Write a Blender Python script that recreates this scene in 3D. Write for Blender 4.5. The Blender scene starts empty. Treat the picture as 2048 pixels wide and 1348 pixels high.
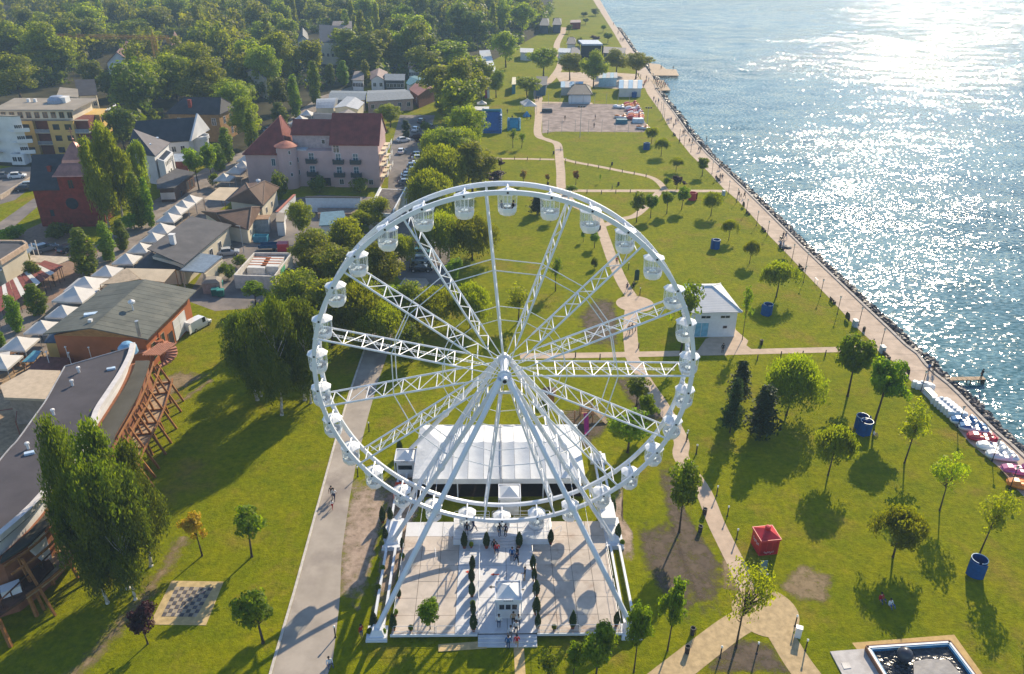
# Lakeside park with a white ferris wheel, seen from a drone at low sun
import bpy,math,random
import numpy as np
from mathutils import Vector,Matrix
R=math.radians
SC=bpy.context.scene
COL=SC.collection
rnd=random.Random(7)

# ---------------------------------------------------------------- camera, sky, sun, exposure
TH,RO,FPX,CH=R(27.94),R(0.71),1593.0,60.0          # pitch, roll, focal length (px of a 2048 px wide picture), camera height
cam=bpy.data.objects.new('camera',bpy.data.cameras.new('camera'))
COL.objects.link(cam)
cam.data.sensor_width=36.0
cam.data.lens=36.0*FPX/2048.0
cam.data.clip_start=0.5
cam.data.clip_end=12000.0
cam.matrix_world=Matrix.Translation((0,0,CH))@Matrix.Rotation(R(90)-TH,4,'X')@Matrix.Rotation(RO,4,'Z')
SC.camera=cam

SUN_AZ,SUN_EL=R(25.5),R(30)
wd=bpy.data.worlds.new('World');SC.world=wd;wd.use_nodes=True
nt=wd.node_tree
bg=nt.nodes['Background']
sky=nt.nodes.new('ShaderNodeTexSky');sky.sky_type='NISHITA';sky.sun_disc=False
sky.sun_elevation=SUN_EL;sky.sun_rotation=SUN_AZ;sky.air_density=1.0;sky.dust_density=0.3;sky.ozone_density=3.0
nt.links.new(sky.outputs[0],bg.inputs[0]);bg.inputs[1].default_value=0.14
sl=bpy.data.lights.new('sun','SUN');sl.energy=5.0;sl.angle=R(0.53);sl.color=(1.0,0.85,0.62)
sun=bpy.data.objects.new('sun',sl);COL.objects.link(sun)
sdir=Vector((math.sin(SUN_AZ)*math.cos(SUN_EL),math.cos(SUN_AZ)*math.cos(SUN_EL),math.sin(SUN_EL)))
sun.rotation_euler=sdir.to_track_quat('Z','Y').to_euler()
sun.location=(60,120,200)
SC.view_settings.view_transform='Standard';SC.view_settings.look='None'
SC.view_settings.exposure=0.55;SC.view_settings.gamma=1.0
SC.cycles.use_denoising=True
SC.cycles.max_bounces=8;SC.cycles.diffuse_bounces=3;SC.cycles.glossy_bounces=3
SC.cycles.transmission_bounces=4;SC.cycles.transparent_max_bounces=12;SC.cycles.volume_bounces=0
SC.cycles.sample_clamp_indirect=6.0;SC.cycles.sample_clamp_direct=0.0
SC.cycles.caustics_reflective=False;SC.cycles.caustics_refractive=False

# ---------------------------------------------------------------- survey: a point read off the photograph -> a place on the ground (or at height z)
FR={0:(0,0,1),1:(0,0,.3418),2:(500,0,.3906),3:(0,420,.3418),4:(0,850,.3711),5:(600,340,.4006),
      6:(620,820,.3918),7:(1300,500,.3708),8:(1250,900,.3896),
      11:(1040,0,.1953),12:(940,170,.2449),13:(1200,360,.2449),14:(600,360,.1953),15:(850,600,.1709),
      16:(720,940,.1465),17:(860,1080,.1953),18:(1000,940,.1465),
      21:(0,160,.1465),22:(200,190,.178),23:(520,220,.1669),24:(380,380,.178),25:(0,460,.2078),
      26:(580,100,.178),27:(0,680,.1706),28:(0,1000,.1706),29:(940,60,.1484),
      31:(1180,0,.1465),32:(1280,180,.1465),33:(1400,340,.1465),34:(1600,540,.1465),35:(1748,700,.1465),36:(1748,820,.1465)}
def px(k,x,y):
    a,b,s=FR[k];return a+x*s,b+y*s
def W(k,x,y,z=0.0):
    X,Y=px(k,x,y);a,b=X-1024,Y-674
    c,s=math.cos(RO),math.sin(RO);u,v=(c*a+s*b)/FPX,-(-s*a+c*b)/FPX
    d=Vector((u,math.cos(TH)+v*math.sin(TH),-math.sin(TH)+v*math.cos(TH)))
    t=(z-CH)/d.z
    return Vector((d.x*t,d.y*t,z))
def Q(p):
    x,y,z=p[0],p[1],p[2]-CH
    d=y*math.cos(TH)-z*math.sin(TH);u=y*math.sin(TH)+z*math.cos(TH)
    a,b=FPX*x/d,-FPX*u/d;c,s=math.cos(RO),math.sin(RO)
    return 1024+c*a-s*b,674+s*a+c*b,d
def zof(p,ty):                       # height above ground point p that shows at picture row ty
    lo,hi=0.0,60.0
    for _ in range(40):
        m=(lo+hi)/2
        if Q((p[0],p[1],m))[1]>ty:lo=m
        else:hi=m
    return lo

# ---------------------------------------------------------------- objects
KIDS={}
LINK=[True]
def reg(o,parent=None):
    if LINK[0]:COL.objects.link(o)
    KIDS[o]=[]
    if parent is not None:
        o.parent=parent;KIDS[parent].append(o)
    return o
def tag(o,label,cat,group=None,kind=None):
    if label:o['label']=label
    if cat:o['category']=cat
    if group:o['group']=group
    if kind:o['kind']=kind
    return o
def thing(name,label,cat,loc=(0,0,0),group=None,rz=0.0):
    o=bpy.data.objects.new(name,None);o.empty_display_size=.3
    o.location=loc;o.rotation_euler=(0,0,rz)
    reg(o);return tag(o,label,cat,group)
class MB:
    def __init__(s):s.v=[];s.f=[];s.mi=[]
    def add(s,vs,fs,m=0):
        o=len(s.v);s.v+=[tuple(v)for v in vs];s.f+=[tuple(i+o for i in f)for f in fs];s.mi+=[m]*len(fs);return s
    def box(s,a,b,m=0):
        (x0,y0,z0),(x1,y1,z1)=a,b
        return s.add([(x0,y0,z0),(x1,y0,z0),(x1,y1,z0),(x0,y1,z0),(x0,y0,z1),(x1,y0,z1),(x1,y1,z1),(x0,y1,z1)],
                     [(3,2,1,0),(4,5,6,7),(0,1,5,4),(1,2,6,5),(2,3,7,6),(3,0,4,7)],m)
    def obox(s,c,size,rz=0.0,m=0,top=1.0):          # base centre; top<1 tapers
        sx,sy,sz=size[0]/2,size[1]/2,size[2];cs,sn=math.cos(rz),math.sin(rz)
        vs=[]
        for z,k in((0,1.0),(sz,top)):
            for x,y in((-sx,-sy),(sx,-sy),(sx,sy),(-sx,sy)):
                x*=k;y*=k;vs.append((c[0]+cs*x-sn*y,c[1]+sn*x+cs*y,c[2]+z))
        return s.add(vs,[(3,2,1,0),(4,5,6,7),(0,1,5,4),(1,2,6,5),(2,3,7,6),(3,0,4,7)],m)
    def beam(s,p,q,w,h,m=0,up=(0,0,1)):
        p,q,up=Vector(p),Vector(q),Vector(up);d=(q-p).normalized()
        if abs(d.dot(up))>.98:up=Vector((0,1,0))
        a=d.cross(up).normalized()*(w/2);b=a.cross(d).normalized()*(h/2)
        vs=[p-a-b,p+a-b,p+a+b,p-a+b,q-a-b,q+a-b,q+a+b,q-a+b]
        return s.add(vs,[(0,1,2,3),(7,6,5,4),(1,0,4,5),(2,1,5,6),(3,2,6,7),(0,3,7,4)],m)
    def tube(s,p,q,r,r2=None,n=6,m=0,cap=True):
        p,q=Vector(p),Vector(q);r2=r if r2 is None else r2
        d=(q-p)
        if d.length<1e-6:return s
        d.normalize();a=d.orthogonal().normalized();b=d.cross(a)
        vs=[]
        for c,rr in((p,r),(q,r2)):
            for i in range(n):
                t=2*math.pi*i/n;vs.append(c+(a*math.cos(t)+b*math.sin(t))*rr)
        fs=[(i,(i+1)%n,n+(i+1)%n,n+i)for i in range(n)]
        if cap:fs+=[tuple(range(n-1,-1,-1)),tuple(range(n,2*n))]
        return s.add(vs,fs,m)
    def poly(s,pts,m=0):return s.add(pts,[tuple(range(len(pts)))],m)
    def prism(s,pts,z0,z1,m=0):
        A=sum(pts[i][0]*pts[(i+1)%len(pts)][1]-pts[(i+1)%len(pts)][0]*pts[i][1]for i in range(len(pts)))
        if A<0:pts=pts[::-1]
        n=len(pts);vs=[(p[0],p[1],z0)for p in pts]+[(p[0],p[1],z1)for p in pts]
        return s.add(vs,[tuple(range(n-1,-1,-1)),tuple(range(n,2*n))]+[(i,(i+1)%n,n+(i+1)%n,n+i)for i in range(n)],m)
    def slab(s,pts,t,m=0):                            # polygon in space, thickened downwards
        pts=[Vector(p)for p in pts];n=len(pts)
        nz=sum(pts[i][0]*pts[(i+1)%n][1]-pts[(i+1)%n][0]*pts[i][1]for i in range(n))
        if nz<0:pts=pts[::-1]
        vs=[p-Vector((0,0,t))for p in pts]+pts
        return s.add(vs,[tuple(range(n-1,-1,-1)),tuple(range(n,2*n))]+[(i,(i+1)%n,n+(i+1)%n,n+i)for i in range(n)],m)
    def lathe(s,c,prof,n=12,m=0,a0=0.0):
        vs=[];fs=[]
        for r,z in prof:
            for i in range(n):
                t=a0+2*math.pi*i/n;vs.append((c[0]+r*math.cos(t),c[1]+r*math.sin(t),c[2]+z))
        for k in range(len(prof)-1):
            for i in range(n):fs.append((k*n+i,k*n+(i+1)%n,(k+1)*n+(i+1)%n,(k+1)*n+i))
        if prof[0][0]>1e-4:fs.append(tuple(range(n-1,-1,-1)))
        if prof[-1][0]>1e-4:fs.append(tuple(range((len(prof)-1)*n,len(prof)*n)))
        return s.add(vs,fs,m)
def wloc(o):
    v=Vector((0,0,0))
    while o is not None:v+=o.location;o=o.parent
    return v
def mesh_of(mb,name,mats,off=(0,0,0),smooth=False):
    me=bpy.data.meshes.new(name)
    ox,oy,oz=off
    me.from_pydata([(a-ox,b-oy,c-oz)for a,b,c in mb.v],[],mb.f)
    mats=mats if isinstance(mats,(list,tuple))else[mats]
    for m in mats:me.materials.append(m)
    if len(mats)>1:me.polygons.foreach_set('material_index',mb.mi)
    if smooth:me.polygons.foreach_set('use_smooth',[True]*len(me.polygons))
    me.update();return me
def mk(name,mb,mats,parent=None,smooth=False):
    off=wloc(parent)if parent is not None else(0,0,0)
    o=bpy.data.objects.new(name,mesh_of(mb,name,mats,off,smooth))
    return reg(o,parent)
def solo(name,mb,mats,label,cat,loc,group=None,smooth=False):    # a thing that is one mesh, origin at its base
    o=bpy.data.objects.new(name,mesh_of(mb,name,mats,loc,smooth));o.location=loc
    reg(o);return tag(o,label,cat,group)
def put(name,me,parent,loc=(0,0,0),rot=(0,0,0),scale=(1,1,1)):   # a part that shares mesh data
    o=bpy.data.objects.new(name,me);o.location=loc;o.rotation_euler=rot;o.scale=scale
    return reg(o,parent)
def dup(root,loc,rz=0.0,label=None,cat=None,group=None,scale=None,name=None,colors=None):
    def cp(o,parent):
        c=o.copy();COL.objects.link(c);KIDS[c]=[]
        if parent is not None:c.parent=parent;KIDS[parent].append(c)
        if colors and c.type=='MESH':
            for i,sl_ in enumerate(c.material_slots):
                nm=sl_.material.name if sl_.material else ''
                if nm in colors:sl_.link='OBJECT';sl_.material=colors[nm]
        for ch in KIDS[o]:cp(ch,c)
        return c
    c=cp(root,None);c.location=loc;c.rotation_euler=(0,0,rz)
    if scale is not None:c.scale=scale
    if name:c.name=name
    if label:c['label']=label
    if cat:c['category']=cat
    if group:c['group']=group
    return c
def struct(name,mb,mats,parent=None,kind='structure'):
    o=mk(name,mb,mats,parent)
    if parent is None:o['kind']=kind
    return o

# ---------------------------------------------------------------- materials (all procedural)
MATS={}
def nodes(name):
    m=bpy.data.materials.new(name);m.use_nodes=True
    n=m.node_tree.nodes;return m,n,m.node_tree.links,n['Principled BSDF']
def noise_col(n,l,co,c1,c2,scale,detail=5.0,lo=.35,hi=.65,rough=.6):
    t=n.new('ShaderNodeTexNoise');t.inputs['Scale'].default_value=scale;t.inputs['Detail'].default_value=detail;t.inputs['Roughness'].default_value=rough
    l.new(co,t.inputs['Vector'])
    r=n.new('ShaderNodeMapRange');r.inputs[1].default_value=lo;r.inputs[2].default_value=hi
    l.new(t.outputs[0],r.inputs[0])
    x=n.new('ShaderNodeMix');x.data_type='RGBA'
    x.inputs[6].default_value=(*c1,1)if not hasattr(c1,'is_linked')else(0,0,0,1)
    x.inputs[7].default_value=(*c2,1)if not hasattr(c2,'is_linked')else(0,0,0,1)
    if hasattr(c1,'is_linked'):l.new(c1,x.inputs[6])
    if hasattr(c2,'is_linked'):l.new(c2,x.inputs[7])
    l.new(r.outputs[0],x.inputs[0]);return x.outputs[2]
def mat(name,col,rough=.6,spec=.3,metal=0.0,var=.18,scale=1.5,bump=0.0,bscale=20.0,stripes=None,dirt=None,coat=0.0):
    if name in MATS:return MATS[name]
    m,n,l,b=nodes(name)
    tc=n.new('ShaderNodeTexCoord');co=tc.outputs['Object']
    c1=tuple(max(0,c*(1-var))for c in col);c2=tuple(min(1,c*(1+var))for c in col)
    c=noise_col(n,l,co,c1,c2,scale)
    if dirt:c=noise_col(n,l,co,c,dirt[0],dirt[1],lo=dirt[2],hi=dirt[2]+.15)
    if stripes:                                           # (axis, period, depth): seams / boards / tiles as fine relief
        w=n.new('ShaderNodeTexWave');w.wave_type='BANDS';w.bands_direction=stripes[0];w.inputs['Scale'].default_value=1.0/stripes[1]*.314*1.0
        w.inputs['Distortion'].default_value=.3;l.new(co,w.inputs['Vector'])
        bp=n.new('ShaderNodeBump');bp.inputs['Strength'].default_value=.5;bp.inputs['Distance'].default_value=stripes[2]
        l.new(w.outputs[1],bp.inputs['Height']);l.new(bp.outputs[0],b.inputs['Normal'])
    elif bump:
        t=n.new('ShaderNodeTexNoise');t.inputs['Scale'].default_value=bscale;t.inputs['Detail'].default_value=4
        l.new(co,t.inputs['Vector'])
        bp=n.new('ShaderNodeBump');bp.inputs['Strength'].default_value=.6;bp.inputs['Distance'].default_value=bump
        l.new(t.outputs[0],bp.inputs['Height']);l.new(bp.outputs[0],b.inputs['Normal'])
    l.new(c,b.inputs['Base Color'])
    b.inputs['Roughness'].default_value=rough;b.inputs['Specular IOR Level'].default_value=spec;b.inputs['Metallic'].default_value=metal
    b.inputs['Coat Weight'].default_value=coat
    MATS[name]=m;return m
def glass(name,col=(.75,.85,.9),alpha=.25,rough=.05):
    if name in MATS:return MATS[name]
    m,n,l,b=nodes(name)
    b.inputs['Base Color'].default_value=(*col,1);b.inputs['Roughness'].default_value=rough
    tr=n.new('ShaderNodeBsdfTransparent');tr.inputs[0].default_value=(.9,.95,.97,1)
    mx=n.new('ShaderNodeMixShader');mx.inputs[0].default_value=alpha
    l.new(tr.outputs[0],mx.inputs[1]);l.new(b.outputs[0],mx.inputs[2]);l.new(mx.outputs[0],n['Material Output'].inputs[0])
    MATS[name]=m;return m
def leafmat(name,c1,c2,trans=.4,tcol=None):
    if name in MATS:return MATS[name]
    m,n,l,b=nodes(name)
    at=n.new('ShaderNodeAttribute');at.attribute_name='tint'
    oi=n.new('ShaderNodeObjectInfo')
    x=n.new('ShaderNodeMix');x.data_type='RGBA';x.inputs[6].default_value=(*c1,1);x.inputs[7].default_value=(*c2,1)
    l.new(at.outputs['Fac'],x.inputs[0])
    hs=n.new('ShaderNodeHueSaturation')
    mr=n.new('ShaderNodeMapRange');mr.inputs[3].default_value=.482;mr.inputs[4].default_value=.518;l.new(oi.outputs['Random'],mr.inputs[0])
    mv=n.new('ShaderNodeMapRange');mv.inputs[3].default_value=.75;mv.inputs[4].default_value=1.3;l.new(oi.outputs['Random'],mv.inputs[0])
    l.new(mr.outputs[0],hs.inputs['Hue']);l.new(mv.outputs[0],hs.inputs['Value']);l.new(x.outputs[2],hs.inputs['Color'])
    l.new(hs.outputs[0],b.inputs['Base Color']);b.inputs['Roughness'].default_value=.55;b.inputs['Specular IOR Level'].default_value=.25
    tb=n.new('ShaderNodeBsdfTranslucent')
    t2=n.new('ShaderNodeMix');t2.data_type='RGBA';t2.blend_type='MULTIPLY';t2.inputs[0].default_value=1
    t2.inputs[7].default_value=(*(tcol or(1.75,1.85,.55)),1);l.new(hs.outputs[0],t2.inputs[6]);l.new(t2.outputs[2],tb.inputs[0])
    mx=n.new('ShaderNodeMixShader');mx.inputs[0].default_value=trans
    l.new(b.outputs[0],mx.inputs[1]);l.new(tb.outputs[0],mx.inputs[2]);l.new(mx.outputs[0],n['Material Output'].inputs[0])
    MATS[name]=m;return m

def grass_mat():
    m,n,l,b=nodes('lawn')
    tc=n.new('ShaderNodeTexCoord');co=tc.outputs['Object']
    a=noise_col(n,l,co,(.130,.170,.001),(.225,.240,.002),.07,4,.3,.7)
    d=noise_col(n,l,co,(.130,.170,.001),(.265,.250,.004),.35,6,.35,.7)
    x=n.new('ShaderNodeMix');x.data_type='RGBA';x.inputs[0].default_value=.5;l.new(a,x.inputs[6]);l.new(d,x.inputs[7])
    c=noise_col(n,l,co,x.outputs[2],(.24,.185,.035),.11,9,.53,.70,.7)          # dry, worn patches
    f=noise_col(n,l,co,(.42,.46,.40),(1.55,1.45,1.2),1.3,11,.30,.70,.82)
    y=n.new('ShaderNodeMix');y.data_type='RGBA';y.blend_type='MULTIPLY';y.inputs[0].default_value=1;l.new(c,y.inputs[6]);l.new(f,y.inputs[7])
    l.new(y.outputs[2],b.inputs['Base Color'])
    t=n.new('ShaderNodeTexNoise');t.inputs['Scale'].default_value=3.2;t.inputs['Detail'].default_value=8;t.inputs['Roughness'].default_value=.75;l.new(co,t.inputs['Vector'])
    bp=n.new('ShaderNodeBump');bp.inputs['Strength'].default_value=.9;bp.inputs['Distance'].default_value=.22;l.new(t.outputs[0],bp.inputs['Height']);l.new(bp.outputs[0],b.inputs['Normal'])
    b.inputs['Roughness'].default_value=.9;b.inputs['Specular IOR Level'].default_value=.04
    MATS['lawn']=m;return m
def water_mat():
    m,n,l,b=nodes('lake_water');n.remove(b)
    tc=n.new('ShaderNodeTexCoord');co=tc.outputs['Object']
    c=noise_col(n,l,co,(.045,.130,.150),(.070,.180,.195),.02,3)
    mp=n.new('ShaderNodeMapping');mp.inputs['Rotation'].default_value=(0,0,R(-24));mp.inputs['Scale'].default_value=(.5,1.0,1.0);l.new(co,mp.inputs[0])
    acc=None
    wn=n.new('ShaderNodeTexNoise');wn.inputs['Scale'].default_value=.014;wn.inputs['Detail'].default_value=3;l.new(mp.outputs[0],wn.inputs['Vector'])
    wr=n.new('ShaderNodeMapRange');wr.inputs[1].default_value=.38;wr.inputs[2].default_value=.62;wr.inputs[3].default_value=.72;wr.inputs[4].default_value=1.2;l.new(wn.outputs[0],wr.inputs[0])
    for sc_,det,amp in((1.9,2.0,1.1),(.16,1.0,.35)):     # wave slopes straight from noise: wavelets and swell
        t=n.new('ShaderNodeTexNoise');t.inputs['Scale'].default_value=sc_;t.inputs['Detail'].default_value=det;l.new(mp.outputs[0],t.inputs['Vector'])
        s1=n.new('ShaderNodeVectorMath');s1.operation='SUBTRACT';l.new(t.outputs['Color'],s1.inputs[0]);s1.inputs[1].default_value=(.5,.5,.5)
        s2=n.new('ShaderNodeVectorMath');s2.operation='MULTIPLY';l.new(s1.outputs[0],s2.inputs[0]);s2.inputs[1].default_value=(amp,amp,0)
        sg=n.new('ShaderNodeVectorMath');sg.operation='SCALE';l.new(s2.outputs[0],sg.inputs[0]);l.new(wr.outputs[0],sg.inputs['Scale']);s2=sg      # gusts: calmer and rougher streaks
        if acc is None:acc=s2
        else:s3=n.new('ShaderNodeVectorMath');l.new(acc.outputs[0],s3.inputs[0]);l.new(s2.outputs[0],s3.inputs[1]);acc=s3
    ad=n.new('ShaderNodeVectorMath');l.new(acc.outputs[0],ad.inputs[0]);ad.inputs[1].default_value=(0,0,1)
    nm=n.new('ShaderNodeVectorMath');nm.operation='NORMALIZE';l.new(ad.outputs[0],nm.inputs[0])
    df=n.new('ShaderNodeBsdfDiffuse');l.new(c,df.inputs[0]);gl=n.new('ShaderNodeBsdfGlossy');gl.inputs['Roughness'].default_value=.08;l.new(nm.outputs[0],gl.inputs['Normal']);l.new(nm.outputs[0],df.inputs['Normal'])
    fr=n.new('ShaderNodeFresnel');fr.inputs['IOR'].default_value=1.33;l.new(nm.outputs[0],fr.inputs['Normal'])
    mr=n.new('ShaderNodeMapRange');mr.inputs[3].default_value=.018;mr.inputs[4].default_value=.95;l.new(fr.outputs[0],mr.inputs[0])
    mx=n.new('ShaderNodeMixShader');l.new(mr.outputs[0],mx.inputs[0]);l.new(df.outputs[0],mx.inputs[1]);l.new(gl.outputs[0],mx.inputs[2]);l.new(mx.outputs[0],n['Material Output'].inputs[0])
    MATS['lake_water']=m;return m
def patch_mat(name,c1,c2,bumpd=.06,bs=3.0):          # worn ground: ragged edge through the 'edge' attribute
    m,n,l,b=nodes(name)
    tc=n.new('ShaderNodeTexCoord');co=tc.outputs['Object']
    c=noise_col(n,l,co,c1,c2,.8,8,.3,.7,.7);l.new(c,b.inputs['Base Color'])
    b.inputs['Roughness'].default_value=.9;b.inputs['Specular IOR Level'].default_value=.1
    t=n.new('ShaderNodeTexNoise');t.inputs['Scale'].default_value=.9;t.inputs['Detail'].default_value=8;t.inputs['Roughness'].default_value=.7;l.new(co,t.inputs['Vector'])
    bp=n.new('ShaderNodeBump');bp.inputs['Strength'].default_value=.8;bp.inputs['Distance'].default_value=bumpd
    tb=n.new('ShaderNodeTexNoise');tb.inputs['Scale'].default_value=bs;tb.inputs['Detail'].default_value=8;l.new(co,tb.inputs['Vector'])
    l.new(tb.outputs[0],bp.inputs['Height']);l.new(bp.outputs[0],b.inputs['Normal'])
    at=n.new('ShaderNodeAttribute');at.attribute_name='edge'
    ad=n.new('ShaderNodeMath')
    ad.operation='MULTIPLY_ADD';l.new(t.outputs[0],ad.inputs[0]);ad.inputs[1].default_value=1.7;l.new(at.outputs['Fac'],ad.inputs[2])
    mr=n.new('ShaderNodeMapRange');mr.inputs[1].default_value=1.0;mr.inputs[2].default_value=1.6;l.new(ad.outputs[0],mr.inputs[0])
    tr=n.new('ShaderNodeBsdfTransparent');mx=n.new('ShaderNodeMixShader')
    l.new(mr.outputs[0],mx.inputs[0]);l.new(tr.outputs[0],mx.inputs[1]);l.new(b.outputs[0],mx.inputs[2]);l.new(mx.outputs[0],n['Material Output'].inputs[0])
    MATS[name]=m;return m

lawn=grass_mat();water=water_mat()
white=mat('white_paint',(.72,.72,.72),.35,.5,var=.05,scale=.8)
steel=mat('wheel_steel',(.70,.72,.76),.32,.5,var=.05,scale=.5)
dark=mat('dark_metal',(.02,.02,.022),.5,.4)
conc=mat('promenade_concrete',(.50,.39,.30),.85,.15,var=.14,scale=.5,bump=.01,bscale=6,dirt=((.38,.29,.22),.3,.55))
pathm=mat('path_paving',(.50,.38,.28),.85,.15,var=.12,scale=.8,bump=.01,bscale=9)
pathy=mat('path_paving_yellow',(.46,.34,.19),.85,.15,var=.18,scale=1.6,bump=.02,bscale=9)
roadm=mat('road_concrete',(.37,.32,.27),.85,.15,var=.14,scale=.35,bump=.01,bscale=6,dirt=((.27,.23,.2),.18,.52))
asph=mat('asphalt',(.17,.15,.14),.85,.2,var=.25,scale=.25,bump=.01,bscale=8,dirt=((.26,.22,.19),.12,.5))
paveg=mat('street_paving',(.24,.20,.17),.85,.2,var=.25,scale=.4,bump=.01,bscale=5)
kerbm=mat('kerb_stone',(.42,.37,.32),.85,.2,var=.2,scale=.8)
sandm=mat('court_sand',(.30,.24,.21),.95,.1,var=.3,scale=.35,bump=.06,bscale=2)
rockm=mat('wet_rock',(.07,.055,.055),.5,.4,var=.5,scale=1.2,bump=.05,bscale=4)
woodm=mat('timber',(.30,.15,.06),.7,.25,var=.3,scale=2)
wood2=mat('bare_wood',(.38,.27,.17),.75,.2,var=.3,scale=2)
trunkm=mat('bark',(.075,.055,.04),.9,.1,var=.4,scale=3,bump=.03,bscale=8)
birchm=mat('birch_bark',(.50,.46,.40),.8,.2,var=.4,scale=3)
wglass=mat('window_glass',(.025,.03,.038),.08,.6,var=.3)
rubber=mat('rubber',(.012,.012,.013),.8,.2)

# ================================================================ setting: ground, lake, promenade, paths
KR=[(1200.5,0),(1224,41),(1241.5,64.5),(1262,95),(1306,154),(1314,180),(1328,199),(1347,222.5),(1374,260.6),(1391,281),(1415,307.5),(1441,332),
      (1491,379),(1548,435),(1611,498),(1652,537),(1717,598.6),(1787.5,664.5),(1812,689),(1840,710),(1856,733),(1880,754),(1909,776),(1946,816),(1990,860),(2034,897)]
KL=[(1186,0),(1212,41),(1227,64.5),(1246,98),(1283,160),(1294.6,187),(1321,224),(1338.6,256),(1381,309),(1424.3,351.4),(1447,377),(1473,398.6),(1501,428),(1539,472),
      (1577,511),(1607,543),(1639.6,576.6),(1674.7,613),(1714,656),(1740.6,680.6),(1758,704),(1784.6,722),(1825.6,766),(1865,808),(1902,841),(1938,885),(1997,934),(2034,979)]
def shore(pts):
    w=[W(0,*p)for p in pts]
    a,b=w[0],w[6];d=(a-b).normalized()
    e,f=w[-1],w[-7];g=(e-f).normalized()
    return[a+d*4000,a+d*900,a+d*300,a+d*100]+w+[e+g*12,e+g*40,e+g*300]
SR,SL=shore(KR),shore(KL)
def xat(line,y):
    for a,b in zip(line,line[1:]):
        if(a.y-y)*(b.y-y)<=0 and a.y!=b.y:return a.x+(b.x-a.x)*(a.y-y)/(a.y-b.y)
    return line[-1].x if y<line[-1].y else line[0].x
g=MB();g.poly([(p.x-.5,p.y,0)for p in SR]+[(-3500,SR[-1].y,0),(-3500,SR[0].y,0)])
struct('ground',g,lawn)
g=MB();g.poly([(-60,-400,-.75),(5000,-400,-.75),(5000,9000,-.75),(-60,9000,-.75)])
struct('lake_water',g,water)
def band(name,L,Rr,ys,z,m,z2=None,parent=None):
    g=MB();vs=[]
    for y in ys:vs+=[(L(y),y,z),(Rr(y),y,z)]
    g.add(vs,[(2*i,2*i+1,2*i+3,2*i+2)for i in range(len(ys)-1)])
    return struct(name,g,m,parent)
YS=sorted(set([p.y for p in SR[1:-1]]+[p.y for p in SL[1:-1]]))
prom=band('promenade',lambda y:xat(SL,y),lambda y:xat(SR,y)-.45,YS,.008,mat('joint_dark',(.20,.16,.13),.9))
yy=44.0
while yy<520:                                          # concrete bays with open joints
    st_=5.0 if yy<200 else 10.0;yb=[yy+.02]+[q for q in YS if yy+.3<q<yy+st_-.3]+[yy+st_-.03]
    band('concrete_bay',lambda y:xat(SL,y),lambda y:xat(SR,y)-.45,yb,.02+rnd.uniform(0,.004),conc,parent=prom);yy+=st_
band('promenade',lambda y:xat(SL,y),lambda y:xat(SR,y)-.45,[520]+[q for q in YS if q>521],.02,conc)
# sea wall under the promenade edge and the kerb stones on it
g=MB();ys=YS
vs=[]
for y in ys:x=xat(SR,y);vs+=[(x-.5,y,.018),(x,y,.018),(x+.35,y,-1.6)]
g.add(vs,[f for i in range(len(ys)-1)for f in((3*i,3*i+1,3*i+4,3*i+3),(3*i+1,3*i+2,3*i+5,3*i+4))])
struct('sea_wall',g,kerbm)
y=55.0
kb=MB();kb.obox((0,0,0),(.46,2.92,.15));kbm=mesh_of(kb,'kerb_stone',kerbm)
while y<330:
    x0,x1=xat(SR,y),xat(SR,y+3)
    a=math.atan2(x0-x1,3.0)
    put('kerb_stone',kbm,prom,((x0+x1)/2-.24,y+1.5,.022),(0,0,a),(1,1/math.cos(a),1));y+=3.0/1.0
# stone revetment along the water
g=MB();rr=random.Random(3)
ico=[(0,0,1),(.89,0,.45),(.28,.85,.45),(-.72,.53,.45),(-.72,-.53,.45),(.28,-.85,.45),(.72,.53,-.45),(-.28,.85,-.45),(-.89,0,-.45),(-.28,-.85,-.45),(.72,-.53,-.45),(0,0,-1)]
icf=[(0,1,2),(0,2,3),(0,3,4),(0,4,5),(0,5,1),(1,6,2),(2,7,3),(3,8,4),(4,9,5),(5,10,1),(2,6,7),(3,7,8),(4,8,9),(5,9,10),(1,10,6),(11,7,6),(11,8,7),(11,9,8),(11,10,9),(11,6,10)]
y=48.0
while y<520:
    for _ in range(3 if y<230 else 2):
        t=rr.random()**.8;s=rr.uniform(.28,.62)*(1.0 if y<230 else 1.5)
        c=(xat(SR,y)+.25+2.1*t+rr.uniform(-.2,.2),y+rr.uniform(-.5,.5),-.15-.75*t+rr.uniform(-.1,.12))
        q=Matrix.Rotation(rr.uniform(0,6.3),3,'Z')@Matrix.Rotation(rr.uniform(0,6.3),3,'X')
        g.add([Vector(c)+(q@Vector((v[0]*rr.uniform(.7,1.25),v[1]*rr.uniform(.7,1.2),v[2]*.8)))*s for v in ico],icf)
    y+=.42 if y<230 else.9
o=mk('shore_rocks',g,rockm);tag(o,'dark rocks piled along the water edge below the promenade','rocks',None,'stuff')

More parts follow.
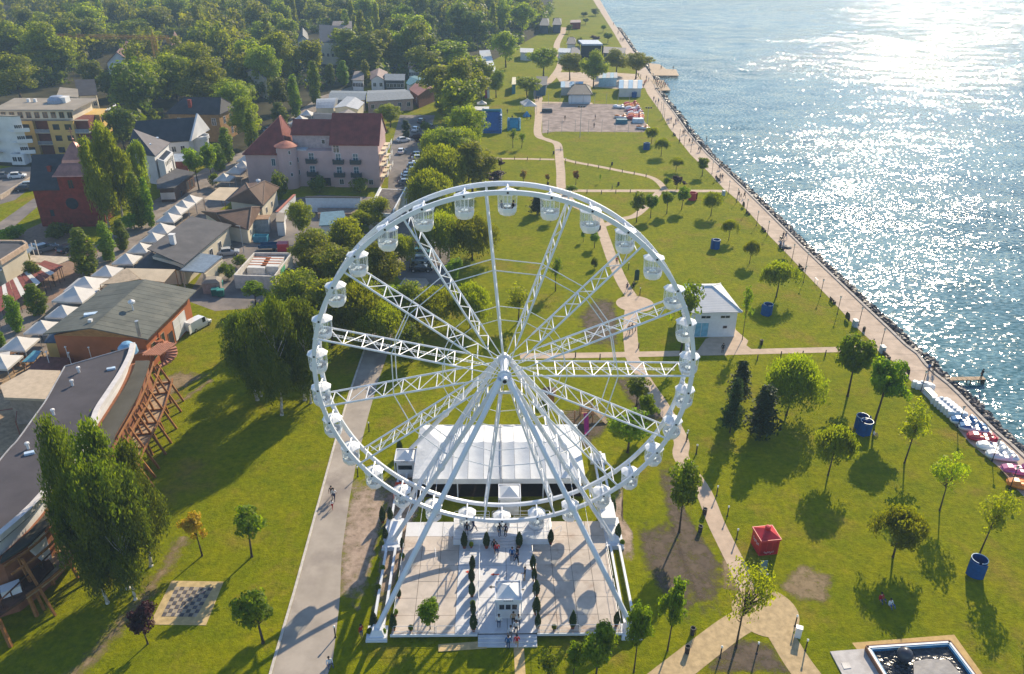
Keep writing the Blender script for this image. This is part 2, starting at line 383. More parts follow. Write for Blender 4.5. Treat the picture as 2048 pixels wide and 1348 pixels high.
def strip(name,pts,w,z,m,w2=None):                  # pts px (k,x,y) centre line; width in metres
    c=[W(*p)for p in pts];n=len(c);vs=[]
    # resample smoothly
    cc=[]
    for i in range(n-1):
        p0,p1,p2,p3=c[max(i-1,0)],c[i],c[i+1],c[min(i+2,n-1)]
        for j in range(6):
            t=j/6;cc.append(.5*((2*p1)+(p2-p0)*t+(2*p0-5*p1+4*p2-p3)*t*t+(-p0+3*p1-3*p2+p3)*t**3))
    cc.append(c[-1]);n=len(cc)
    for i,p in enumerate(cc):
        d=(cc[min(i+1,n-1)]-cc[max(i-1,0)]).normalized();q=Vector((-d.y,d.x,0))
        ww=(w+((w2 or w)-w)*i/(n-1))/2
        vs+=[p+q*ww,p-q*ww]
    g=MB();g.add([(v.x,v.y,z)for v in vs],[(2*i+1,2*i+3,2*i+2,2*i)for i in range(n-1)])
    o=struct(name,g,m)
    return o,cc
def sheet(name,pts,z,m):
    g=MB();g.poly([(lambda p:(p.x,p.y,z))(W(*p))for p in pts]);return struct(name,g,m)
def patch(name,pts,m,z):
    w=[W(*p)for p in pts]
    # refine the outline
    out=[]
    for i,p in enumerate(w):
        q=w[(i+1)%len(w)]
        for j in range(4):out.append(p.lerp(q,j/4))
    c=sum(out,Vector())/len(out);n=len(out);g=MB()
    vs=[(p.x,p.y,z)for p in out]+[((p.x*.62+c.x*.38),(p.y*.62+c.y*.38),z)for p in out]+[(c.x,c.y,z)]
    g.add(vs,[(i,(i+1)%n,n+(i+1)%n,n+i)for i in range(n)]+[(n+i,n+(i+1)%n,2*n)for i in range(n)])
    o=struct(name,g,m)
    a=o.data.attributes.new('edge','FLOAT','POINT');a.data.foreach_set('value',[0.0]*n+[.62]*(n)+[.75]);return o
def trail(name,pts,w,m,z):
    c=[W(*p)for p in pts];vs=[];n=len(c)
    for i,p in enumerate(c):
        d=(c[min(i+1,n-1)]-c[max(i-1,0)]).normalized();q=Vector((-d.y,d.x,0))*w
        vs+=[p+q,p,p-q]
    g=MB();g.add([(v.x,v.y,z)for v in vs],[f for i in range(n-1)for f in((3*i+1,3*i+4,3*i+3,3*i),(3*i+2,3*i+5,3*i+4,3*i+1))])
    o=struct(name,g,m);a=o.data.attributes.new('edge','FLOAT','POINT');a.data.foreach_set('value',[0.0,.55,0.0]*n);return o
earth=patch_mat('bare_earth',(.085,.065,.05),(.16,.12,.085))
gravelm=patch_mat('pale_gravel',(.30,.22,.17),(.46,.35,.27))
drym=patch_mat('trodden_soil',(.20,.14,.08),(.32,.24,.14))

# service road on the left of the wheel
RLp=[(532,1400),(543.7,1348),(590,1190),(638,1013),(672,887),(700,790),(722,725),(745,660),(780,600),(820,545)]
RRp=[(640,1400),(655,1348),(665,1325),(680,1200),(683,1110),(699,998),(713,924),(737,830),(757,760),(778,700),(806,640),(862,560)]
LW,RW=[W(0,*p)for p in RLp],[W(0,*p)for p in RRp]
band('service_road',lambda y:xat(LW,y),lambda y:xat(RW,y),[42+i*2.0 for i in range(48)],.012,roadm)
kl=MB();vs=[]
ysr=[42+i*2.0 for i in range(48)]
for y in ysr:x=xat(LW,y);vs+=[(x-.28,y,.0),(x-.28,y,.09),(x-.02,y,.09),(x-.02,y,.0)]
kl.add(vs,[f for i in range(len(ysr)-1)for f in((4*i,4*i+4,4*i+5,4*i+1),(4*i+1,4*i+5,4*i+6,4*i+2),(4*i+2,4*i+6,4*i+7,4*i+3))])
struct('road_kerb',kl,mat('pale_kerb',(.55,.50,.44),.85,.2))
# park paths
strip('park_path',[(12,560,110),(12,560,260),(12,556,405),(12,640,450),(12,715,485),(12,730,600),(12,742,720),(12,752,850),(0,1150,410),(0,1190,430),(0,1207,470),(0,1225,520),(0,1245,565),(0,1262,592)],2.5,.012,pathm,2.2)
strip('park_path',[(5,1655,700),(5,1648,800),(5,1660,930)],2.3,.012,pathm)
strip('cross_path',[(0,1040,712),(0,1150,711),(0,1260,709),(0,1400,706),(0,1520,703),(0,1640,700),(0,1752,697)],1.7,.016,pathm)
strip('thin_path',[(12,-40,598),(12,130,600),(12,400,603),(12,690,608)],1.5,.008,pathm)
strip('thin_path',[(12,745,600),(12,860,630),(12,1050,665),(12,1250,705),(12,1430,740),(12,1510,770),(12,1560,812),(12,1600,870)],1.7,.008,pathm)
strip('thin_path',[(12,770,862),(12,1000,864),(12,1500,864),(12,2060,866)],2.0,.010,pathm)
strip('thin_path',[(0,1203,452),(0,1245,438),(0,1272,430),(0,1300,405),(0,1318,384)],1.8,.008,pathm)
strip('court_path',[(12,560,142),(12,700,143),(12,1000,150)],2.2,.008,pathm)
strip('far_path',[(12,560,120),(12,560,40),(11,330,800),(11,420,640),(11,375,470),(11,440,330),(11,450,280)],3.2,.008,pathm)
strip('park_path',[(0,1262,712),(0,1290,760),(0,1330,820),(0,1362,880),(8,290,40),(8,400,210),(8,470,380),(8,560,560),(8,640,720),(8,720,830)],2.0,.012,pathm)
strip('lower_path',[(8,700,830),(8,560,905),(8,430,1000),(8,250,1140),(8,60,1290)],2.7,.016,pathy)
strip('lower_path',[(8,720,830),(8,800,950),(8,880,1080),(8,960,1190),(8,1060,1330)],2.6,.020,pathy)
strip('plank_path',[(17,905,1035),(17,912,1150),(17,918,1250),(17,925,1400)],.95,.012,mat('boarded_path',(.55,.40,.20),.8,.2,var=.2))
def disc(name,c,r,z,m):
    g=MB();g.poly([(c.x+r*math.cos(t*math.pi/20),c.y+r*math.sin(t*math.pi/20),z)for t in range(40)]);return struct(name,g,m)
disc('round_paving',W(5,1672,668),3.3,.024,pathm)
disc('round_paving',W(8,720,830),3.2,.028,pathy)
sheet('pavilion_paving',[(7,255,545),(7,300,480),(7,450,420),(7,530,490),(7,500,560),(7,250,570)],.020,pathm)
sheet('pavilion_paving',[(7,455,400),(7,475,480),(7,560,545),(7,400,570),(7,420,470)],.023,pathm)
# worn ground
patch('bare_earth',[(8,150,60),(8,240,20),(8,310,300),(8,430,480),(8,540,640),(8,500,860),(8,390,900),(8,290,600),(8,200,330)],earth,.004)
patch('trodden_soil',[(8,30,380),(8,250,330),(8,330,520),(8,420,760),(8,330,900),(8,180,760),(8,90,620)],earth,.003)
patch('trodden_soil',[(8,480,480),(8,620,560),(8,600,760),(8,500,720)],drym,.005)
patch('bare_earth',[(8,440,1010),(8,610,950),(8,770,990),(8,900,1160),(8,380,1160)],earth,.004)
patch('bare_earth',[(5,1370,730),(5,1470,620),(5,1570,630),(5,1610,760),(5,1600,900),(5,1420,895)],earth,.004)
patch('bare_earth',[(5,1540,1020),(5,1700,1010),(5,1850,1160),(5,1880,1290),(5,1700,1260)],earth,.004)
patch('playground_gravel',[(0,1118,845),(0,1120,815),(0,1195,812),(0,1230,850),(0,1200,880),(0,1170,910)],earth,.005)
patch('trodden_soil',[(18,1480,330),(18,1680,120),(18,1640,560),(18,1850,880),(18,1850,1250),(18,1680,1300),(18,1600,900)],gravelm,.004)
patch('pale_gravel',[(0,700,950),(0,790,940),(0,770,1050),(0,745,1150),(0,720,1230),(0,672,1215),(0,668,1100)],gravelm,.005)
patch('pale_gravel',[(0,770,960),(0,830,900),(0,860,960),(0,820,1080),(0,770,1250),(0,735,1260)],gravelm,.006)
patch('trodden_soil',[(8,760,700),(8,900,560),(8,1080,640),(8,1060,800),(8,880,780)],drym,.004)
patch('trodden_soil',[(3,860,1010),(3,1060,930),(3,1250,960),(3,1000,1090),(3,880,1110)],drym,.004)
trail('trodden_trail',[(4,990,600),(4,900,760),(4,800,900),(4,660,1060),(4,480,1270),(4,340,1400)],1.3,drym,.004)
trail('trodden_trail',[(3,1240,990),(3,1090,1100),(3,900,1160)],.8,drym,.006)
sheet('sand_court',[(12,590,150),(12,800,148),(12,1330,160),(12,1450,330),(12,1420,385),(12,700,380),(12,590,395)],.006,sandm)
# town paving
sheet('market_street',[(0,-40,620),(0,-40,830),(0,90,735),(0,200,610),(0,330,500),(0,480,390),(0,560,310),(0,640,235),(0,720,190),(0,760,120),(0,720,118),(0,640,170),(0,520,275),(0,420,330),(0,310,400),(0,180,500)],.006,paveg)
sheet('yard_asphalt',[(0,370,600),(0,430,622),(0,520,615),(0,590,570),(0,640,500),(0,760,505),(0,800,560),(0,900,575),(0,900,470),(0,858,380),(0,850,300),(0,870,230),(0,800,230),(0,780,300),(0,775,395),(0,640,390),(0,560,400),(0,470,440)],.004,asph)
sheet('terrace_paving',[(0,-40,640),(0,-40,500),(0,120,430),(0,200,500),(0,120,600)],.010,mat('terrace_paving',(.26,.17,.12),.85,.2,var=.2))
sheet('car_park',[(0,-40,345),(0,70,325),(0,75,365),(0,30,400),(0,-40,420)],.006,asph)
sheet('forecourt_paving',[(0,-60,770),(0,40,735),(0,100,700),(0,140,760),(0,90,840),(0,60,900),(0,-60,960)],.008,mat('forecourt_paving',(.36,.25,.15),.85,.2,var=.25))
sheet('beach_plaza',[(11,340,740),(11,900,740),(11,1200,760),(11,1290,900),(11,1000,910),(11,420,860)],.010,conc)

# ================================================================ trees: prototypes (leaf clumps on tapered trunks), then each tree placed
def leaf_mesh(name,P,N,size,tint,m,long=1.0,droop=None):
    n=len(P);rs=np.random.RandomState(len(P)+int(size*1000))
    N=N/np.maximum(1e-6,np.linalg.norm(N,axis=1,keepdims=True))
    rv=rs.normal(size=(n,3));t1=np.cross(N,rv);t1/=np.maximum(1e-6,np.linalg.norm(t1,axis=1,keepdims=True))
    if droop is not None:
        t1=t1*(1-droop)+np.array([0,0,-1.0])*droop;t1/=np.linalg.norm(t1,axis=1,keepdims=True)
    t2=np.cross(N,t1);t2/=np.maximum(1e-6,np.linalg.norm(t2,axis=1,keepdims=True))
    s=(size*rs.uniform(.45,1.5,n))[:,None]
    a,b=t1*s*long,t2*s
    V=np.stack([P-a,P+b*.75+N*s*.12,P+a,P-b*.75+N*s*.12],1).reshape(-1,3)
    me=bpy.data.meshes.new(name)
    me.vertices.add(4*n);me.vertices.foreach_set('co',V.astype(np.float32).ravel())
    me.loops.add(4*n);me.loops.foreach_set('vertex_index',np.arange(4*n,dtype=np.int32))
    me.polygons.add(n);me.polygons.foreach_set('loop_start',np.arange(0,4*n,4,dtype=np.int32))
    me.update(calc_edges=True)
    at=me.attributes.new('tint','FLOAT','POINT');at.data.foreach_set('value',np.repeat(tint,4).astype(np.float32))
    me.materials.append(m);return me
def fill(rs,C,Rd,per,up=.35,shell=.5):
    """leaves spread through clumps: C centres, Rd radii (n,3)"""
    n=len(C);k=per
    d=rs.normal(size=(n,k,3));d/=np.linalg.norm(d,axis=2,keepdims=True)
    r=rs.uniform(shell**3,1.05,(n,k,1))**(1/3)
    P=(C[:,None]+d*r*Rd[:,None]).reshape(-1,3)
    N=(d*1.0+np.array([0,0,up])+rs.normal(size=(n,k,3))*.38).reshape(-1,3)
    T=np.clip(np.repeat(rs.uniform(.1,.9,n),k)*.5+rs.uniform(0,.5,n*k),0,1)
    return P,N,T
def limbs(mb,C,H,z0,rs,r0,k,zfrac=.75):
    top=Vector((0,0,H*zfrac));lean=Vector((rs.uniform(-.03,.03)*H,rs.uniform(-.03,.03)*H,0))
    a=Vector((0,0,0));mid=Vector((lean.x*.5,lean.y*.5,z0));tp=Vector((lean.x,lean.y,H*zfrac))
    mb.tube(a+Vector((0,0,-.1)),Vector((0,0,.25)),r0*1.5,r0*1.08,7);mb.tube((0,0,.25),mid,r0*1.08,r0*.8,7);mb.tube(mid,tp,r0*.8,r0*.2,6)
    idx=rs.choice(len(C),min(k,len(C)),replace=False)
    for i in idx:
        c=Vector(C[i]);t=min(.95,max(.05,(c.z*.72-z0)/(max(.1,H*zfrac-z0))));b=mid.lerp(tp,t*.8)
        m=b.lerp(c,.55)+Vector((0,0,-.04*H*rs.rand()))
        mb.tube(b,m,r0*.34,r0*.2,5);mb.tube(m,c,r0*.2,r0*.06,4)
def ell(rs,n,c,r,lo=.5,zmin=None):
    out=[]
    while len(out)<n:
        d=rs.normal(size=3);d/=np.linalg.norm(d);p=np.array(c)+d*np.array(r)*rs.uniform(lo,1)
        if zmin is None or p[2]>zmin:out.append(p)
    return np.array(out)
PROTO={}
def proto(kind,H,Rc,crownmesh,tb,tm,cname='crown'):
    LINK[0]=False
    root=bpy.data.objects.new('tree',None);root.empty_display_size=.5;KIDS[root]=[]
    t=bpy.data.objects.new('trunk',mesh_of(tb,'trunk',tm,smooth=True));reg(t,root)
    c=bpy.data.objects.new(cname,crownmesh);reg(c,root)
    LINK[0]=True
    PROTO.setdefault(kind,[]).append((root,H,Rc))
L_plane=leafmat('leaf_plane',(.105,.140,.004),(.310,.310,.008),.56)
L_park=leafmat('leaf_park',(.075,.140,.004),(.240,.280,.008),.56)
L_dark=leafmat('leaf_dark',(.060,.090,.008),(.155,.170,.012),.5)
L_will=leafmat('leaf_willow',(.110,.142,.004),(.275,.280,.010),.55)
L_pale=leafmat('leaf_pale',(.17,.20,.004),(.34,.34,.010),.58)
L_yel=leafmat('leaf_yellow',(.40,.26,.012),(.62,.46,.03),.40,(1.3,1.2,.6))
L_pur=leafmat('leaf_purple',(.030,.012,.016),(.070,.022,.028),.30,(1.6,.8,.8))
L_pine=leafmat('leaf_needle',(.022,.042,.012),(.055,.080,.018),.3)
L_gold=leafmat('leaf_golden',(.20,.11,.015),(.34,.22,.03),.40,(1.3,1.1,.6))
def make_round(kind,seed,H,Rc,nc,per,leaf,m,zlo=.28,lo=.45,crs=.30,tm=trunkm,r0=.018,long=1.0,limbsn=14):
    rs=np.random.RandomState(seed);zc=H*(zlo+1)/2;rz=H*(1-zlo)/2*.9
    C=ell(rs,nc,(0,0,zc),(Rc*.74,Rc*.74,rz*.9),lo)
    lb=ell(rs,7,(rs.uniform(-.1,.1)*Rc,rs.uniform(-.1,.1)*Rc,zc),(Rc*.66,Rc*.66,rz*.72),.55);k=int(nc*.66)      # boughs: uneven outline with gaps
    C[:k]=lb[rs.randint(0,7,k)]+rs.normal(size=(k,3))*np.array([.17,.17,.15])*Rc
    f=1-.35*np.clip((C[:,2]-zc)/rz,0,1)**2;C[:,0]*=f;C[:,1]*=f
    Rd=np.stack([rs.uniform(.75,1.25,nc)*Rc*crs,rs.uniform(.75,1.25,nc)*Rc*crs,rs.uniform(.6,.95,nc)*Rc*crs],1)
    P,N,T=fill(rs,C,Rd,per)
    tb=MB();limbs(tb,C,H,H*zlo*.9,rs,H*r0,limbsn)
    proto(kind,H,Rc,leaf_mesh('crown',P,N,leaf,T,m,long),tb,tm)
def make_column(kind,seed,H,Rc,nc,per,leaf,m,zlo=.10,tm=trunkm):
    rs=np.random.RandomState(seed);z=rs.uniform(zlo,.97,nc);a=rs.uniform(0,6.28,nc)
    pr=np.sin(np.pi*np.clip((z-zlo*.5)/(1.03-zlo*.5),0,1)**.8)**.7*(.8+.25*np.sin(z*23+seed))
    C=np.stack([np.cos(a)*pr*Rc*.62,np.sin(a)*pr*Rc*.62,z*H],1)
    Rd=np.stack([np.full(nc,Rc*.36),np.full(nc,Rc*.36),np.full(nc,Rc*.55)],1)*rs.uniform(.7,1.2,(nc,1))
    P,N,T=fill(rs,C,Rd,per,.6);tb=MB();limbs(tb,C,H,H*zlo,rs,H*.012,10,.92)
    proto(kind,H,Rc,leaf_mesh('crown',P,N,leaf,T,m,1.2),tb,tm)
def make_weep(kind,seed,H,Rc,nstr,per,leaf,m,zlo,dome=.62,tm=trunkm,tall=False):
    rs=np.random.RandomState(seed);Ps=[];Ns=[];Ts=[];heads=[]
    nl=13 if tall else 9;lob=[]
    for i in range(nl):
        la,lq=6.283*i/nl*2.4+rs.uniform(-.3,.3),math.sqrt((i+.5)/nl)
        if tall:lz=.30+.68*((i*.618)%1.0);lr=Rc*.72*math.sin(math.pi*min(1,(1.06-lz)/.8))*rs.uniform(.55,1);lob.append((lr*math.cos(la),lr*math.sin(la),lz*H,Rc*rs.uniform(.26,.42),Rc*rs.uniform(.35,.6)))
        else:lr=Rc*.68*lq;lz=dome+(1-dome)*math.sqrt(max(0,1-lq*lq))*rs.uniform(.75,1.0);lob.append((lr*math.cos(la),lr*math.sin(la),lz*H-.1*H,Rc*rs.uniform(.32,.45),H*.11))
    for i in range(nstr):
        lx,ly,lz,lr,lh=lob[i%nl];b_=rs.uniform(0,6.28);q0=math.sqrt(rs.rand())
        x_,y_=lx+lr*q0*math.cos(b_),ly+lr*q0*math.sin(b_);zz=(lz+lh*math.sqrt(max(0,1-q0*q0)))/H
        a=math.atan2(y_,x_);rad=math.hypot(x_,y_);q=min(1.0,rad/Rc)
        x,y,z=rad*math.cos(a),rad*math.sin(a),zz*H;heads.append((x,y,z))
        ln=(rs.uniform(.12,.30)*H if tall else max(.1*H,(zz-zlo)*H*rs.uniform(.45,1.0)*(.35+.65*q)))
        k=per;t=np.sort(rs.rand(k));sp=Rc*.085
        out=np.array([math.cos(a),math.sin(a),0])*Rc*.10
        p=np.array([x,y,z])+t[:,None]*np.array([0,0,-ln])+out*(np.sin(t*2.2)[:,None])+rs.normal(size=(k,3))*np.array([sp,sp,sp*.8])
        Ps.append(p);Ns.append(np.array([math.cos(a),math.sin(a),.25])+rs.normal(size=(k,3))*.5)
        Ts.append(np.clip(rs.uniform(0,.55)+rs.uniform(0,.45,k),0,1))
    P,N,T=np.concatenate(Ps),np.concatenate(Ns),np.concatenate(Ts)
    tb=MB();limbs(tb,np.array(heads),H,H*zlo*1.1,rs,H*.016,16,.8)
    proto(kind,H,Rc,leaf_mesh('crown',P,N,leaf,T,m,2.2,.6),tb,tm)
def make_pine(kind,seed,H,Rc,whorls,per,leaf,m,zlo=.18):
    rs=np.random.RandomState(seed);Ps,Ns,Ts=[],[],[];tb=MB()
    tb.tube((0,0,-.1),(0,0,H*.5),H*.018,H*.011,7);tb.tube((0,0,H*.5),(rs.uniform(-.02,.02)*H,0,H*.98),H*.011,H*.002,6)
    for w in range(whorls):
        z=H*(zlo+(1-zlo)*(w+.3)/whorls);rad=Rc*(1-(w/whorls))**.75*rs.uniform(.75,1.1)+.12
        for b in range(7):
            a=6.283*b/7+rs.uniform(-.4,.4)+w;L=rad*rs.uniform(.7,1.1)
            t=rs.uniform(.15,1,per)[:,None];d=np.array([math.cos(a),math.sin(a),-.22])
            p=np.array([0,0,z])+d*t*L+rs.normal(size=(per,3))*np.array([.12,.12,.07])*Rc*.9
            Ps.append(p);Ns.append(np.array([0,0,.8])+rs.normal(size=(per,3))*.6);Ts.append(np.clip(rs.uniform(0,.5)+rs.uniform(0,.5,per),0,1))
            tb.tube((0,0,z),(math.cos(a)*L*.8,math.sin(a)*L*.8,z-.18*L),H*.003,H*.001,3,cap=False)
    proto(kind,H,Rc,leaf_mesh('crown',np.concatenate(Ps),np.concatenate(Ns),leaf,np.concatenate(Ts),m,1.7),tb,trunkm)
for i in range(4):make_round('plane',10+i,16,6.0,95,150,.225,L_plane,.22,.35,.27)
for i in range(4):make_round('far',20+i,17,6.5,70,60,.40,L_plane,.15,.3,.30)
for i in range(2):make_round('fardark',26+i,17,6.0,60,60,.40,L_dark,.12,.3,.30)
for i in range(5):make_round('round',30+i,8,2.7,60,75,.17,L_park,.34,.35,.28)
for i in range(2):make_round('young',40+i,6,1.7,46,60,.125,L_park,.30,.3,.30,long=1.3)
for i in range(2):make_round('sparse',50+i,7,2.4,46,26,.12,L_pale,.32,.35,.26,r0=.013,limbsn=30,long=1.3)
make_round('bare',55,8,3.2,80,20,.12,L_pale,.22,.3,.24,limbsn=50,r0=.015)
make_round('airy',58,6,1.8,40,26,.13,L_park,.3,.3,.28,limbsn=26)
for i in range(2):make_column('column',60+i,11,2.1,62,62,.20,L_park)
for i in range(2):make_column('poplar',65+i,16,2.6,60,40,.34,L_plane)
make_column('cypress',68,7,1.0,60,70,.12,L_pine,.03)
for i in range(2):make_weep('willow',70+i,10,4.6,420,42,.115,L_will,.12)
for i in range(2):make_weep('smallwillow',75+i,5.2,2.1,190,40,.07,L_will,.38,.66)
for i in range(2):make_weep('birch',80+i,15,4.2,430,44,.10,L_dark,.12,tm=birchm,tall=True)
for i in range(2):make_weep('palebirch',85+i,14,3.6,420,38,.12,L_will,.12,tm=birchm,tall=True)
for i in range(2):make_pine('pine',90+i,8,2.3,11,42,.15,L_pine)
make_round('yellow',100,5,1.4,40,45,.11,L_yel,.34,.25,.30,long=1.2)
make_round('golden',101,3.2,.9,26,34,.10,L_gold,.36,.25,.30)
make_round('purple',102,5,1.7,44,55,.14,L_pur,.22,.3,.30)
make_round('bush',103,2.6,1.5,30,60,.11,L_park,.02,.3,.34,limbsn=8)
make_round('darkbush',104,2.6,1.5,30,55,.12,L_dark,.02,.3,.34,limbsn=8)
CNT={}
def plant(p,h,r,kind,label,cat='tree',group=None,name=None,rz=None,lean=None):
    L=PROTO[kind];i=CNT.get(kind,0);CNT[kind]=i+1
    root,H0,R0=L[i%len(L)]
    c=dup(root,p,rnd.uniform(0,6.28)if rz is None else rz,label,cat,group,(r/R0*rnd.uniform(.95,1.05),r/R0*rnd.uniform(.95,1.05),h/H0),name or 'tree')
    if lean:c.rotation_euler=(lean[0],lean[1],c.rotation_euler.z)
    return c
def tree(k,bx,by,ty,w,kind,label,cat='tree',group=None,name=None):
    p=W(k,bx,by);h=zof(p,px(k,0,ty)[1]);d=Q((p.x,p.y,h*.6))[2]
    return plant(p,h,FR[k][2]*w/2*d/FPX,kind,label,cat,group,name)
G_PARK,G_STREET,G_WOOD='trees of the lakeside park','trees between the houses of the town','trees of the wood behind the town'
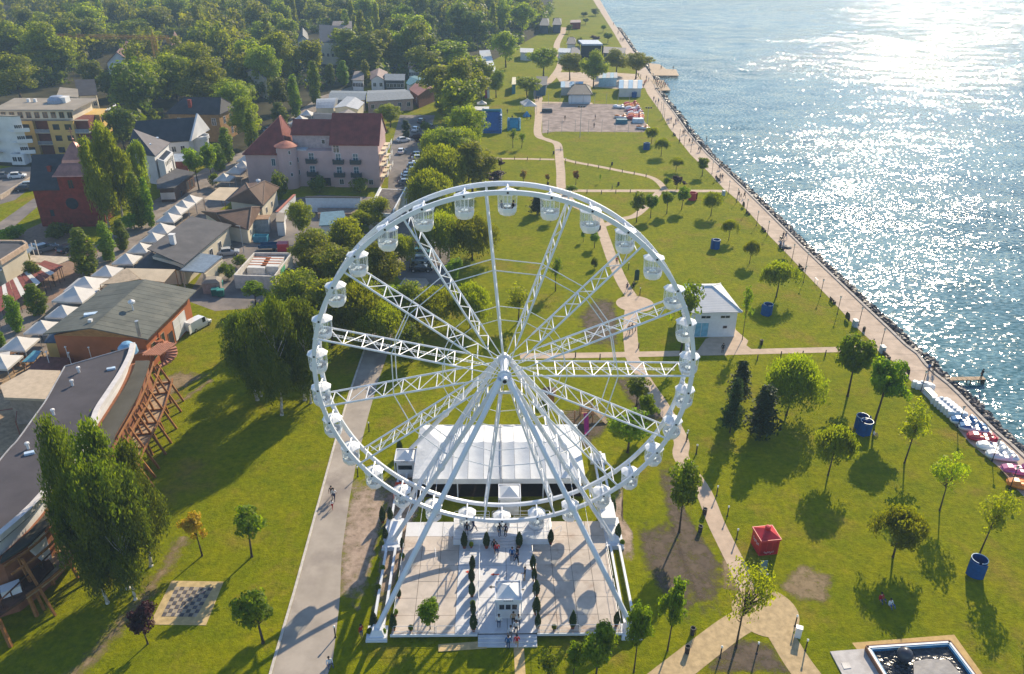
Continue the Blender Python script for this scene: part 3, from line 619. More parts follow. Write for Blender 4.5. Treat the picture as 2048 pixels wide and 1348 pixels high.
for row in[
 (7,1065,790,425,215,'round','round green tree standing where the cross path meets the promenade'),
 (7,1210,935,560,235,'round','leafy green tree right behind the pair of blue changing cabins'),
 (7,1372,1150,770,230,'sparse','sunlit yellow-green tree between the blue cabin pair and the white plastic boats'),
 (7,735,890,575,305,'willow','large dark willow on the lawn beside the two conifers'),
 (7,680,255,62,190,'smallwillow','weeping willow whose shadow falls on a blue cabin behind the white pavilion'),
 (7,430,985,690,135,'pine','leaning conifer left of the large dark willow'),
 (7,590,1015,735,215,'pine','broad dark conifer in front of the large willow'),
 (7,470,830,598,150,'pine','slim conifer behind the leaning one, nearest the cross path'),
 (7,960,1215,955,215,'smallwillow','round-topped weeping willow in the middle of the right-hand lawn'),
 (8,1615,310,0,195,'sparse','slender pale tree with thin crown beside the row of pedal boats'),
 (8,1822,530,160,215,'sparse','pale sparse tree with its trunk behind a blue cabin at the lower right'),
 (8,1375,550,310,255,'smallwillow','bushy willow shading two people sitting on the grass'),
 (8,570,1010,520,330,'bare','half bare tree standing at the fork of the yellow paths'),
 (8,278,420,45,200,'round','bright green tree on bare earth to the right of the ferris wheel'),
 (8,218,1030,640,160,'round','round tree on the bare earth above the lower left path'),
 (8,45,1140,770,150,'round','round tree hiding the front right foot of the wheel'),
 (8,2060,800,530,130,'sparse','pale tree cut off by the right edge of the picture'),
 (8,2050,1220,880,170,'round','dark tree at the right edge above the pool'),
 (7,497,485,170,70,'airy','thin bare tree at the corner of the white pavilion'),
 (7,165,560,120,190,'airy','scruffy tree in front of the left side of the white pavilion'),
 (5,1720,1300,1110,110,'round','small tree on the bare earth right of the wheel'),
 (5,1680,1180,1030,150,'round','dark tree below the cross path behind the wheel'),
 (0,1255,905,820,95,'round','small tree right of the slide behind the big tent'),
 (13,297,345,85,160,'round','leftmost and largest of the four trees in a row above the wheel'),
 (13,412,312,92,130,'round','second from the left of the four trees in a row'),
 (13,545,275,70,130,'round','third from the left of the four trees in a row'),
 (13,665,245,45,120,'round','rightmost of the four trees in a row, next to the red round cabin'),
 (13,905,292,100,170,'smallwillow','weeping willow just below the red round cabin'),
 (13,1050,492,318,130,'smallwillow','small weeping willow beside the blue cabin above the wheel'),
 (13,1220,682,492,130,'smallwillow','lone weeping willow between two blue cabins'),
 (12,1480,480,340,122,'smallwillow','willow near the promenade behind a small blue cabin'),
 (12,1560,582,432,132,'smallwillow','willow with a round shadow left of the promenade'),
 (12,1682,705,590,108,'smallwillow','small willow behind the purple bushes'),
 (12,1895,745,580,125,'round','bushy green tree overhanging the edge of the promenade'),
 (12,1688,850,720,105,'purple','larger purple bush where the curved path meets the straight one'),
 (12,1750,830,780,48,'purple','smaller purple bush right of the larger one'),
 (12,1605,825,738,72,'bush','green bush beside the purple bush'),
 (12,350,512,345,92,'airy','left of the two young trees below the blue inflatables'),
 (12,422,515,378,92,'airy','right of the two young trees below the blue inflatables'),
 (12,250,690,588,78,'purple','purple young tree on the thin path left of the crossing'),
 (12,195,815,690,185,'purple','wide purple bush above the top of the wheel'),
 (12,437,810,678,72,'golden','left of the golden saplings above the wheel'),
 (12,632,805,715,56,'golden','small golden sapling left of the main path'),
 (12,864,815,680,72,'golden','golden sapling right of the main path'),
 (12,1062,800,722,26,'airy','tiny sapling on the lawn inside the curved path'),
 (12,830,880,806,105,'bush','round green bush right behind the top of the wheel'),
 (12,548,1055,880,160,'pine','leaning dark pine seen between two cabins at the top of the wheel'),
 (12,660,1120,985,120,'round','tree half hidden by a cabin right of the top of the wheel'),
 (12,925,1280,1180,52,'young','small young tree left of the park path inside the wheel'),
 (12,1015,1330,1190,112,'round','young tree beside the park path inside the wheel'),
 (5,1275,605,430,92,'airy','airy young tree between two spokes inside the wheel'),
 (5,1470,490,430,40,'darkbush','small dark shrub by the path inside the wheel'),
 (5,1090,760,548,190,'sparse','yellow-green feathery tree just above the hub of the wheel'),
 (5,700,440,215,250,'willow','left of the two large willows at the upper left inside the wheel'),
 (5,860,450,225,240,'willow','right of the two large willows at the upper left inside the wheel'),
 (5,775,600,425,105,'young','dark shrub-like tree below the two large willows'),
 (5,660,780,590,250,'willow','golden-green willow seen behind the left spokes'),
 (5,850,790,570,210,'willow','golden-green willow nearer the upper left spoke of the wheel'),
 (5,400,900,660,240,'willow','drooping tree with bare twigs behind the left rim'),
 (5,560,800,560,220,'plane','dark tree behind the upper left spokes'),
 (5,300,720,470,220,'plane','leafy tree below the parked cars at the left rim'),
 (5,560,960,760,170,'darkbush','dark thicket behind the left spokes'),
 (0,800,650,560,90,'round','tree on the bend of the service road inside the wheel'),
 (24,1280,560,80,340,'plane','tall tree in the yard before the pale walled compound'),
 (24,1450,760,430,420,'plane','spreading tree in the yard below the parked white van'),
 (24,1450,1180,665,560,'plane','large sunlit plane tree touching the left rim of the wheel'),
 (24,1700,1260,900,330,'plane','sunlit tree behind the upper left cabins of the wheel'),
 (24,740,1310,1010,310,'round','round tree at the lower end of the yard'),
 (24,930,1330,1150,200,'round','low tree between the yard and the birch'),
 (14,760,480,190,380,'palebirch','pale birch in front of the flat roofed annex'),
 (14,640,560,330,260,'palebirch','thin pale birch left of the flat roofed annex'),
 (14,1050,900,560,300,'willow','willow between the white banner and the left rim'),
 (3,1650,1200,545,330,'birch','tall dark weeping birch left of the rim of the wheel'),
 (3,1820,1130,600,260,'birch','dark birch right behind the left rim of the wheel'),
 (3,1530,1090,640,230,'birch','birch on the lawn behind the small dark cypresses'),
 (3,1378,850,618,66,'cypress','left of the two dark cypresses on the lawn'),
 (3,1432,852,632,58,'cypress','right of the two dark cypresses on the lawn'),
 (4,510,770,5,300,'birch','tall birch against the curved roof at the lower left'),
 (4,690,880,80,420,'birch','widest of the weeping birches at the lower left'),
 (4,815,760,150,330,'birch','rightmost of the weeping birches at the lower left'),
 (4,580,960,330,330,'birch','lower birch in front of the timber terrace'),
 (4,730,940,400,300,'birch','birch in the middle of the cluster above the trail'),
 (0,515,800,640,115,'birch','left of the tall dark birches on the lawn'),
 (0,610,800,610,120,'birch','right of the tall dark birches on the lawn'),
 (4,1090,705,448,140,'yellow','bright yellow young tree on the left lawn'),
 (4,1358,710,418,190,'young','dense green young tree right of the yellow one'),
 (4,797,1180,948,165,'purple','purple leaved young tree beside the giant chessboard'),
 (4,1418,1175,868,245,'young','young tree with clumped leaves near the service road'),
 (6,615,1140,965,135,'round','bright green tree in front of the wheel deck'),
 (6,1455,1400,1085,225,'round','dark leafy tree before the right half of the wheel deck'),
 (6,1215,1410,1200,180,'airy','loose green tree at the bottom edge right of the plank path'),
 (6,1340,1390,1170,120,'young','small tree between the two at the bottom edge'),
 (3,520,380,115,165,'column','broad columnar street tree behind the white tents'),
 (3,645,300,75,115,'column','slim columnar street tree right of the broad one'),
 (3,725,235,65,105,'column','third columnar street tree, next to the grey roof'),
 (3,215,450,300,112,'column','columnar tree at the corner of the striped awnings'),
 (3,232,612,440,135,'column','broad columnar tree below the striped awnings'),
 (3,110,712,500,112,'column','columnar tree among the canopies at the left'),
 (3,8,800,700,70,'column','columnar tree cut off by the left edge'),
 (3,1410,330,250,100,'bush','clipped bush between the carport and the container yard'),
 (3,1340,400,300,110,'darkbush','dark bush behind the green waste bins'),
 (1,830,1330,1010,120,'column','columnar tree by the copper-roofed church tower, left one'),
 (1,890,1330,1050,80,'column','columnar tree by the copper-roofed church tower, right one'),
 (1,640,1330,830,190,'palebirch','tall birch directly right of the church tower'),
 (1,720,1290,740,210,'palebirch','taller birch behind the church tower'),
 (1,850,1180,840,130,'palebirch','birch against the white house with lettering'),
 (1,790,1340,1230,180,'bush','bush at the foot of the columnar trees'),
 (1,80,1400,1315,140,'bush','hedge bush in front of the church, left one'),
 (1,350,1390,1290,160,'darkbush','hedge bush in front of the church, right one'),
 (3,80,190,85,150,'bush','large hedge bush left of the car park below the church'),
 (3,340,170,85,150,'darkbush','hedge bush right of the car park below the church'),
 (1,1165,1110,835,150,'round','street tree with a tall pale trunk by the dark shop roof'),
 (1,1245,1085,830,120,'round','street tree right of the pale trunked one'),
 (1,1285,1000,840,110,'column','columnar tree over the street canopies'),
 (1,1340,950,755,105,'column','columnar tree beside the ochre house'),
 (1,1490,930,640,105,'column','tall columnar tree on the street left of the hotel'),
 (1,1260,1090,1000,80,'bush','bush at the foot of the street trees'),
 (1,1645,745,605,115,'column','street tree by the blue parked car'),
 (1,1735,690,440,90,'column','slim street tree beside the lawn strip'),
 (1,1850,610,365,95,'column','slim street tree left of the vaulted roof'),
 (1,1935,500,375,80,'column','slim street tree above the white awnings'),
 (1,2010,500,360,90,'column','slim street tree right above the white awnings'),
 (26,860,405,115,130,'poplar','slim poplar standing among the grey shop roofs'),
 (26,1130,870,580,330,'plane','yellowish tree behind the right end of the hotel'),
 (26,1310,980,790,120,'cypress','dark clipped conifer behind the hotel'),
 (26,1180,220,0,310,'far','broad tree behind the grey shop roofs'),
 (26,1480,1080,930,220,'purple','purple tree by the hotel parking'),
 (26,1530,920,790,130,'darkbush','dark bush by the cars behind the hotel'),
 (2,1090,600,290,260,'plane','tallest tree between the shops and the inflatables'),
 (2,1010,640,470,170,'plane','tree left below the tallest tree by the shops'),
 (2,1040,560,390,200,'plane','tree by the red fronted shops'),
 (2,960,850,660,170,'willow','willow right of the hotel parking'),
 (2,1090,870,650,190,'willow','willow above the left rim near the inflatables'),
 (2,1120,930,740,200,'plane','tree beside the willow above the rim'),
 (2,920,1000,820,200,'willow','willow overhanging the hotel parking'),
 (2,1000,970,800,190,'plane','green tree at the top left of the rim'),
 (2,1210,470,330,140,'round','tree by the white pagoda tents'),
 (2,1420,500,375,160,'far','dome shaped tree behind the white pagoda tents'),
 (2,1310,345,140,170,'far','tall tree right of the big white marquee'),
 (2,1260,500,350,120,'plane','tree below the big white marquee'),
 (11,240,790,445,377,'plane','dark tree left of the beach plaza'),
 (11,510,820,515,299,'plane','leftmost of the plane trees on the beach plaza'),
 (11,750,900,510,312,'plane','second of the plane trees on the beach plaza'),
 (11,985,760,490,299,'plane','third of the plane trees on the beach plaza'),
 (11,1185,810,490,351,'plane','rightmost plane tree leaning over the two piers'),
 (11,770,160,75,110,'fardark','dark round tree far up beside the promenade'),
 (11,655,170,115,90,'fardark','dark low tree far up the shore'),
 (11,850,330,250,70,'round','small tree on the far lawn by the promenade, upper one'),
 (11,900,440,320,110,'round','small tree on the far lawn by the promenade, lower one'),
 (11,770,440,350,120,'purple','purple tree behind the stage'),
 (11,500,340,240,80,'round','tree by the far bend of the path'),
 (11,395,310,230,75,'round','tree beside the far cabins'),
 (11,165,300,240,45,'round','left of two small round trees by the far cabins'),
 (11,240,300,235,50,'round','right of two small round trees by the far cabins'),
 (11,670,250,180,80,'round','tree by the far long roof'),
 (11,610,470,370,80,'darkbush','bush behind the small house near the stage'),
 (1,870,680,330,330,'plane','left half of the huge tree mass behind the ochre villa'),
 (1,1050,640,310,340,'plane','middle of the huge tree mass behind the ochre villa'),
 (1,1240,680,340,360,'plane','right of the huge tree mass, directly behind the ochre villa'),
 (1,1400,700,420,280,'plane','low right end of the huge tree mass by the street'),
 (1,1180,560,215,330,'plane','rear tree rising above the huge tree mass'),
 (1,130,600,310,330,'plane','wide tree behind the left end of the ochre apartment block'),
 (1,330,480,110,330,'plane','tall tree above the ochre apartment block'),
 (1,560,560,320,170,'fardark','dark tree right of the ochre apartment block'),
 (1,640,580,400,150,'fardark','dark lower tree between the apartment block and the tree mass'),
 (1,60,420,60,330,'plane','tall tree at the upper left edge'),
 (1,590,330,150,260,'far','tree behind the crane jib, left'),
 (1,800,280,90,280,'far','tree behind the crane jib, right'),
 (1,1560,560,235,240,'plane','tree left of the dark conifers by the street'),
 (1,1650,500,180,260,'plane','broad tree behind the slim street trees'),
 (1,1720,480,260,180,'pine','dark conifer among the slim street trees'),
 (1,1640,660,420,150,'fardark','dark shaded tree by the lawn strip'),
 (0,640,565,455,120,'plane','plane tree at the lower end of the yard, upper one'),
 (0,700,600,480,125,'plane','plane tree in the thicket left of the rim, upper right'),
 (0,600,650,530,120,'plane','plane tree in the thicket left of the rim, left'),
 (0,665,690,555,130,'plane','plane tree in the thicket left of the rim, middle'),
 (0,725,690,570,110,'willow','willow in the thicket just inside the rim'),
 (0,560,720,610,100,'birch','birch at the left end of the thicket'),
 (0,770,590,480,100,'plane','tree right of the car park inside the rim'),
 (0,700,530,440,95,'palebirch','pale birch left of the upper left cabins'),
 (0,905,345,240,95,'plane','dense tree right of the hotel parking, upper'),
 (0,938,315,200,95,'plane','dense tree left of the large inflatable'),
 (0,885,395,290,105,'willow','willow overhanging the end of the hotel parking'),
 (0,945,385,280,100,'plane','dense tree below the large inflatable'),
 (0,925,265,140,100,'far','tall tree behind the large inflatable'),
 (0,885,225,120,90,'far','tree right of the red roofed shop'),
 (0,850,160,85,90,'far','tree above the red roofed shop'),
 (0,955,190,100,85,'far','tree below the event marquee'),
 (0,905,150,70,95,'far','tree left of the event marquee'),
 (0,860,440,340,100,'willow','willow right of the flat annex'),
 (0,560,400,335,40,'darkbush','dark hedge below the hotel, left'),
 (0,640,385,350,45,'darkbush','dark hedge below the hotel, middle'),
 (0,720,385,350,45,'bush','green hedge below the hotel, right'),
 (0,500,290,190,75,'plane','tree between the villa and the street'),
 (0,250,300,200,80,'fardark','dark tree behind the white manor'),
 (0,470,250,150,85,'plane','tree beside the lawn strip of the street'),
 (0,700,140,60,70,'poplar','poplar left of the slate roofed house'),
 (0,735,150,65,70,'poplar','poplar right of the slate roofed house'),
 (0,770,135,50,80,'far','tree behind the slim poplars'),
 (0,815,130,45,80,'far','tree right of the slim poplars'),
]:tree(*row,group=(G_STREET if row[0]in(1,3,24,26,14,2)else G_PARK))
# the wood: every tree near enough to be told apart is one thing, the far mass behind is one object
rw=random.Random(11)
BLOCK=[(0,195,95,300,185),(0,325,70,375,150),(0,590,65,690,160),(0,330,185,480,300),(0,-60,180,230,330),(0,120,170,260,330),(0,320,195,470,300),(0,225,90,285,140),(0,600,60,680,120),(0,660,150,900,260),(0,520,230,900,420),
         (0,1050,55,1300,260),(0,955,90,1020,140),(0,560,170,700,330),(0,430,200,560,330),(0,130,140,200,185)]
def blocked(X,Y):
    return any(a<=X<=c and b<=Y<=d for _,a,b,c,d in BLOCK)
spots=[]
tries=0
while len(spots)<118 and tries<20000:
    tries+=1
    y=215+350*rw.random();x=-250+310*rw.random()
    X,Y,d=Q((x,y,0))
    if X<-90 or X>1130 or blocked(X,Y):continue
    if X>1050 and Y>20:continue
    if X>900 and Y>110:continue
    if X>540 and Y>200:continue
    if 470<X<600 and Y>175:continue
    if Y>260:continue
    if min([(x-a)**2+(y-b)**2 for a,b,_ in spots]or[1e9])<(9.6 if y<420 else 11.0)**2:continue
    spots.append((x,y,X))
for x,y,X in spots:
    kind='far' if rw.random()<.68 else('fardark' if rw.random()<.75 else 'poplar')
    if 640<X<760 and y<480 and rw.random()<.6:kind='poplar'
    h=rw.uniform(15,22)if kind!='poplar' else rw.uniform(16,21);r=rw.uniform(6.5,9.2)if kind!='poplar' else rw.uniform(2.4,3.2)
    Yp=Q((x,y,0))[1]
    zone=('in the upper left corner' if X<150 else 'left of the crane' if X<290 else 'behind the crane' if X<420 else 'behind the huge tree mass' if X<560 else 'left of the slate roofed house' if X<660 else 'around the slim poplars' if X<780 else 'above the shops' if X<900 else 'nearest the far shore')+(', front rows' if Yp>120 else ', middle rows' if Yp>60 else ', rear rows')
    plant((x,y,0),h,r,kind,{'far':'broad sunlit tree of the wood ','fardark':'dark broad tree of the wood ','poplar':'tall slim poplar of the wood '}[kind]+zone,'tree',G_WOOD+', '+{'far':'sunlit','fardark':'dark','poplar':'slim'}[kind])
# wood floor, stretched over lawn to paint in tree shade; undergrowth between trunks
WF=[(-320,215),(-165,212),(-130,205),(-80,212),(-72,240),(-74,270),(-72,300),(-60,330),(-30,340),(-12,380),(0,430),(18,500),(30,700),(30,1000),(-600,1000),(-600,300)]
g=MB();g.poly([(x,y,.02)for x,y in WF][::-1]);struct('wood_floor_shade',g,mat('litter_and_shade',(.045,.040,.018),.95,.1,var=.5,scale=.15))
def inpoly(x,y):
    r=False;n=len(WF)
    for i in range(n):
        (a,b),(c,d)=WF[i],WF[(i+1)%n]
        if(b>y)!=(d>y)and x<(c-a)*(y-b)/(d-b)+a:r=not r
    return r
rs=np.random.RandomState(8);Ps,Ns,Ts=[],[],[];n=0
while n<1000:
    y=rs.uniform(232,620);x=rs.uniform(-300,30)
    X,Y,d=Q((x,y,2))
    if not inpoly(x,y)or X<-60 or blocked(X,Y):continue
    n+=1;H,rc=rs.uniform(3,8),rs.uniform(3,5.5);C=ell(rs,7,(x,y,H*.5),(rc*.7,rc*.7,H*.4),.3);P,N,T=fill(rs,C,np.full((7,3),rc*.5),16);Ps.append(P);Ns.append(N);Ts.append(T)
o=bpy.data.objects.new('undergrowth',leaf_mesh('undergrowth',np.concatenate(Ps),np.concatenate(Ns),.75,np.concatenate(Ts),L_dark));reg(o);tag(o,'dense undergrowth between the trees of the wood','undergrowth',None,'stuff')
# far wood, one mass
rs=np.random.RandomState(5);Ps,Ns,Ts=[],[],[]
n=0
while n<720:
    y=rs.uniform(300,980);x=rs.uniform(-420,60 if y<700 else 40)
    X,Y,d=Q((x,y,0))
    if(y<470 and(X>700 or X<-80))or blocked(X,Y)or not inpoly(x,y):continue
    if x>xat(SL,y)-45:continue
    if min([(x-a)**2+(y-b)**2 for a,b,_ in spots]or[1e9])<64:continue
    n+=1
    H,rc=rs.uniform(12,19),rs.uniform(5.5,8)
    C=ell(rs,16,(x,y,H*.58),(rc*.7,rc*.7,H*.36),.4)
    P,N,T=fill(rs,C,np.full((16,3),rc*.42),24);Ps.append(P);Ns.append(N);Ts.append(T)
o=bpy.data.objects.new('far_wood',leaf_mesh('far_wood',np.concatenate(Ps),np.concatenate(Ns),.8,np.concatenate(Ts),L_plane));reg(o)
tag(o,'hazy far wood filling the top of the picture','wood',None,'stuff')

# ================================================================ the ferris wheel and its deck (built about its own centre, then set down)
WO,WRZ=Vector((-.70,66.85,0)),R(1.5)
def wl(x,y,z=0.0):                                     # wheel frame -> world
    c,s=math.cos(WRZ),math.sin(WRZ);return Vector((WO.x+c*x-s*y,WO.y+s*x+c*y,z))
def settle(o):o.location=WO;o.rotation_euler=(0,0,WRZ)
HZ,RW_,RY=21.13,18.0,1.28
wheel=thing('ferris_wheel','huge white ferris wheel with thirty glazed cabins standing on the deck','ferris wheel')
for s in(-1,1):
    g=MB();n=180;vs=[]
    for i in range(n):
        a=2*math.pi*i/n
        for r,y in((RW_-.20,s*RY-.13),(RW_-.20,s*RY+.13),(RW_+.20,s*RY+.13),(RW_+.20,s*RY-.13)):vs.append((r*math.cos(a),y,HZ+r*math.sin(a)))
    g.add(vs,[(4*i+k,4*i+(k+1)%4,4*((i+1)%n)+(k+1)%4,4*((i+1)%n)+k)for i in range(n)for k in range(4)])
    rim=mk('rim',g,steel,wheel)
    rimr=rim if s<0 else rim
    bm_=MB();bm_.tube((0,-.03,0),(0,.03,0),.10,n=10);bme=mesh_of(bm_,'bolt',dark)
    for i in range(30):
        a=R(6+12*i-.5);put('bolt',bme,rim,(RW_*math.cos(a),s*(RY+.14),HZ+RW_*math.sin(a)))
    # joint plates of the rim
    jp=MB();jp.box((-.06,-.16,-.23),(.06,.16,.23));jm=mesh_of(jp,'joint_plate',steel)
    for i in range(15):
        a=R(24*i-.5);put('joint_plate',jm,rim,(RW_*math.cos(a),s*RY,HZ+RW_*math.sin(a)),(0,-a+R(90),0))
ct=MB();ct.tube((0,-RY,0),(0,RY,0),.085,n=10);ctm=mesh_of(ct,'cross_tube',steel,smooth=False)
for i in range(30):
    a=R(6+12*i-.5);put('cross_tube',ctm,wheel,(RW_*math.cos(a),0,HZ+RW_*math.sin(a)))
# spokes: front and rear chord, braced between
def chord_y(r):return 1.5+(RY-1.5)*(r-.8)/17.0
sp=MB();br=MB();ld=MB()
for s in(-1,1):
    sp.tube((.6,s*chord_y(.9),0),(4.0,s*chord_y(4),0),.05,.06,8);sp.tube((4.0,s*chord_y(4),0),(17.85,s*chord_y(17.85),0),.105,.105,8)
nb=8;rs_=[3.2+i*(17.2-3.2)/nb for i in range(nb+1)]
for i,r in enumerate(rs_):
    br.tube((r,-chord_y(r),0),(r,chord_y(r),0),.055,n=6)
    if i<nb:
        s=1 if i%2 else-1;q=rs_[i+1]
        br.tube((r,-s*chord_y(r),0),(q,s*chord_y(q),0),.05,n=6)
        if i in(1,3,5):br.tube((r,s*chord_y(r),0),(q,-s*chord_y(q),0),.05,n=6)
for y in(-.16,.16):ld.beam((1.5,y,0),(16.6,y,0),.04,.06)
for i in range(50):ld.beam((1.6+i*.3,-.16,0),(1.6+i*.3,.16,0),.035,.035)
spm,brm,ldm=(mesh_of(m_,n_,steel)for m_,n_ in((sp,'spoke'),(br,'bracing'),(ld,'ladder')))
for i in range(15):
    a=R(24*i-.5)
    o=put('spoke',spm,wheel,(0,0,HZ),(0,-a,0));put('bracing',brm,o)
    if i in(0,1,7,9,12):put('ladder',ldm,o)
for rr_,rad in((6.0,.040),(10.9,.052)):
    ln=2*rr_*math.sin(math.pi/15);m_=MB();m_.tube((-ln/2,0,0),(ln/2,0,0),rad,n=6);me=mesh_of(m_,'ring_strut',steel)
    for i in range(15):
        a=R(24*i+12-.5);rm=rr_*math.cos(math.pi/15)
        for s in(-1,1):put('ring_strut',me,wheel,(rm*math.cos(a),s*chord_y(rr_),HZ+rm*math.sin(a)),(0,-a+R(90),0))
g=MB()
def ylathe(g,prof,n=20):
    vs=[]
    for r,y in prof:
        for i in range(n):t=2*math.pi*i/n;vs.append((r*math.cos(t),y,HZ+r*math.sin(t)))
    fs=[(k*n+i,(k+1)*n+i,(k+1)*n+(i+1)%n,k*n+(i+1)%n)for k in range(len(prof)-1)for i in range(n)]
    g.add(vs,fs+[tuple(range(n)),tuple(range((len(prof)-1)*n+n-1,(len(prof)-1)*n-1,-1))])
ylathe(g,[(.34,-2.55),(.34,-1.85),(.55,-1.8),(.55,-1.66),(.68,-1.64),(.68,-1.42),(.46,-1.40),(.40,0),(.46,1.40),(.68,1.42),(.68,1.64),(.55,1.66),(.55,1.8),(.34,1.85),(.34,2.55)])
hub=mk('hub',g,steel,wheel)
g=MB();ylathe(g,[(.20,-2.58),(.20,-2.54)]);mk('axle_hole',g,dark,hub)
fb=MB()
for s in(-1,1):
    for i in range(24):t=2*math.pi*i/24;fb.tube((0.60*math.cos(t),s*1.38,HZ+0.60*math.sin(t)),(0.60*math.cos(t),s*1.69,HZ+0.60*math.sin(t)),.05,n=6)
mk('flange_bolts',fb,steel,hub)
# legs
def leg(p,q,r=.27,joint=.52,name='leg'):
    g=MB();p,q=Vector(p),Vector(q);d=(q-p).normalized();j=p.lerp(q,joint)
    g.tube(p,p+d*1.2,r*1.25,r,12);g.tube(p+d*1.2,j-d*.5,r,r,12);g.tube(j-d*.5,j-d*.12,r,r*1.45,12);g.tube(j-d*.12,j+d*.12,r*1.45,r*1.45,12);g.tube(j+d*.12,j+d*.5,r*1.45,r,12)
    g.tube(j+d*.5,q-d*.4,r,r*.95,12);g.tube(q-d*.4,q,r*.95,r*1.2,12)
    o=mk(name,g,steel,wheel,smooth=False)
    f=MB()
    for i in range(8):
        t=2*math.pi*i/8;a=d.orthogonal().normalized();b=d.cross(a);c=j+(a*math.cos(t)+b*math.sin(t))*r*1.25
        f.tube(c-d*.2,c+d*.2,.035,n=5)
    mk('joint_bolts',f,steel,o);return o
FEET=[]
for s in(-1,1):
    leg((s*.42,-2.2,HZ-.15),(s*11.9,-13.5,.95))
    leg((s*.42,2.2,HZ-.15),(s*12.0,13.4,.95))
    leg((s*.45,-1.95,HZ-.1),(s*11.75,-1.75,.95),.24)
    leg((s*.45,1.95,HZ-.1),(s*11.75,1.75,.95),.24)
    g=MB();n=9                                        # lattice between the two middle legs of a side
    A=[Vector((s*.45,-1.95,HZ)).lerp(Vector((s*11.75,-1.75,1)),i/n)for i in range(1,n)];B=[Vector((s*.45,1.95,HZ)).lerp(Vector((s*11.75,1.75,1)),i/n)for i in range(1,n)]
    for i in range(len(A)-1):
        g.tube(A[i],B[i],.06,n=6);g.tube(A[i]if i%2 else B[i],B[i+1]if i%2 else A[i+1],.05,n=6)
    mk('leg_lattice',g,steel,wheel)
    g=MB()                                               # access ladder on the front middle leg
    a,b=Vector((s*1.6,-2.3,HZ-2)),Vector((s*11.2,-2.1,1.6))
    for k in(-.18,.18):g.beam(a+Vector((0,k,.35)),b+Vector((0,k,.35)),.04,.04)
    for i in range(70):c=a.lerp(b,i/69)+Vector((0,0,.35));g.beam(c-Vector((0,.18,0)),c+Vector((0,.18,0)),.03,.03)
    mk('leg_ladder',g,steel,wheel)
    for y,w in((-13.6,1.5),(0,4.6),(13.5,1.6)):
        g=MB();g.obox((s*11.95,y,0),(1.9,w,.45));g.obox((s*11.9,y,.44),(1.4,w*.8,.62),top=.62)
        g.box((s*11.95-1.0,y-w/2-.1,.0),(s*11.95+1.0,y-w/2+.1,.22))
        mk('foot_block',g,steel,wheel)
    for x in(11.45,12.4):
        g=MB();g.beam((s*x,-12.8,.42),(s*x,-2.3,.42),.24,.3);g.beam((s*x,2.3,.42),(s*x,12.7,.42),.24,.3);mk('base_beam',g,steel,wheel)
    g=MB();g.beam((s*.8,-2.2,HZ-1.4),(s*.8-s*1.6,-2.2,HZ-1.4),.2,.25)
    if s<0:mk('tie_beam',g,steel,wheel)
# stay cables between the front legs and the lattice
g=MB()
for t in(.30,.42,.55,.68):
    a=Vector((-.42,-2.2,HZ)).lerp(Vector((-11.9,-13.5,1)),t);b=Vector((.42,-2.2,HZ)).lerp(Vector((11.9,-13.5,1)),t)
    g.tube(a,Vector((-.45,-1.95,HZ)).lerp(Vector((-11.75,-1.75,1)),t),.022,n=4);g.tube(b,Vector((.45,-1.95,HZ)).lerp(Vector((11.75,-1.75,1)),t),.022,n=4)
mk('stay_cable',g,steel,wheel)
# cabins
cg=glass('cabin_glass',(.80,.86,.90),.22);ivory=mat('cabin_white',(.76,.77,.78),.3,.5,var=.04);seatm=mat('cabin_seat',(.72,.72,.73),.5,.3,var=.06)
n8=8;A0=R(22.5)
tub=MB();tub.lathe((0,0,0),[(.42,-2.42),(.66,-2.34),(.86,-2.02),(.90,-1.68),(.87,-1.62),(.84,-1.66),(.80,-2.0),(.62,-2.25),(0.001,-2.28)],n8,a0=A0)
roof=MB();roof.lathe((0,0,0),[(.90,-.46),(1.02,-.40),(1.0,-.33),(.55,-.13),(.16,-.02),(.16,.10),(.0001,.10)],n8,a0=A0)
post=MB()
for i in range(n8):
    t=A0+2*math.pi*i/n8;c,s=math.cos(t),math.sin(t);post.tube((.87*c,.87*s,-1.64),(.90*c,.90*s,-.42),.022,n=5)
post.tube((0,0,-2.3),(0,0,-.1),.055,n=8);post.lathe((0,0,0),[(.30,-1.66),(.32,-1.62),(.0001,-1.60)],12)
glz=MB()
for i in range(n8):
    if i==6:continue                                    # the open doorway side
    t,u=A0+2*math.pi*i/n8,A0+2*math.pi*(i+1)/n8
    glz.poly([(.87*math.cos(t),.87*math.sin(t),-1.62),(.87*math.cos(u),.87*math.sin(u),-1.62),(.90*math.cos(u),.90*math.sin(u),-.46),(.90*math.cos(t),.90*math.sin(t),-.46)])
seat=MB()
for s in(1,):
    for i in range(3):
        t=R(90*(1-s))+R(-50+34*i);u=t+R(30)
        seat.add([(.42*math.cos(t),.42*math.sin(t),-1.9),(.42*math.cos(u),.42*math.sin(u),-1.9),(.79*math.cos(u),.79*math.sin(u),-1.88),(.79*math.cos(t),.79*math.sin(t),-1.88),
                  (.42*math.cos(t),.42*math.sin(t),-2.27),(.42*math.cos(u),.42*math.sin(u),-2.27),(.83*math.cos(u),.83*math.sin(u),-1.5),(.83*math.cos(t),.83*math.sin(t),-1.5)],
                 [(0,1,2,3),(4,5,1,0),(3,2,6,7)])
cm=[mesh_of(m_,n_,t_)for m_,n_,t_ in((tub,'cabin',ivory),(roof,'cabin_roof',ivory),(post,'cabin_posts',ivory),(glz,'cabin_glazing',cg),(seat,'cabin_seat',seatm))]
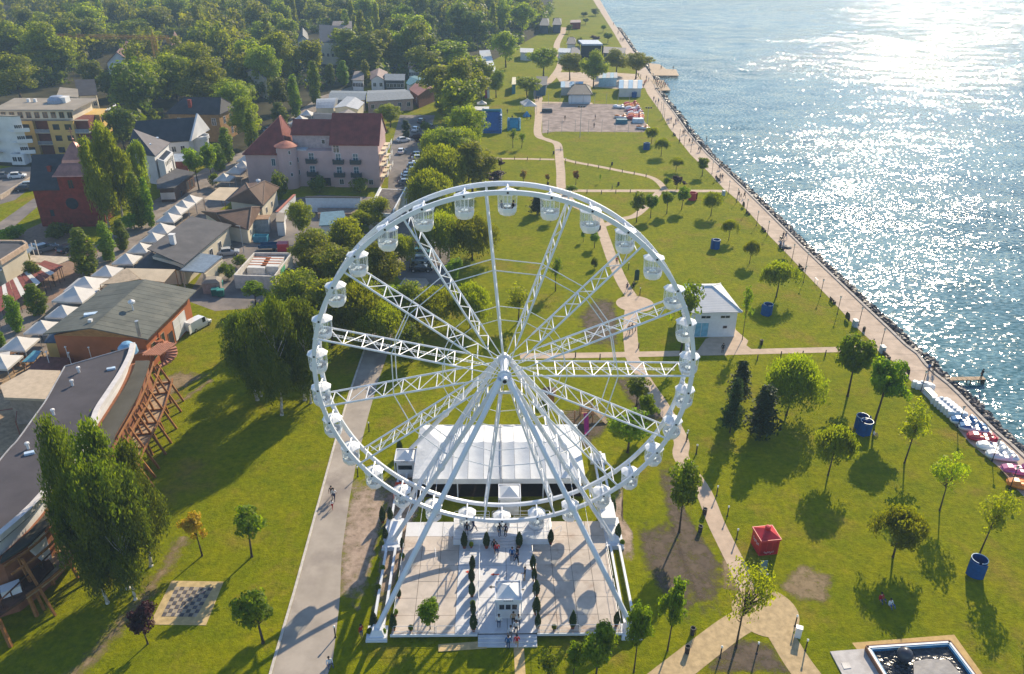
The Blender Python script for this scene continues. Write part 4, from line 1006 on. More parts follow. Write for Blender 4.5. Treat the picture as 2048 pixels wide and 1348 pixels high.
for i in range(30):
    a=R(6+12*i-.5)
    o=put('cabin',cm[0],wheel,(RW_*math.cos(a),0,HZ+RW_*math.sin(a)),(0,0,rnd.uniform(-.12,.12)))
    for m_,n_ in zip(cm[1:],('cabin_roof','cabin_posts','cabin_glazing','cabin_seat')):put(n_,m_,o)
    put('cabin_seat',cm[4],o,rot=(0,0,math.pi))
settle(wheel)

# ---- deck
deck=thing('wheel_deck','wide deck of painted plates with steps under the ferris wheel','deck')
plate_b=mat('deck_plate_beige',(.52,.45,.39),.8,.2,var=.16,scale=.5,dirt=((.38,.29,.23),.45,.56))
plate_w=mat('deck_plate_white',(.62,.62,.64),.6,.3,var=.10,scale=.5,dirt=((.48,.46,.46),.5,.58))
g=MB();g.box((-10.55,-13.9,.10),(10.95,1.4,.53));mk('deck_frame',g,dark,deck)
XC=[(-10.6,-8.6,'b'),(-8.6,-6.6,'b'),(-6.6,-4.7,'b'),(-4.7,-2.5,'w'),(-2.5,.25,'w'),(.25,3.0,'w'),(3.0,5.0,'b'),(5.0,7.0,'b'),(7.0,9.0,'b'),(9.0,11.0,'b')]
YC=[-14.0,-11.8,-9.6,-7.4,-5.2,-3.0,-.8,1.5]
for x0,x1,t in XC:
    for y0,y1 in zip(YC,YC[1:]):
        if t=='b' and x0<0 and y0>-1:t_='w'
        else:t_=t
        g=MB();dz=rnd.uniform(-.008,.008);g.box((x0+.02,y0+.02,.53),(x1-.02,y1-.02,.60+dz));mk('deck_plate',g,plate_w if t_=='w' else plate_b,deck)
g=MB();g.beam((-10.7,-14.06,.45),(-2.55,-14.06,.45),.1,.28);mk('edge_beam',g,steel,deck)
g=MB();g.beam((3.05,-14.06,.45),(11.1,-14.06,.45),.1,.28);mk('edge_beam',g,steel,deck)
for i in range(3):
    g=MB();g.box((-2.5,-14.0-.38*(i+1),.0),(3.0,-14.0-.38*i-.01,.60-.16*(i+1)));mk('step',g,plate_w,deck)
for s,x0,x1 in((0,-5.35,-1.7),(0,-1.66,1.5),(0,1.54,5.2)):
    g=MB();y0=-2.15 if x0!=-1.66 else-1.7
    g.box((x0,y0,.60),(x1,1.3,1.28));o=mk('boarding_stage',g,mat('stage_side',(.70,.72,.75),.5,.3,var=.06),deck)
    nx=2;w=(x1-x0)/nx
    for i in range(nx):
        for j in range(2):
            h_=(1.3-y0)/2;q=MB();q.box((x0+i*w+.02,y0+j*h_+.02,1.28),(x0+(i+1)*w-.02,y0+(j+1)*h_-.02,1.34));mk('stage_plate',q,plate_w,o)
for i in range(3):
    g=MB();g.box((-1.5,-1.7-.32*(i+1),.60),(1.3,-1.7-.32*i-.01,1.28-.17*(i+1)));mk('step',g,plate_w,deck)
def railing(p,q,z,h=1.0,bars=1):
    g=MB();p,q=Vector(p),Vector(q);d=(q-p).normalized()
    a,b=Vector((p.x,p.y,z)),Vector((q.x,q.y,z));u=Vector((0,0,h));e=d*.12;f=Vector((0,0,.12))
    pts=[a,a+u-f,a+u+e,b+u-e,b+u-f,b]
    for i in range(5):g.tube(pts[i],pts[i+1],.022,n=6)
    for i in range(bars):zz=u*(.25+.5*i/max(1,bars));g.tube(a+zz,b+zz,.018,n=5)
    mk('railing',g,steel,deck)
for x0,x1 in((-10.4,-8.5),(-8.4,-6.5),(-6.4,-4.6),(-4.5,-2.6),(3.1,5.0),(5.1,7.0),(7.1,9.0),(9.1,10.9)):railing((x0,-13.9,0),(x1,-13.9,0),.6,.9)
for x in(-2.5,3.0):
    g=MB();g.beam((x,-13.9,.63),(x,-3.2,.63),.05,.05)
    for i in range(6):g.tube((x,-13.7+2.1*i,.6),(x,-13.7+2.1*i,1.55),.022,n=6)
    g.tube((x,-13.7,1.55),(x,-3.2,1.55),.02,n=6);mk('railing',g,steel,deck)
for a,b in(((-5.3,-2.1),(-3.4,-2.1)),((-3.2,-2.1),(-1.8,-2.1)),((1.6,-2.1),(3.2,-2.1)),((3.4,-2.1),(5.1,-2.1)),((-5.3,1.2),(-3.3,1.2)),((-3.1,1.2),(-1.5,1.2)),((-1.2,1.2),(.8,1.2)),((1.2,1.2),(3.0,1.2)),((3.2,1.2),(5.1,1.2)),((-5.3,-2.1),(-5.3,1.2)),((5.1,-2.1),(5.1,1.2))):
    railing((*a,0),(*b,0),1.34,1.0,2)
for a,b in(((-7.0,-4.6),(-7.2,-3.4)),((-5.6,-1.2),(-6.4,-.4)),((5.4,-1.0),(6.3,-.2)),((-10.5,-13.6),(-10.5,-8)),((-10.5,-7.8),(-10.5,-2.5)),((10.9,-13.6),(10.9,-8)),((10.9,-7.8),(10.9,-2.5))):
    railing((*a,0),(*b,0),.6,.95)
redp=mat('red_marking',(.55,.06,.03),.6);blk=mat('black_print',(.02,.02,.02),.6)
for x,y,m_ in((-3.5,-6.1,redp),(-.9,-6.5,redp),(-1.1,-8.2,blk),(1.6,-8.6,blk)):
    g=MB();z=.6125;g.add([(x-.45,y,z),(x-.12,y+.22,z),(x-.12,y+.07,z),(x+.42,y+.07,z),(x+.42,y-.07,z),(x-.12,y-.07,z),(x-.12,y-.22,z)],[(6,5,4,3,2,1,0)]);mk('arrow_marking',g,m_,deck)
settle(deck)

# ---- white marquee behind the wheel
tent=thing('marquee_tent','large white marquee with creased roof panels behind the ferris wheel','tent')
canvas=mat('tent_canvas',(.68,.69,.70),.7,.2,var=.05,scale=.6,bump=.10,bscale=.7)
canv2=mat('tent_canvas_wrinkled',(.68,.69,.70),.7,.2,var=.05,scale=.6,bump=.16,bscale=1.1)
x0,x1,y0,y1,ze=-10.3,9.5,6.2,17.1,2.9
ym=(y0+y1)/2;zr=zof(wl(0,ym),884);rx0,rx1=x0+2.7,x1-2.7
zr=max(4.2,min(zr,6.2))
nb=8;w=(rx1-rx0)/nb
for i in range(nb):
    a,b=rx0+w*i,rx0+w*(i+1)
    for ya,nm in((y0,'roof_panel'),(y1,'roof_panel')):
        g=MB();vs=[];k=5                            # slightly sagging cloth between the ribs
        for u in range(k+1):
            for v in range(k+1):
                s_,t_=u/k,v/k;x=a+.015+(b-a-.03)*s_;y=ya+(ym-ya)*t_
                z=ze+(zr-ze)*t_-.14*math.sin(math.pi*s_)-.10*math.sin(math.pi*t_);vs.append((x,y,z))
        fs=[(u*(k+1)+v,(u+1)*(k+1)+v,(u+1)*(k+1)+v+1,u*(k+1)+v+1)for u in range(k)for v in range(k)]
        if ya>ym:fs=[f[::-1]for f in fs]
        g.add(vs,fs);mk(nm,g,canvas,tent,smooth=True)
for xe,rx in((x0,rx0),(x1,rx1)):
    for a,b in(((xe,y0,ze),(rx,y0,ze)),((xe,y1,ze),(rx,y1,ze))):
        g=MB();g.poly([a,b,(rx,ym,zr)]if(xe<0)==(a[1]==y0)else[b,a,(rx,ym,zr)]);mk('roof_panel',g,canv2,tent)
    g=MB();g.poly([(xe,y1,ze),(xe,y0,ze),(rx,ym,zr)]if xe<0 else[(xe,y0,ze),(xe,y1,ze),(rx,ym,zr)]);mk('roof_panel',g,canv2,tent)
    g=MB();g.box((xe-.02,y0,.05),(xe+.02,y1,ze-.01));mk('side_wall',g,canv2,tent)
g=MB();g.box((x0,y1-.02,.05),(x1,y1+.02,ze-.01));mk('back_wall',g,canvas,tent)
g=MB();g.box((x0,y0-.03,ze-.75),(-.25,y0+.01,ze-.02));mk('valance',g,canvas,tent)
g=MB();g.box((-.05,y0-.03,ze-.75),(x1,y0+.01,ze-.02));mk('valance',g,canvas,tent)
g=MB();g.beam((-.15,y0-.05,ze+.02),(-.15,ym,zr+.05),.16,.08);g.beam((-.15,ym,zr+.05),(-.15,y1,ze+.02),.16,.08);mk('roof_gutter',g,mat('grey_gutter',(.35,.36,.38),.5),tent)
for x in(x0+.1,-5.2,-.15,4.7,x1-.1):
    g=MB();g.beam((x,y0+.1,0),(x,y0+.1,ze-.05),.14,.14);mk('tent_pole',g,steel,tent)
g=MB();g.box((x0+.05,y0+.3,.01),(x1-.05,y1-.05,.06));mk('tent_floor',g,mat('tent_floor',(.045,.030,.024),.7),tent)
settle(tent)

# ---- ticket booths
def text_mesh(txt,size,m):
    cu=bpy.data.curves.new('text','FONT');cu.body=txt;cu.size=size;cu.align_x='CENTER';cu.align_y='CENTER'
    ob=bpy.data.objects.new('text',cu);COL.objects.link(ob);dg=bpy.context.evaluated_depsgraph_get()
    me=bpy.data.meshes.new_from_object(ob.evaluated_get(dg));bpy.data.objects.remove(ob);me.materials.clear();me.materials.append(m);return me
booth_wall=mat('booth_wall',(.72,.73,.74),.5,.3,var=.06)
def booth(loc,label,sign=None,w=2.1,h=2.35,panes=3):
    b=thing('ticket_booth',label,'booth',group='white ticket booths by the wheel');q=w/2
    g=MB();g.box((-q,-q,0),(q,q,1.05));g.box((-q,-q+.06,1.05),(q,q,h));mk('wall',g,booth_wall,b)
    pw=(w-.3)/panes
    for i in range(panes):
        a=-q+.15+i*pw;g=MB();fr=.05
        g.box((a,-q+.02,1.1),(a+pw-.03,-q+.055,1.1+fr));g.box((a,-q+.02,1.78),(a+pw-.03,-q+.055,1.78+fr))
        g.box((a,-q+.02,1.1+fr),(a+fr,-q+.055,1.78));g.box((a+pw-.03-fr,-q+.02,1.1+fr),(a+pw-.03,-q+.055,1.78))
        o=mk('window',g,white,b);p_=MB();p_.box((a+fr,-q+.04,1.1+fr),(a+pw-.03-fr,-q+.053,1.78));mk('pane',p_,wglass,o)
    g=MB();e=q+.16
    for s in(-1,1):g.box((-e,s*e-.05,h),(e,s*e+.05,h+.28));g.box((s*e-.05,-e,h),(s*e+.05,e,h+.279))
    mk('roof_frame',g,steel,b)
    g=MB();t=e-.04;ap=(0,0,h+.95);c=[(-t,-t,h+.1),(t,-t,h+.1),(t,t,h+.1),(-t,t,h+.1)]
    for i in range(4):g.poly([c[i],c[(i+1)%4],ap])
    g.poly(c[::-1]);mk('roof',g,canvas,b)
    for s in(-1,1):
        for u in(-1,1):g=MB();g.beam((s*e,u*e,0),(s*e,u*e,h),.09,.09);mk('corner_post',g,steel,b)
    if sign:
        me=text_mesh(sign,.26,blk);put('sign_lettering',me,b,(0,-e-.056,h+.13),(R(90),0,0))
    b.location=loc;b.rotation_euler=(0,0,WRZ);return b
booth(wl(.35,-11.2,.605),'front ticket booth with a queue of people on the wheel deck','KASSZA')
booth(wl(.75,4.3,0),'ticket booth before the dark opening of the marquee')
booth(wl(-11.6,11.2,0),'ticket booth by the left side of the marquee','KASSZA',panes=1)
# control cabinet, skip
g=MB();g.obox(wl(11.5,1.6),(1.6,2.6,2.1),WRZ);solo('control_cabinet',g,booth_wall,'white control cabinet at the right foot of the wheel','cabinet',wl(11.5,1.6))
sk=thing('red_skip','orange red metal skip left of the marquee','skip',wl(-11.8,6.7));redm=mat('orange_red_paint',(.60,.10,.04),.5,.3,var=.2)
c=wl(-11.8,6.7);g=MB();g.obox((c.x,c.y,.15),(1.5,2.3,.08),WRZ);mk('floor',g,redm,sk)
for dx,dy,sx,sy in((-.72,0,.07,2.3),(.72,0,.07,2.3),(0,1.12,1.37,.06),(0,-1.12,1.37,.06)):
    g=MB();g.obox((c.x+dx,c.y+dy,.23),(sx,sy,.9),WRZ);mk('side',g,redm,sk)

# ---- potted conifers and bushes on and around the deck
potm=mat('terracotta',(.22,.07,.04),.7,.2)
LINK[0]=False
def cone_leaves(seed,H,r,n,leaf,m):
    rs=np.random.RandomState(seed);t=rs.rand(n)**.8;a=rs.uniform(0,6.28,n)
    pr=np.sin(np.pi*np.clip(t*.86+.12,0,1))**.8*(1-.35*t)
    P=np.stack([np.cos(a)*pr*r,np.sin(a)*pr*r,.32+t*(H-.32)],1)+rs.normal(size=(n,3))*.03
    return leaf_mesh('foliage',P,np.stack([np.cos(a),np.sin(a),np.full(n,.5)],1)+rs.normal(size=(n,3))*.4,leaf,np.clip(rs.rand(n),0,1),m,1.5)
def potproto(fol):
    r=bpy.data.objects.new('potted_plant',None);KIDS[r]=[]
    g=MB();g.lathe((0,0,0),[(.18,0),(.27,.36),(.30,.37),(.30,.42),(.24,.42),(.22,.34),(.0001,.34)],12);p_=reg(bpy.data.objects.new('pot',mesh_of(g,'pot',potm)),r)
    reg(bpy.data.objects.new('foliage',fol),r);return r
PC=[potproto(cone_leaves(i,1.9,.42,1100,.07,L_pine))for i in range(2)]
rs=np.random.RandomState(9);pb,nb_,tb_=fill(rs,np.array([[0,0,.62]]),np.array([[.42,.42,.36]]),700,.5,.3)
PB=potproto(leaf_mesh('foliage',pb,nb_,.07,tb_,L_park))
LINK[0]=True
G_POT='potted plants on and around the wheel deck'
for i,(k,x,y,z,s,t,lab)in enumerate([
 (17,435,310,.6,1.05,0,'left aisle row, farthest of its potted conifers'),(17,427,438,.6,1.1,1,'left aisle row, second potted conifer from the back'),
 (17,430,578,.6,1.1,0,'left aisle row, third potted conifer from the back'),(17,438,690,.6,.9,2,'left aisle row, the light green potted bush'),
 (17,442,770,.6,.95,1,'left aisle row, potted conifer just before the last'),(17,446,930,.6,1.2,0,'left aisle row, nearest of its potted conifers'),
 (17,1052,300,.6,1.05,0,'right aisle row, farthest of its potted conifers'),(17,1066,420,.6,.95,1,'right aisle row, second potted conifer from the back'),
 (17,1086,575,.6,1.2,0,'right aisle row, tall potted conifer in the middle'),(17,1088,765,.6,1.3,1,'right aisle row, broad potted conifer before the last'),
 (17,1102,905,.6,1.0,0,'right aisle row, nearest of its potted conifers'),
 (17,1460,905,.6,1.15,0,'potted conifer alone at the middle of the right front railing'),(17,1905,880,.6,1.0,1,'potted conifer at the right front corner of the deck'),
 (17,1270,925,.6,.8,2,'potted bush at the front railing right of the steps'),
 (16,1425,1065,.6,1.2,0,'potted conifer at the front left corner of the boarding stage'),(16,1520,1060,.6,.8,2,'potted bush before the left boarding stage'),
 (16,1727,1065,.6,1.2,1,'potted conifer left of the boarding steps'),(18,260,1055,.6,1.2,0,'potted conifer right of the boarding steps'),
 (18,690,1010,.6,1.1,1,'potted conifer at the right end of the boarding stage'),
 (16,312,720,0,1.15,0,'left of two potted conifers at the left middle foot'),(16,418,700,0,1.1,1,'right of two potted conifers at the left middle foot'),
 (16,350,960,0,1.0,0,'potted conifer beside the left base beam'),(16,302,1050,0,.9,2,'potted bush on the gravel left of the deck'),
 (16,580,1080,.6,.8,1,'small potted conifer on the left edge of the deck'),(16,578,1230,.6,.95,2,'bright potted bush on the left edge of the deck'),
 (18,1540,610,0,1.1,0,'potted conifer behind the white control cabinet'),(18,1600,960,0,1.2,1,'potted conifer in front of the control cabinet'),
 (18,1665,1035,0,.9,2,'potted bush beside the right middle foot'),(18,1540,430,0,.9,2,'potted bush behind the right middle foot'),
 (6,330,1120,0,1.2,0,'potted conifer left of the front left foot'),(6,427,1125,.6,1.1,1,'potted conifer at the left end of the front railing'),
 (6,437,1050,.6,.9,2,'flowering potted bush near the left front corner of the deck'),(6,515,1130,.6,.8,2,'potted bush in the middle of the left front railing'),
 (6,350,925,0,1.0,2,'potted bush on the base beam, left front half'),(6,455,960,.6,.8,1,'small dark potted conifer at the left deck edge'),
 (6,372,825,0,.9,2,'potted bush on the base beam, left rear half'),(6,460,235,0,1.3,0,'potted conifer before the left ticket booth'),(6,440,260,0,.9,2,'potted bush before the left ticket booth'),
 (6,377,1150,0,.9,2,'potted bush on the foot block at the front left'),(6,305,1150,0,.9,2,'potted bush outside the front left foot'),
 (7,2,2,0,0,3,'')]):
    if t==3:continue
    p=W(k,x,y,z);dup((PC[0],PC[1],PB)[t],(p.x,p.y,z+(.008 if z else 0)),rnd.uniform(0,6),lab,'potted plant',G_POT,(s*.72,s*.72,s*rnd.uniform(.9,1.02)),'potted_conifer' if t<2 else 'potted_bush')

# ================================================================ park furniture
LINK[0]=False
def P0(name):
    r=bpy.data.objects.new(name,None);r.empty_display_size=.3;KIDS[r]=[];return r
lampw=mat('lamp_white',(.85,.83,.78),.4)
lamp=P0('lamp_post');g=MB();g.lathe((0,0,0),[(.13,0),(.13,.12),(.055,.16),(.05,2.95),(.09,3.0),(.0001,3.0)],8);mk('post',g,dark,lamp)
g=MB();g.lathe((0,0,3.0),[(.10,0),(.15,.10),(.13,.32),(.0001,.36)],10);o=mk('lamp_head',g,lampw,lamp);g=MB();g.lathe((0,0,3.36),[(.19,-.02),(.17,.04),(.0001,.09)],10);mk('cap',g,dark,o)
boll=P0('bollard_lamp');g=MB();g.lathe((0,0,0),[(.12,0),(.12,.05),(.065,.08),(.065,1.28),(.0001,1.28)],8);mk('post',g,dark,boll)
g=MB();g.lathe((0,0,1.28),[(.085,0),(.095,.05),(.095,.20),(.0001,.26)],10);mk('lamp_head',g,lampw,boll)
stake=P0('wooden_bollard');g=MB();g.lathe((0,0,0),[(.09,0),(.09,.88),(.06,.95),(.0001,.95)],8);mk('post',g,mat('dark_post',(.06,.045,.04),.7),stake)
g=MB();g.lathe((0,0,.78),[(.094,0),(.094,.06)],8);mk('band',g,mat('grey_band',(.4,.4,.4),.4),stake)
bench=P0('park_bench')
for s in(-1,1):
    g=MB();g.box((s*.72-.05,-.26,0),(s*.72+.05,.28,.42));g.box((s*.72-.05,.18,.42),(s*.72+.05,.28,.85));mk('end_frame',g,dark,bench)
for i in range(4):
    g=MB();g.box((-.78,-.25+.125*i,.425),(.78,-.15+.125*i,.46));mk('seat_slat',g,mat('bench_wood',(.10,.06,.035),.7),bench)
for i in range(3):
    g=MB();g.box((-.78,.285,.52+.12*i),(.78,.315,.62+.12*i));mk('back_slat',g,MATS['bench_wood'],bench)
binp=P0('litter_bin');g=MB();g.lathe((0,0,0),[(.22,0),(.24,.75),(.26,.78),(.26,.84),(.2,.84),(.19,.7),(.0001,.7)],12);mk('drum',g,mat('bin_dark',(.035,.03,.035),.6),binp)
g=MB();g.tube((.3,0,0),(.3,0,.95),.03,n=6);g.tube((.3,0,.6),(.2,0,.6),.02,n=5);mk('stand',g,dark,binp)
cab=P0('changing_cabin')
bluep=mat('cabin_blue',(.006,.07,.25),.75,.2,var=.15,scale=2)
def curl(mb,r,h,a0,a1,t=.05,z=0.12,grow=0.0):
    n=22;vs=[]
    for i in range(n+1):
        a=a0+(a1-a0)*i/n;rr_=r+grow*i/n
        for q,zz in((rr_-t,z),(rr_,z),(rr_,z+h),(rr_-t,z+h)):vs.append((q*math.cos(a),q*math.sin(a),zz))
    mb.add(vs,[(4*i+k,4*i+(k+1)%4,4*i+4+(k+1)%4,4*i+4+k)for i in range(n)for k in range(4)]+[(0,1,2,3)[::-1],(4*n,4*n+1,4*n+2,4*n+3)])
g=MB();curl(g,.95,1.95,R(10),R(350));mk('curved_wall',g,bluep,cab)
g=MB();curl(g,1.28,1.95,R(-62),R(40));mk('entrance_screen',g,bluep,cab)
g=MB();curl(g,.965,.05,R(10),R(350),.08,2.07);mk('top_rim',g,mat('rim_pale',(.35,.5,.62),.4),cab)
LINK[0]=True
G_L,G_B,G_S='tall lamps along the promenade','bollard lamps along the park paths','wooden bollards beside the thin paths'
NEARW={0:'below the row of white boats',1:''}
lam=[(33,385,330,'by the junction with the thin path'),(33,500,440,'second above the willow with the round shadow'),(33,630,590,'beside the upper pair of benches'),(33,770,760,'between two pairs of benches'),
 (33,915,900,'below the second pair of benches'),(33,1255,1230,'by the folded parasol'),(33,1440,1345,'just below the sitting couple'),(34,45,170,'above the low white frame'),(34,277,362,'by the low white frame'),(34,508,602,'above the tilted sign'),
 (34,800,755,'beside the grey box at the tree'),(34,1098,1056,'at the corner of the cross path'),(32,600,765,'near the white sitting figure'),(32,693,850,'left of two walkers, far part'),(32,980,1150,'beside the overhanging bush'),(32,535,690,'above the stone jetty'),
 (32,330,390,'far up by the lawn edge'),(32,285,300,'farther up by the lawn edge'),(32,240,240,'farthest by the lawn edge'),(35,640,560,'behind the white plastic boats'),(35,1140,1060,'between white boats and blue pedal boats'),(36,1610,700,'behind the white pedal boats'),(36,1850,1080,'behind the pink pedal boat')]
for k,x,y,l in lam:dup(lamp,W(k,x,y),rnd.uniform(0,3),'dark lamp post on the promenade '+l,'lamp post',G_L,name='lamp_post')
for k,x,y,l in[(8,470,235,'by the tree right of the wheel'),(8,525,340,'below the tree right of the wheel'),(8,572,458,'left of the red kiosk'),(8,720,690,'below the red kiosk'),(8,872,905,'beside the white utility box'),(8,925,1030,'right of the lower right path'),(8,675,1045,'on the bare earth between the two yellow paths'),(8,488,1065,'below the half bare tree'),
                   (7,195,1035,'at the lower end of the path by the rim'),(7,248,1100,'below the one at the rim'),(13,232,730,'above the round paving'),(13,325,940,'at the round paving'),(13,290,1230,'below the round paving'),(35,390,470,'under the tree at the promenade'),(12,635,400,'at the bend of the main path'),(12,740,540,'above the path crossing'),(12,780,640,'below the path crossing'),
                   (6,1925,150,'upper one right of the wheel'),(6,1972,225,'lower one right of the wheel'),(6,130,1160,'at the lower left of the deck, by the road'),(6,245,340,'by the road beside the left rim'),(6,302,110,'by the road above the left booth')]:
    dup(boll,W(k,x,y),0,'black bollard lamp with white top '+l,'bollard lamp',G_B,name='bollard_lamp')
for i,(k,x,y)in enumerate([(12,160,606),(12,365,610),(12,468,613),(12,572,618),(12,863,645),(12,963,663),(12,1050,680),(12,1143,698),(12,1243,716),(12,1340,732),(12,1437,752),(12,955,885),(12,1073,890),(12,1190,885),(12,1308,880),(12,1160,850),
     (7,578,595),(7,705,575),(7,822,572),(7,945,568),(5,1375,935),(5,1497,945),(5,1690,890),(34,30,1180),(34,340,1180)]):
    lab=['leftmost','second','third','fourth'][i]+' of the bollards on the thin path left of the crossing' if i<4 else(['first','second','third','fourth','fifth','sixth','seventh'][i-4]+' bollard along the curved path, counted from the crossing' if i<11 else(['first','second','third','fourth','fifth'][i-11]+' bollard along the straight path above the wheel' if i<16 else['nearest the white pavilion','second from the white pavilion','third from the white pavilion','fourth from the white pavilion','left part, seen through the spokes','left part, beside the spokes','near the round paving','left of the promenade tree','right before the promenade tree'][i-16]+', wooden bollard on the cross path'))
    dup(stake,W(k,x,y),0,lab,'bollard',G_S,name='wooden_bollard')
def ang(k,x0,y0,x1,y1):
    a,b=W(k,x0,y0),W(k,x1,y1);return math.atan2(b.y-a.y,b.x-a.x)
PA=ang(0,1540,472,1640,576)
for k,x,y,l in[(33,655,600,'above the lone willow'),(33,870,830,'beside a lamp above the sitting couple'),(33,1115,1075,'where a couple sits'),(33,1380,1345,'just below the folded parasol'),(34,445,440,'above the tilted sign'),(34,1180,1190,'by the grey box at the corner'),(32,470,620,'far up by the stone jetty'),(33,250,140,'above the thin path')]:
    dup(bench,W(k,x,y),PA+R(180),'dark park bench facing the lake '+l,'bench','benches along the promenade',name='park_bench')
for k,x,y,l in[(34,868,840,'on the promenade below the grey box'),(8,408,330,'beside the path right of the wheel'),(8,385,420,'on the bare earth right of the wheel'),(8,345,945,'near the lower left path'),(7,600,510,'on the cross path by the pavilion'),(12,683,565,'left of the main path above the crossing'),(12,1160,655,'by the worn patch on the lawn'),(12,1210,820,'on the lawn inside the curved path'),(12,637,820,'by the golden sapling'),(12,1060,1180,'by the path inside the rim'),(8,318,1040,'fallen shadowed one on the lower left path')]:
    dup(binp,W(k,x,y),rnd.uniform(0,6),'dark litter bin '+l,'litter bin','litter bins of the park',name='litter_bin')
for k,x,y,l,rz in[(13,943,562,'beside the small willow above the white pavilion',0),(13,1362,1098,'in the shade of a willow behind the white pavilion',1),(7,1155,990,'nearer one of the pair on the right lawn',.5),(7,1132,962,'farther one of the pair on the right lawn',2.6),(8,1795,632,'at the foot of a pale tree, lower right',1.2),(12,1443,528,'in the willow shade near the promenade',.4),(11,1172,998,'far up beside the court with boats',1)]:
    dup(cab,W(k,x,y),rz+R(180),'round blue changing cabin '+l,'changing cabin','blue changing cabins on the lawns',(.84,.84,.95),'changing_cabin')
c=dup(cab,W(13,750,165),1,'round red cabin on the thin path next to four trees','changing cabin',name='changing_cabin',scale=(.95,.95,.9),colors={'cabin_blue':mat('cabin_red',(.42,.02,.04),.45,.4),'rim_pale':mat('cabin_red2',(.5,.06,.08),.45)})
# green rounded board, tilted signs, boxes
def board(p,w,h,rz,m,name,label,cat,post=True):
    t=thing(name,label,cat,p);g=MB();c,s=math.cos(rz),math.sin(rz);n=9
    prof=[(-w/2,0),(w/2,0),(w/2,h-w/2)]+[(w/2*math.cos(math.pi*i/n),h-w/2+w/2*math.sin(math.pi*i/n))for i in range(1,n)]+[(-w/2,h-w/2)]
    vs=[(p.x+c*a-s*d,p.y+s*a+c*d,.25+b)for d in(-.04,.04)for a,b in prof];k=len(prof)
    g.add(vs,[tuple(range(k)),tuple(range(2*k-1,k-1,-1))]+[(i,k+i,k+(i+1)%k,(i+1)%k)for i in range(k)]);mk('panel',g,m,t)
    for q in(-.3,.3):
        g=MB();g.tube((p.x+c*w*q,p.y+s*w*q,0),(p.x+c*w*q,p.y+s*w*q,.3),.04,n=6);mk('leg',g,dark,t)
    return t
board(W(13,297,830),.9,2.2,R(10),mat('board_green',(.015,.05,.04),.5),'notice_board','dark green rounded notice board beside the round paving','notice board')
board(W(34,640,690),1.6,1.3,PA,dark,'tilted_sign','dark tilted sign on the lawn edge of the promenade','sign')
board(W(35,440,330),1.5,1.2,PA,dark,'tilted_sign','dark tilted sign above the white plastic boats','sign')
board(W(33,590,510),1.5,1.2,PA,dark,'tilted_sign','dark tilted sign below the walking couple with a pushchair','sign')
greyb=mat('grey_box',(.33,.42,.48),.5,.3)
for k,x,y,l in[(34,745,770,'tree at the promenade edge'),(34,1115,1130,'corner of the cross path'),(33,318,345,'junction of the thin path')]:
    p=W(k,x,y);g=MB();g.obox((p.x,p.y,0),(.9,.6,1.15),PA);g.obox((p.x,p.y,1.15),(.98,.68,.06),PA);solo('service_box',g,greyb,'grey service box by the '+l,'box',p,'grey service boxes along the promenade')
p=W(8,885,958);g=MB();g.obox((p.x,p.y,0),(.55,.42,1.2),R(-20));g.obox((p.x,p.y,1.2),(.62,.5,.06),R(-20));solo('utility_box',g,white,'small white utility box beside the lower right path','box',p)
p=W(34,200,150);g=MB();q=Vector((math.cos(PA),math.sin(PA),0))
for s in(0,1.3):g.tube(p+q*s,p+q*s+Vector((0,0,.7)),.04,n=6)
g.beam(p+Vector((0,0,.7)),p+q*1.3+Vector((0,0,.7)),.06,.08);solo('low_barrier',g,white,'low white barrier at the edge of the promenade','barrier',p)
# folded parasol by the promenade
p=W(33,1160,1170);t=thing('beach_parasol','dark parasol standing at the edge of the promenade','parasol',p);g=MB();g.tube(p,p+Vector((0,0,2.2)),.03,n=6);mk('pole',g,dark,t)
g=MB();g.lathe((p.x,p.y,1.75),[(1.1,0),(.6,.32),(.0001,.5)],8);mk('canopy',g,dark,t)
# red kiosk
k_=thing('red_kiosk','square red kiosk with pitched lid beside the park path','kiosk',W(8,728,545));KP=W(8,728,545)
kr=mat('kiosk_red',(.46,.018,.030),.45,.35,var=.15);rz=R(9)
g=MB();g.obox((KP.x,KP.y+1.2,0),(2.1,2.1,1.95),rz);mk('wall',g,kr,k_)
g=MB();g.obox((KP.x,KP.y+1.2,1.95),(2.3,2.3,.2),rz);mk('roof_edge',g,mat('kiosk_edge',(.55,.05,.06),.45),k_)
g=MB();g.obox((KP.x,KP.y+1.2,2.152),(2.16,2.16,.52),rz,top=.18);g.lathe((KP.x,KP.y+1.2,2.67),[(.3,0),(.3,.36),(.25,.43),(.0001,.5)],10);mk('roof',g,kr,k_)
for i in range(3):
    g=MB();c,s=math.cos(rz),math.sin(rz);a=-.64+.64*i;cx,cy=KP.x+c*a+s*1.06,KP.y+1.2+s*a-c*1.06
    g.obox((cx,cy,.25),(.52,.02,1.45),rz);mk('panel',g,mat('kiosk_dark',(.34,.012,.02),.5),k_)
def script_mark(w,h):                                    # white script lettering, too small to read
    g=MB();P_=[(-w/2+w*i/26,0,h*(.5*math.sin(i*1.35)+.25*math.sin(i*.55+1)))for i in range(27)]
    for a_,b_ in zip(P_,P_[1:]):g.beam(a_,b_,.012,h*.16,up=(0,1,0))
    return mesh_of(g,'lettering',white)
put('lettering',script_mark(1.1,.26),k_,(math.sin(rz)*1.08,1.2-math.cos(rz)*1.08,.40),(0,0,rz))
put('lettering',script_mark(1.3,.34),k_,(-math.cos(rz)*1.06,1.2-math.sin(rz)*1.06,1.15),(0,0,rz-R(90)))
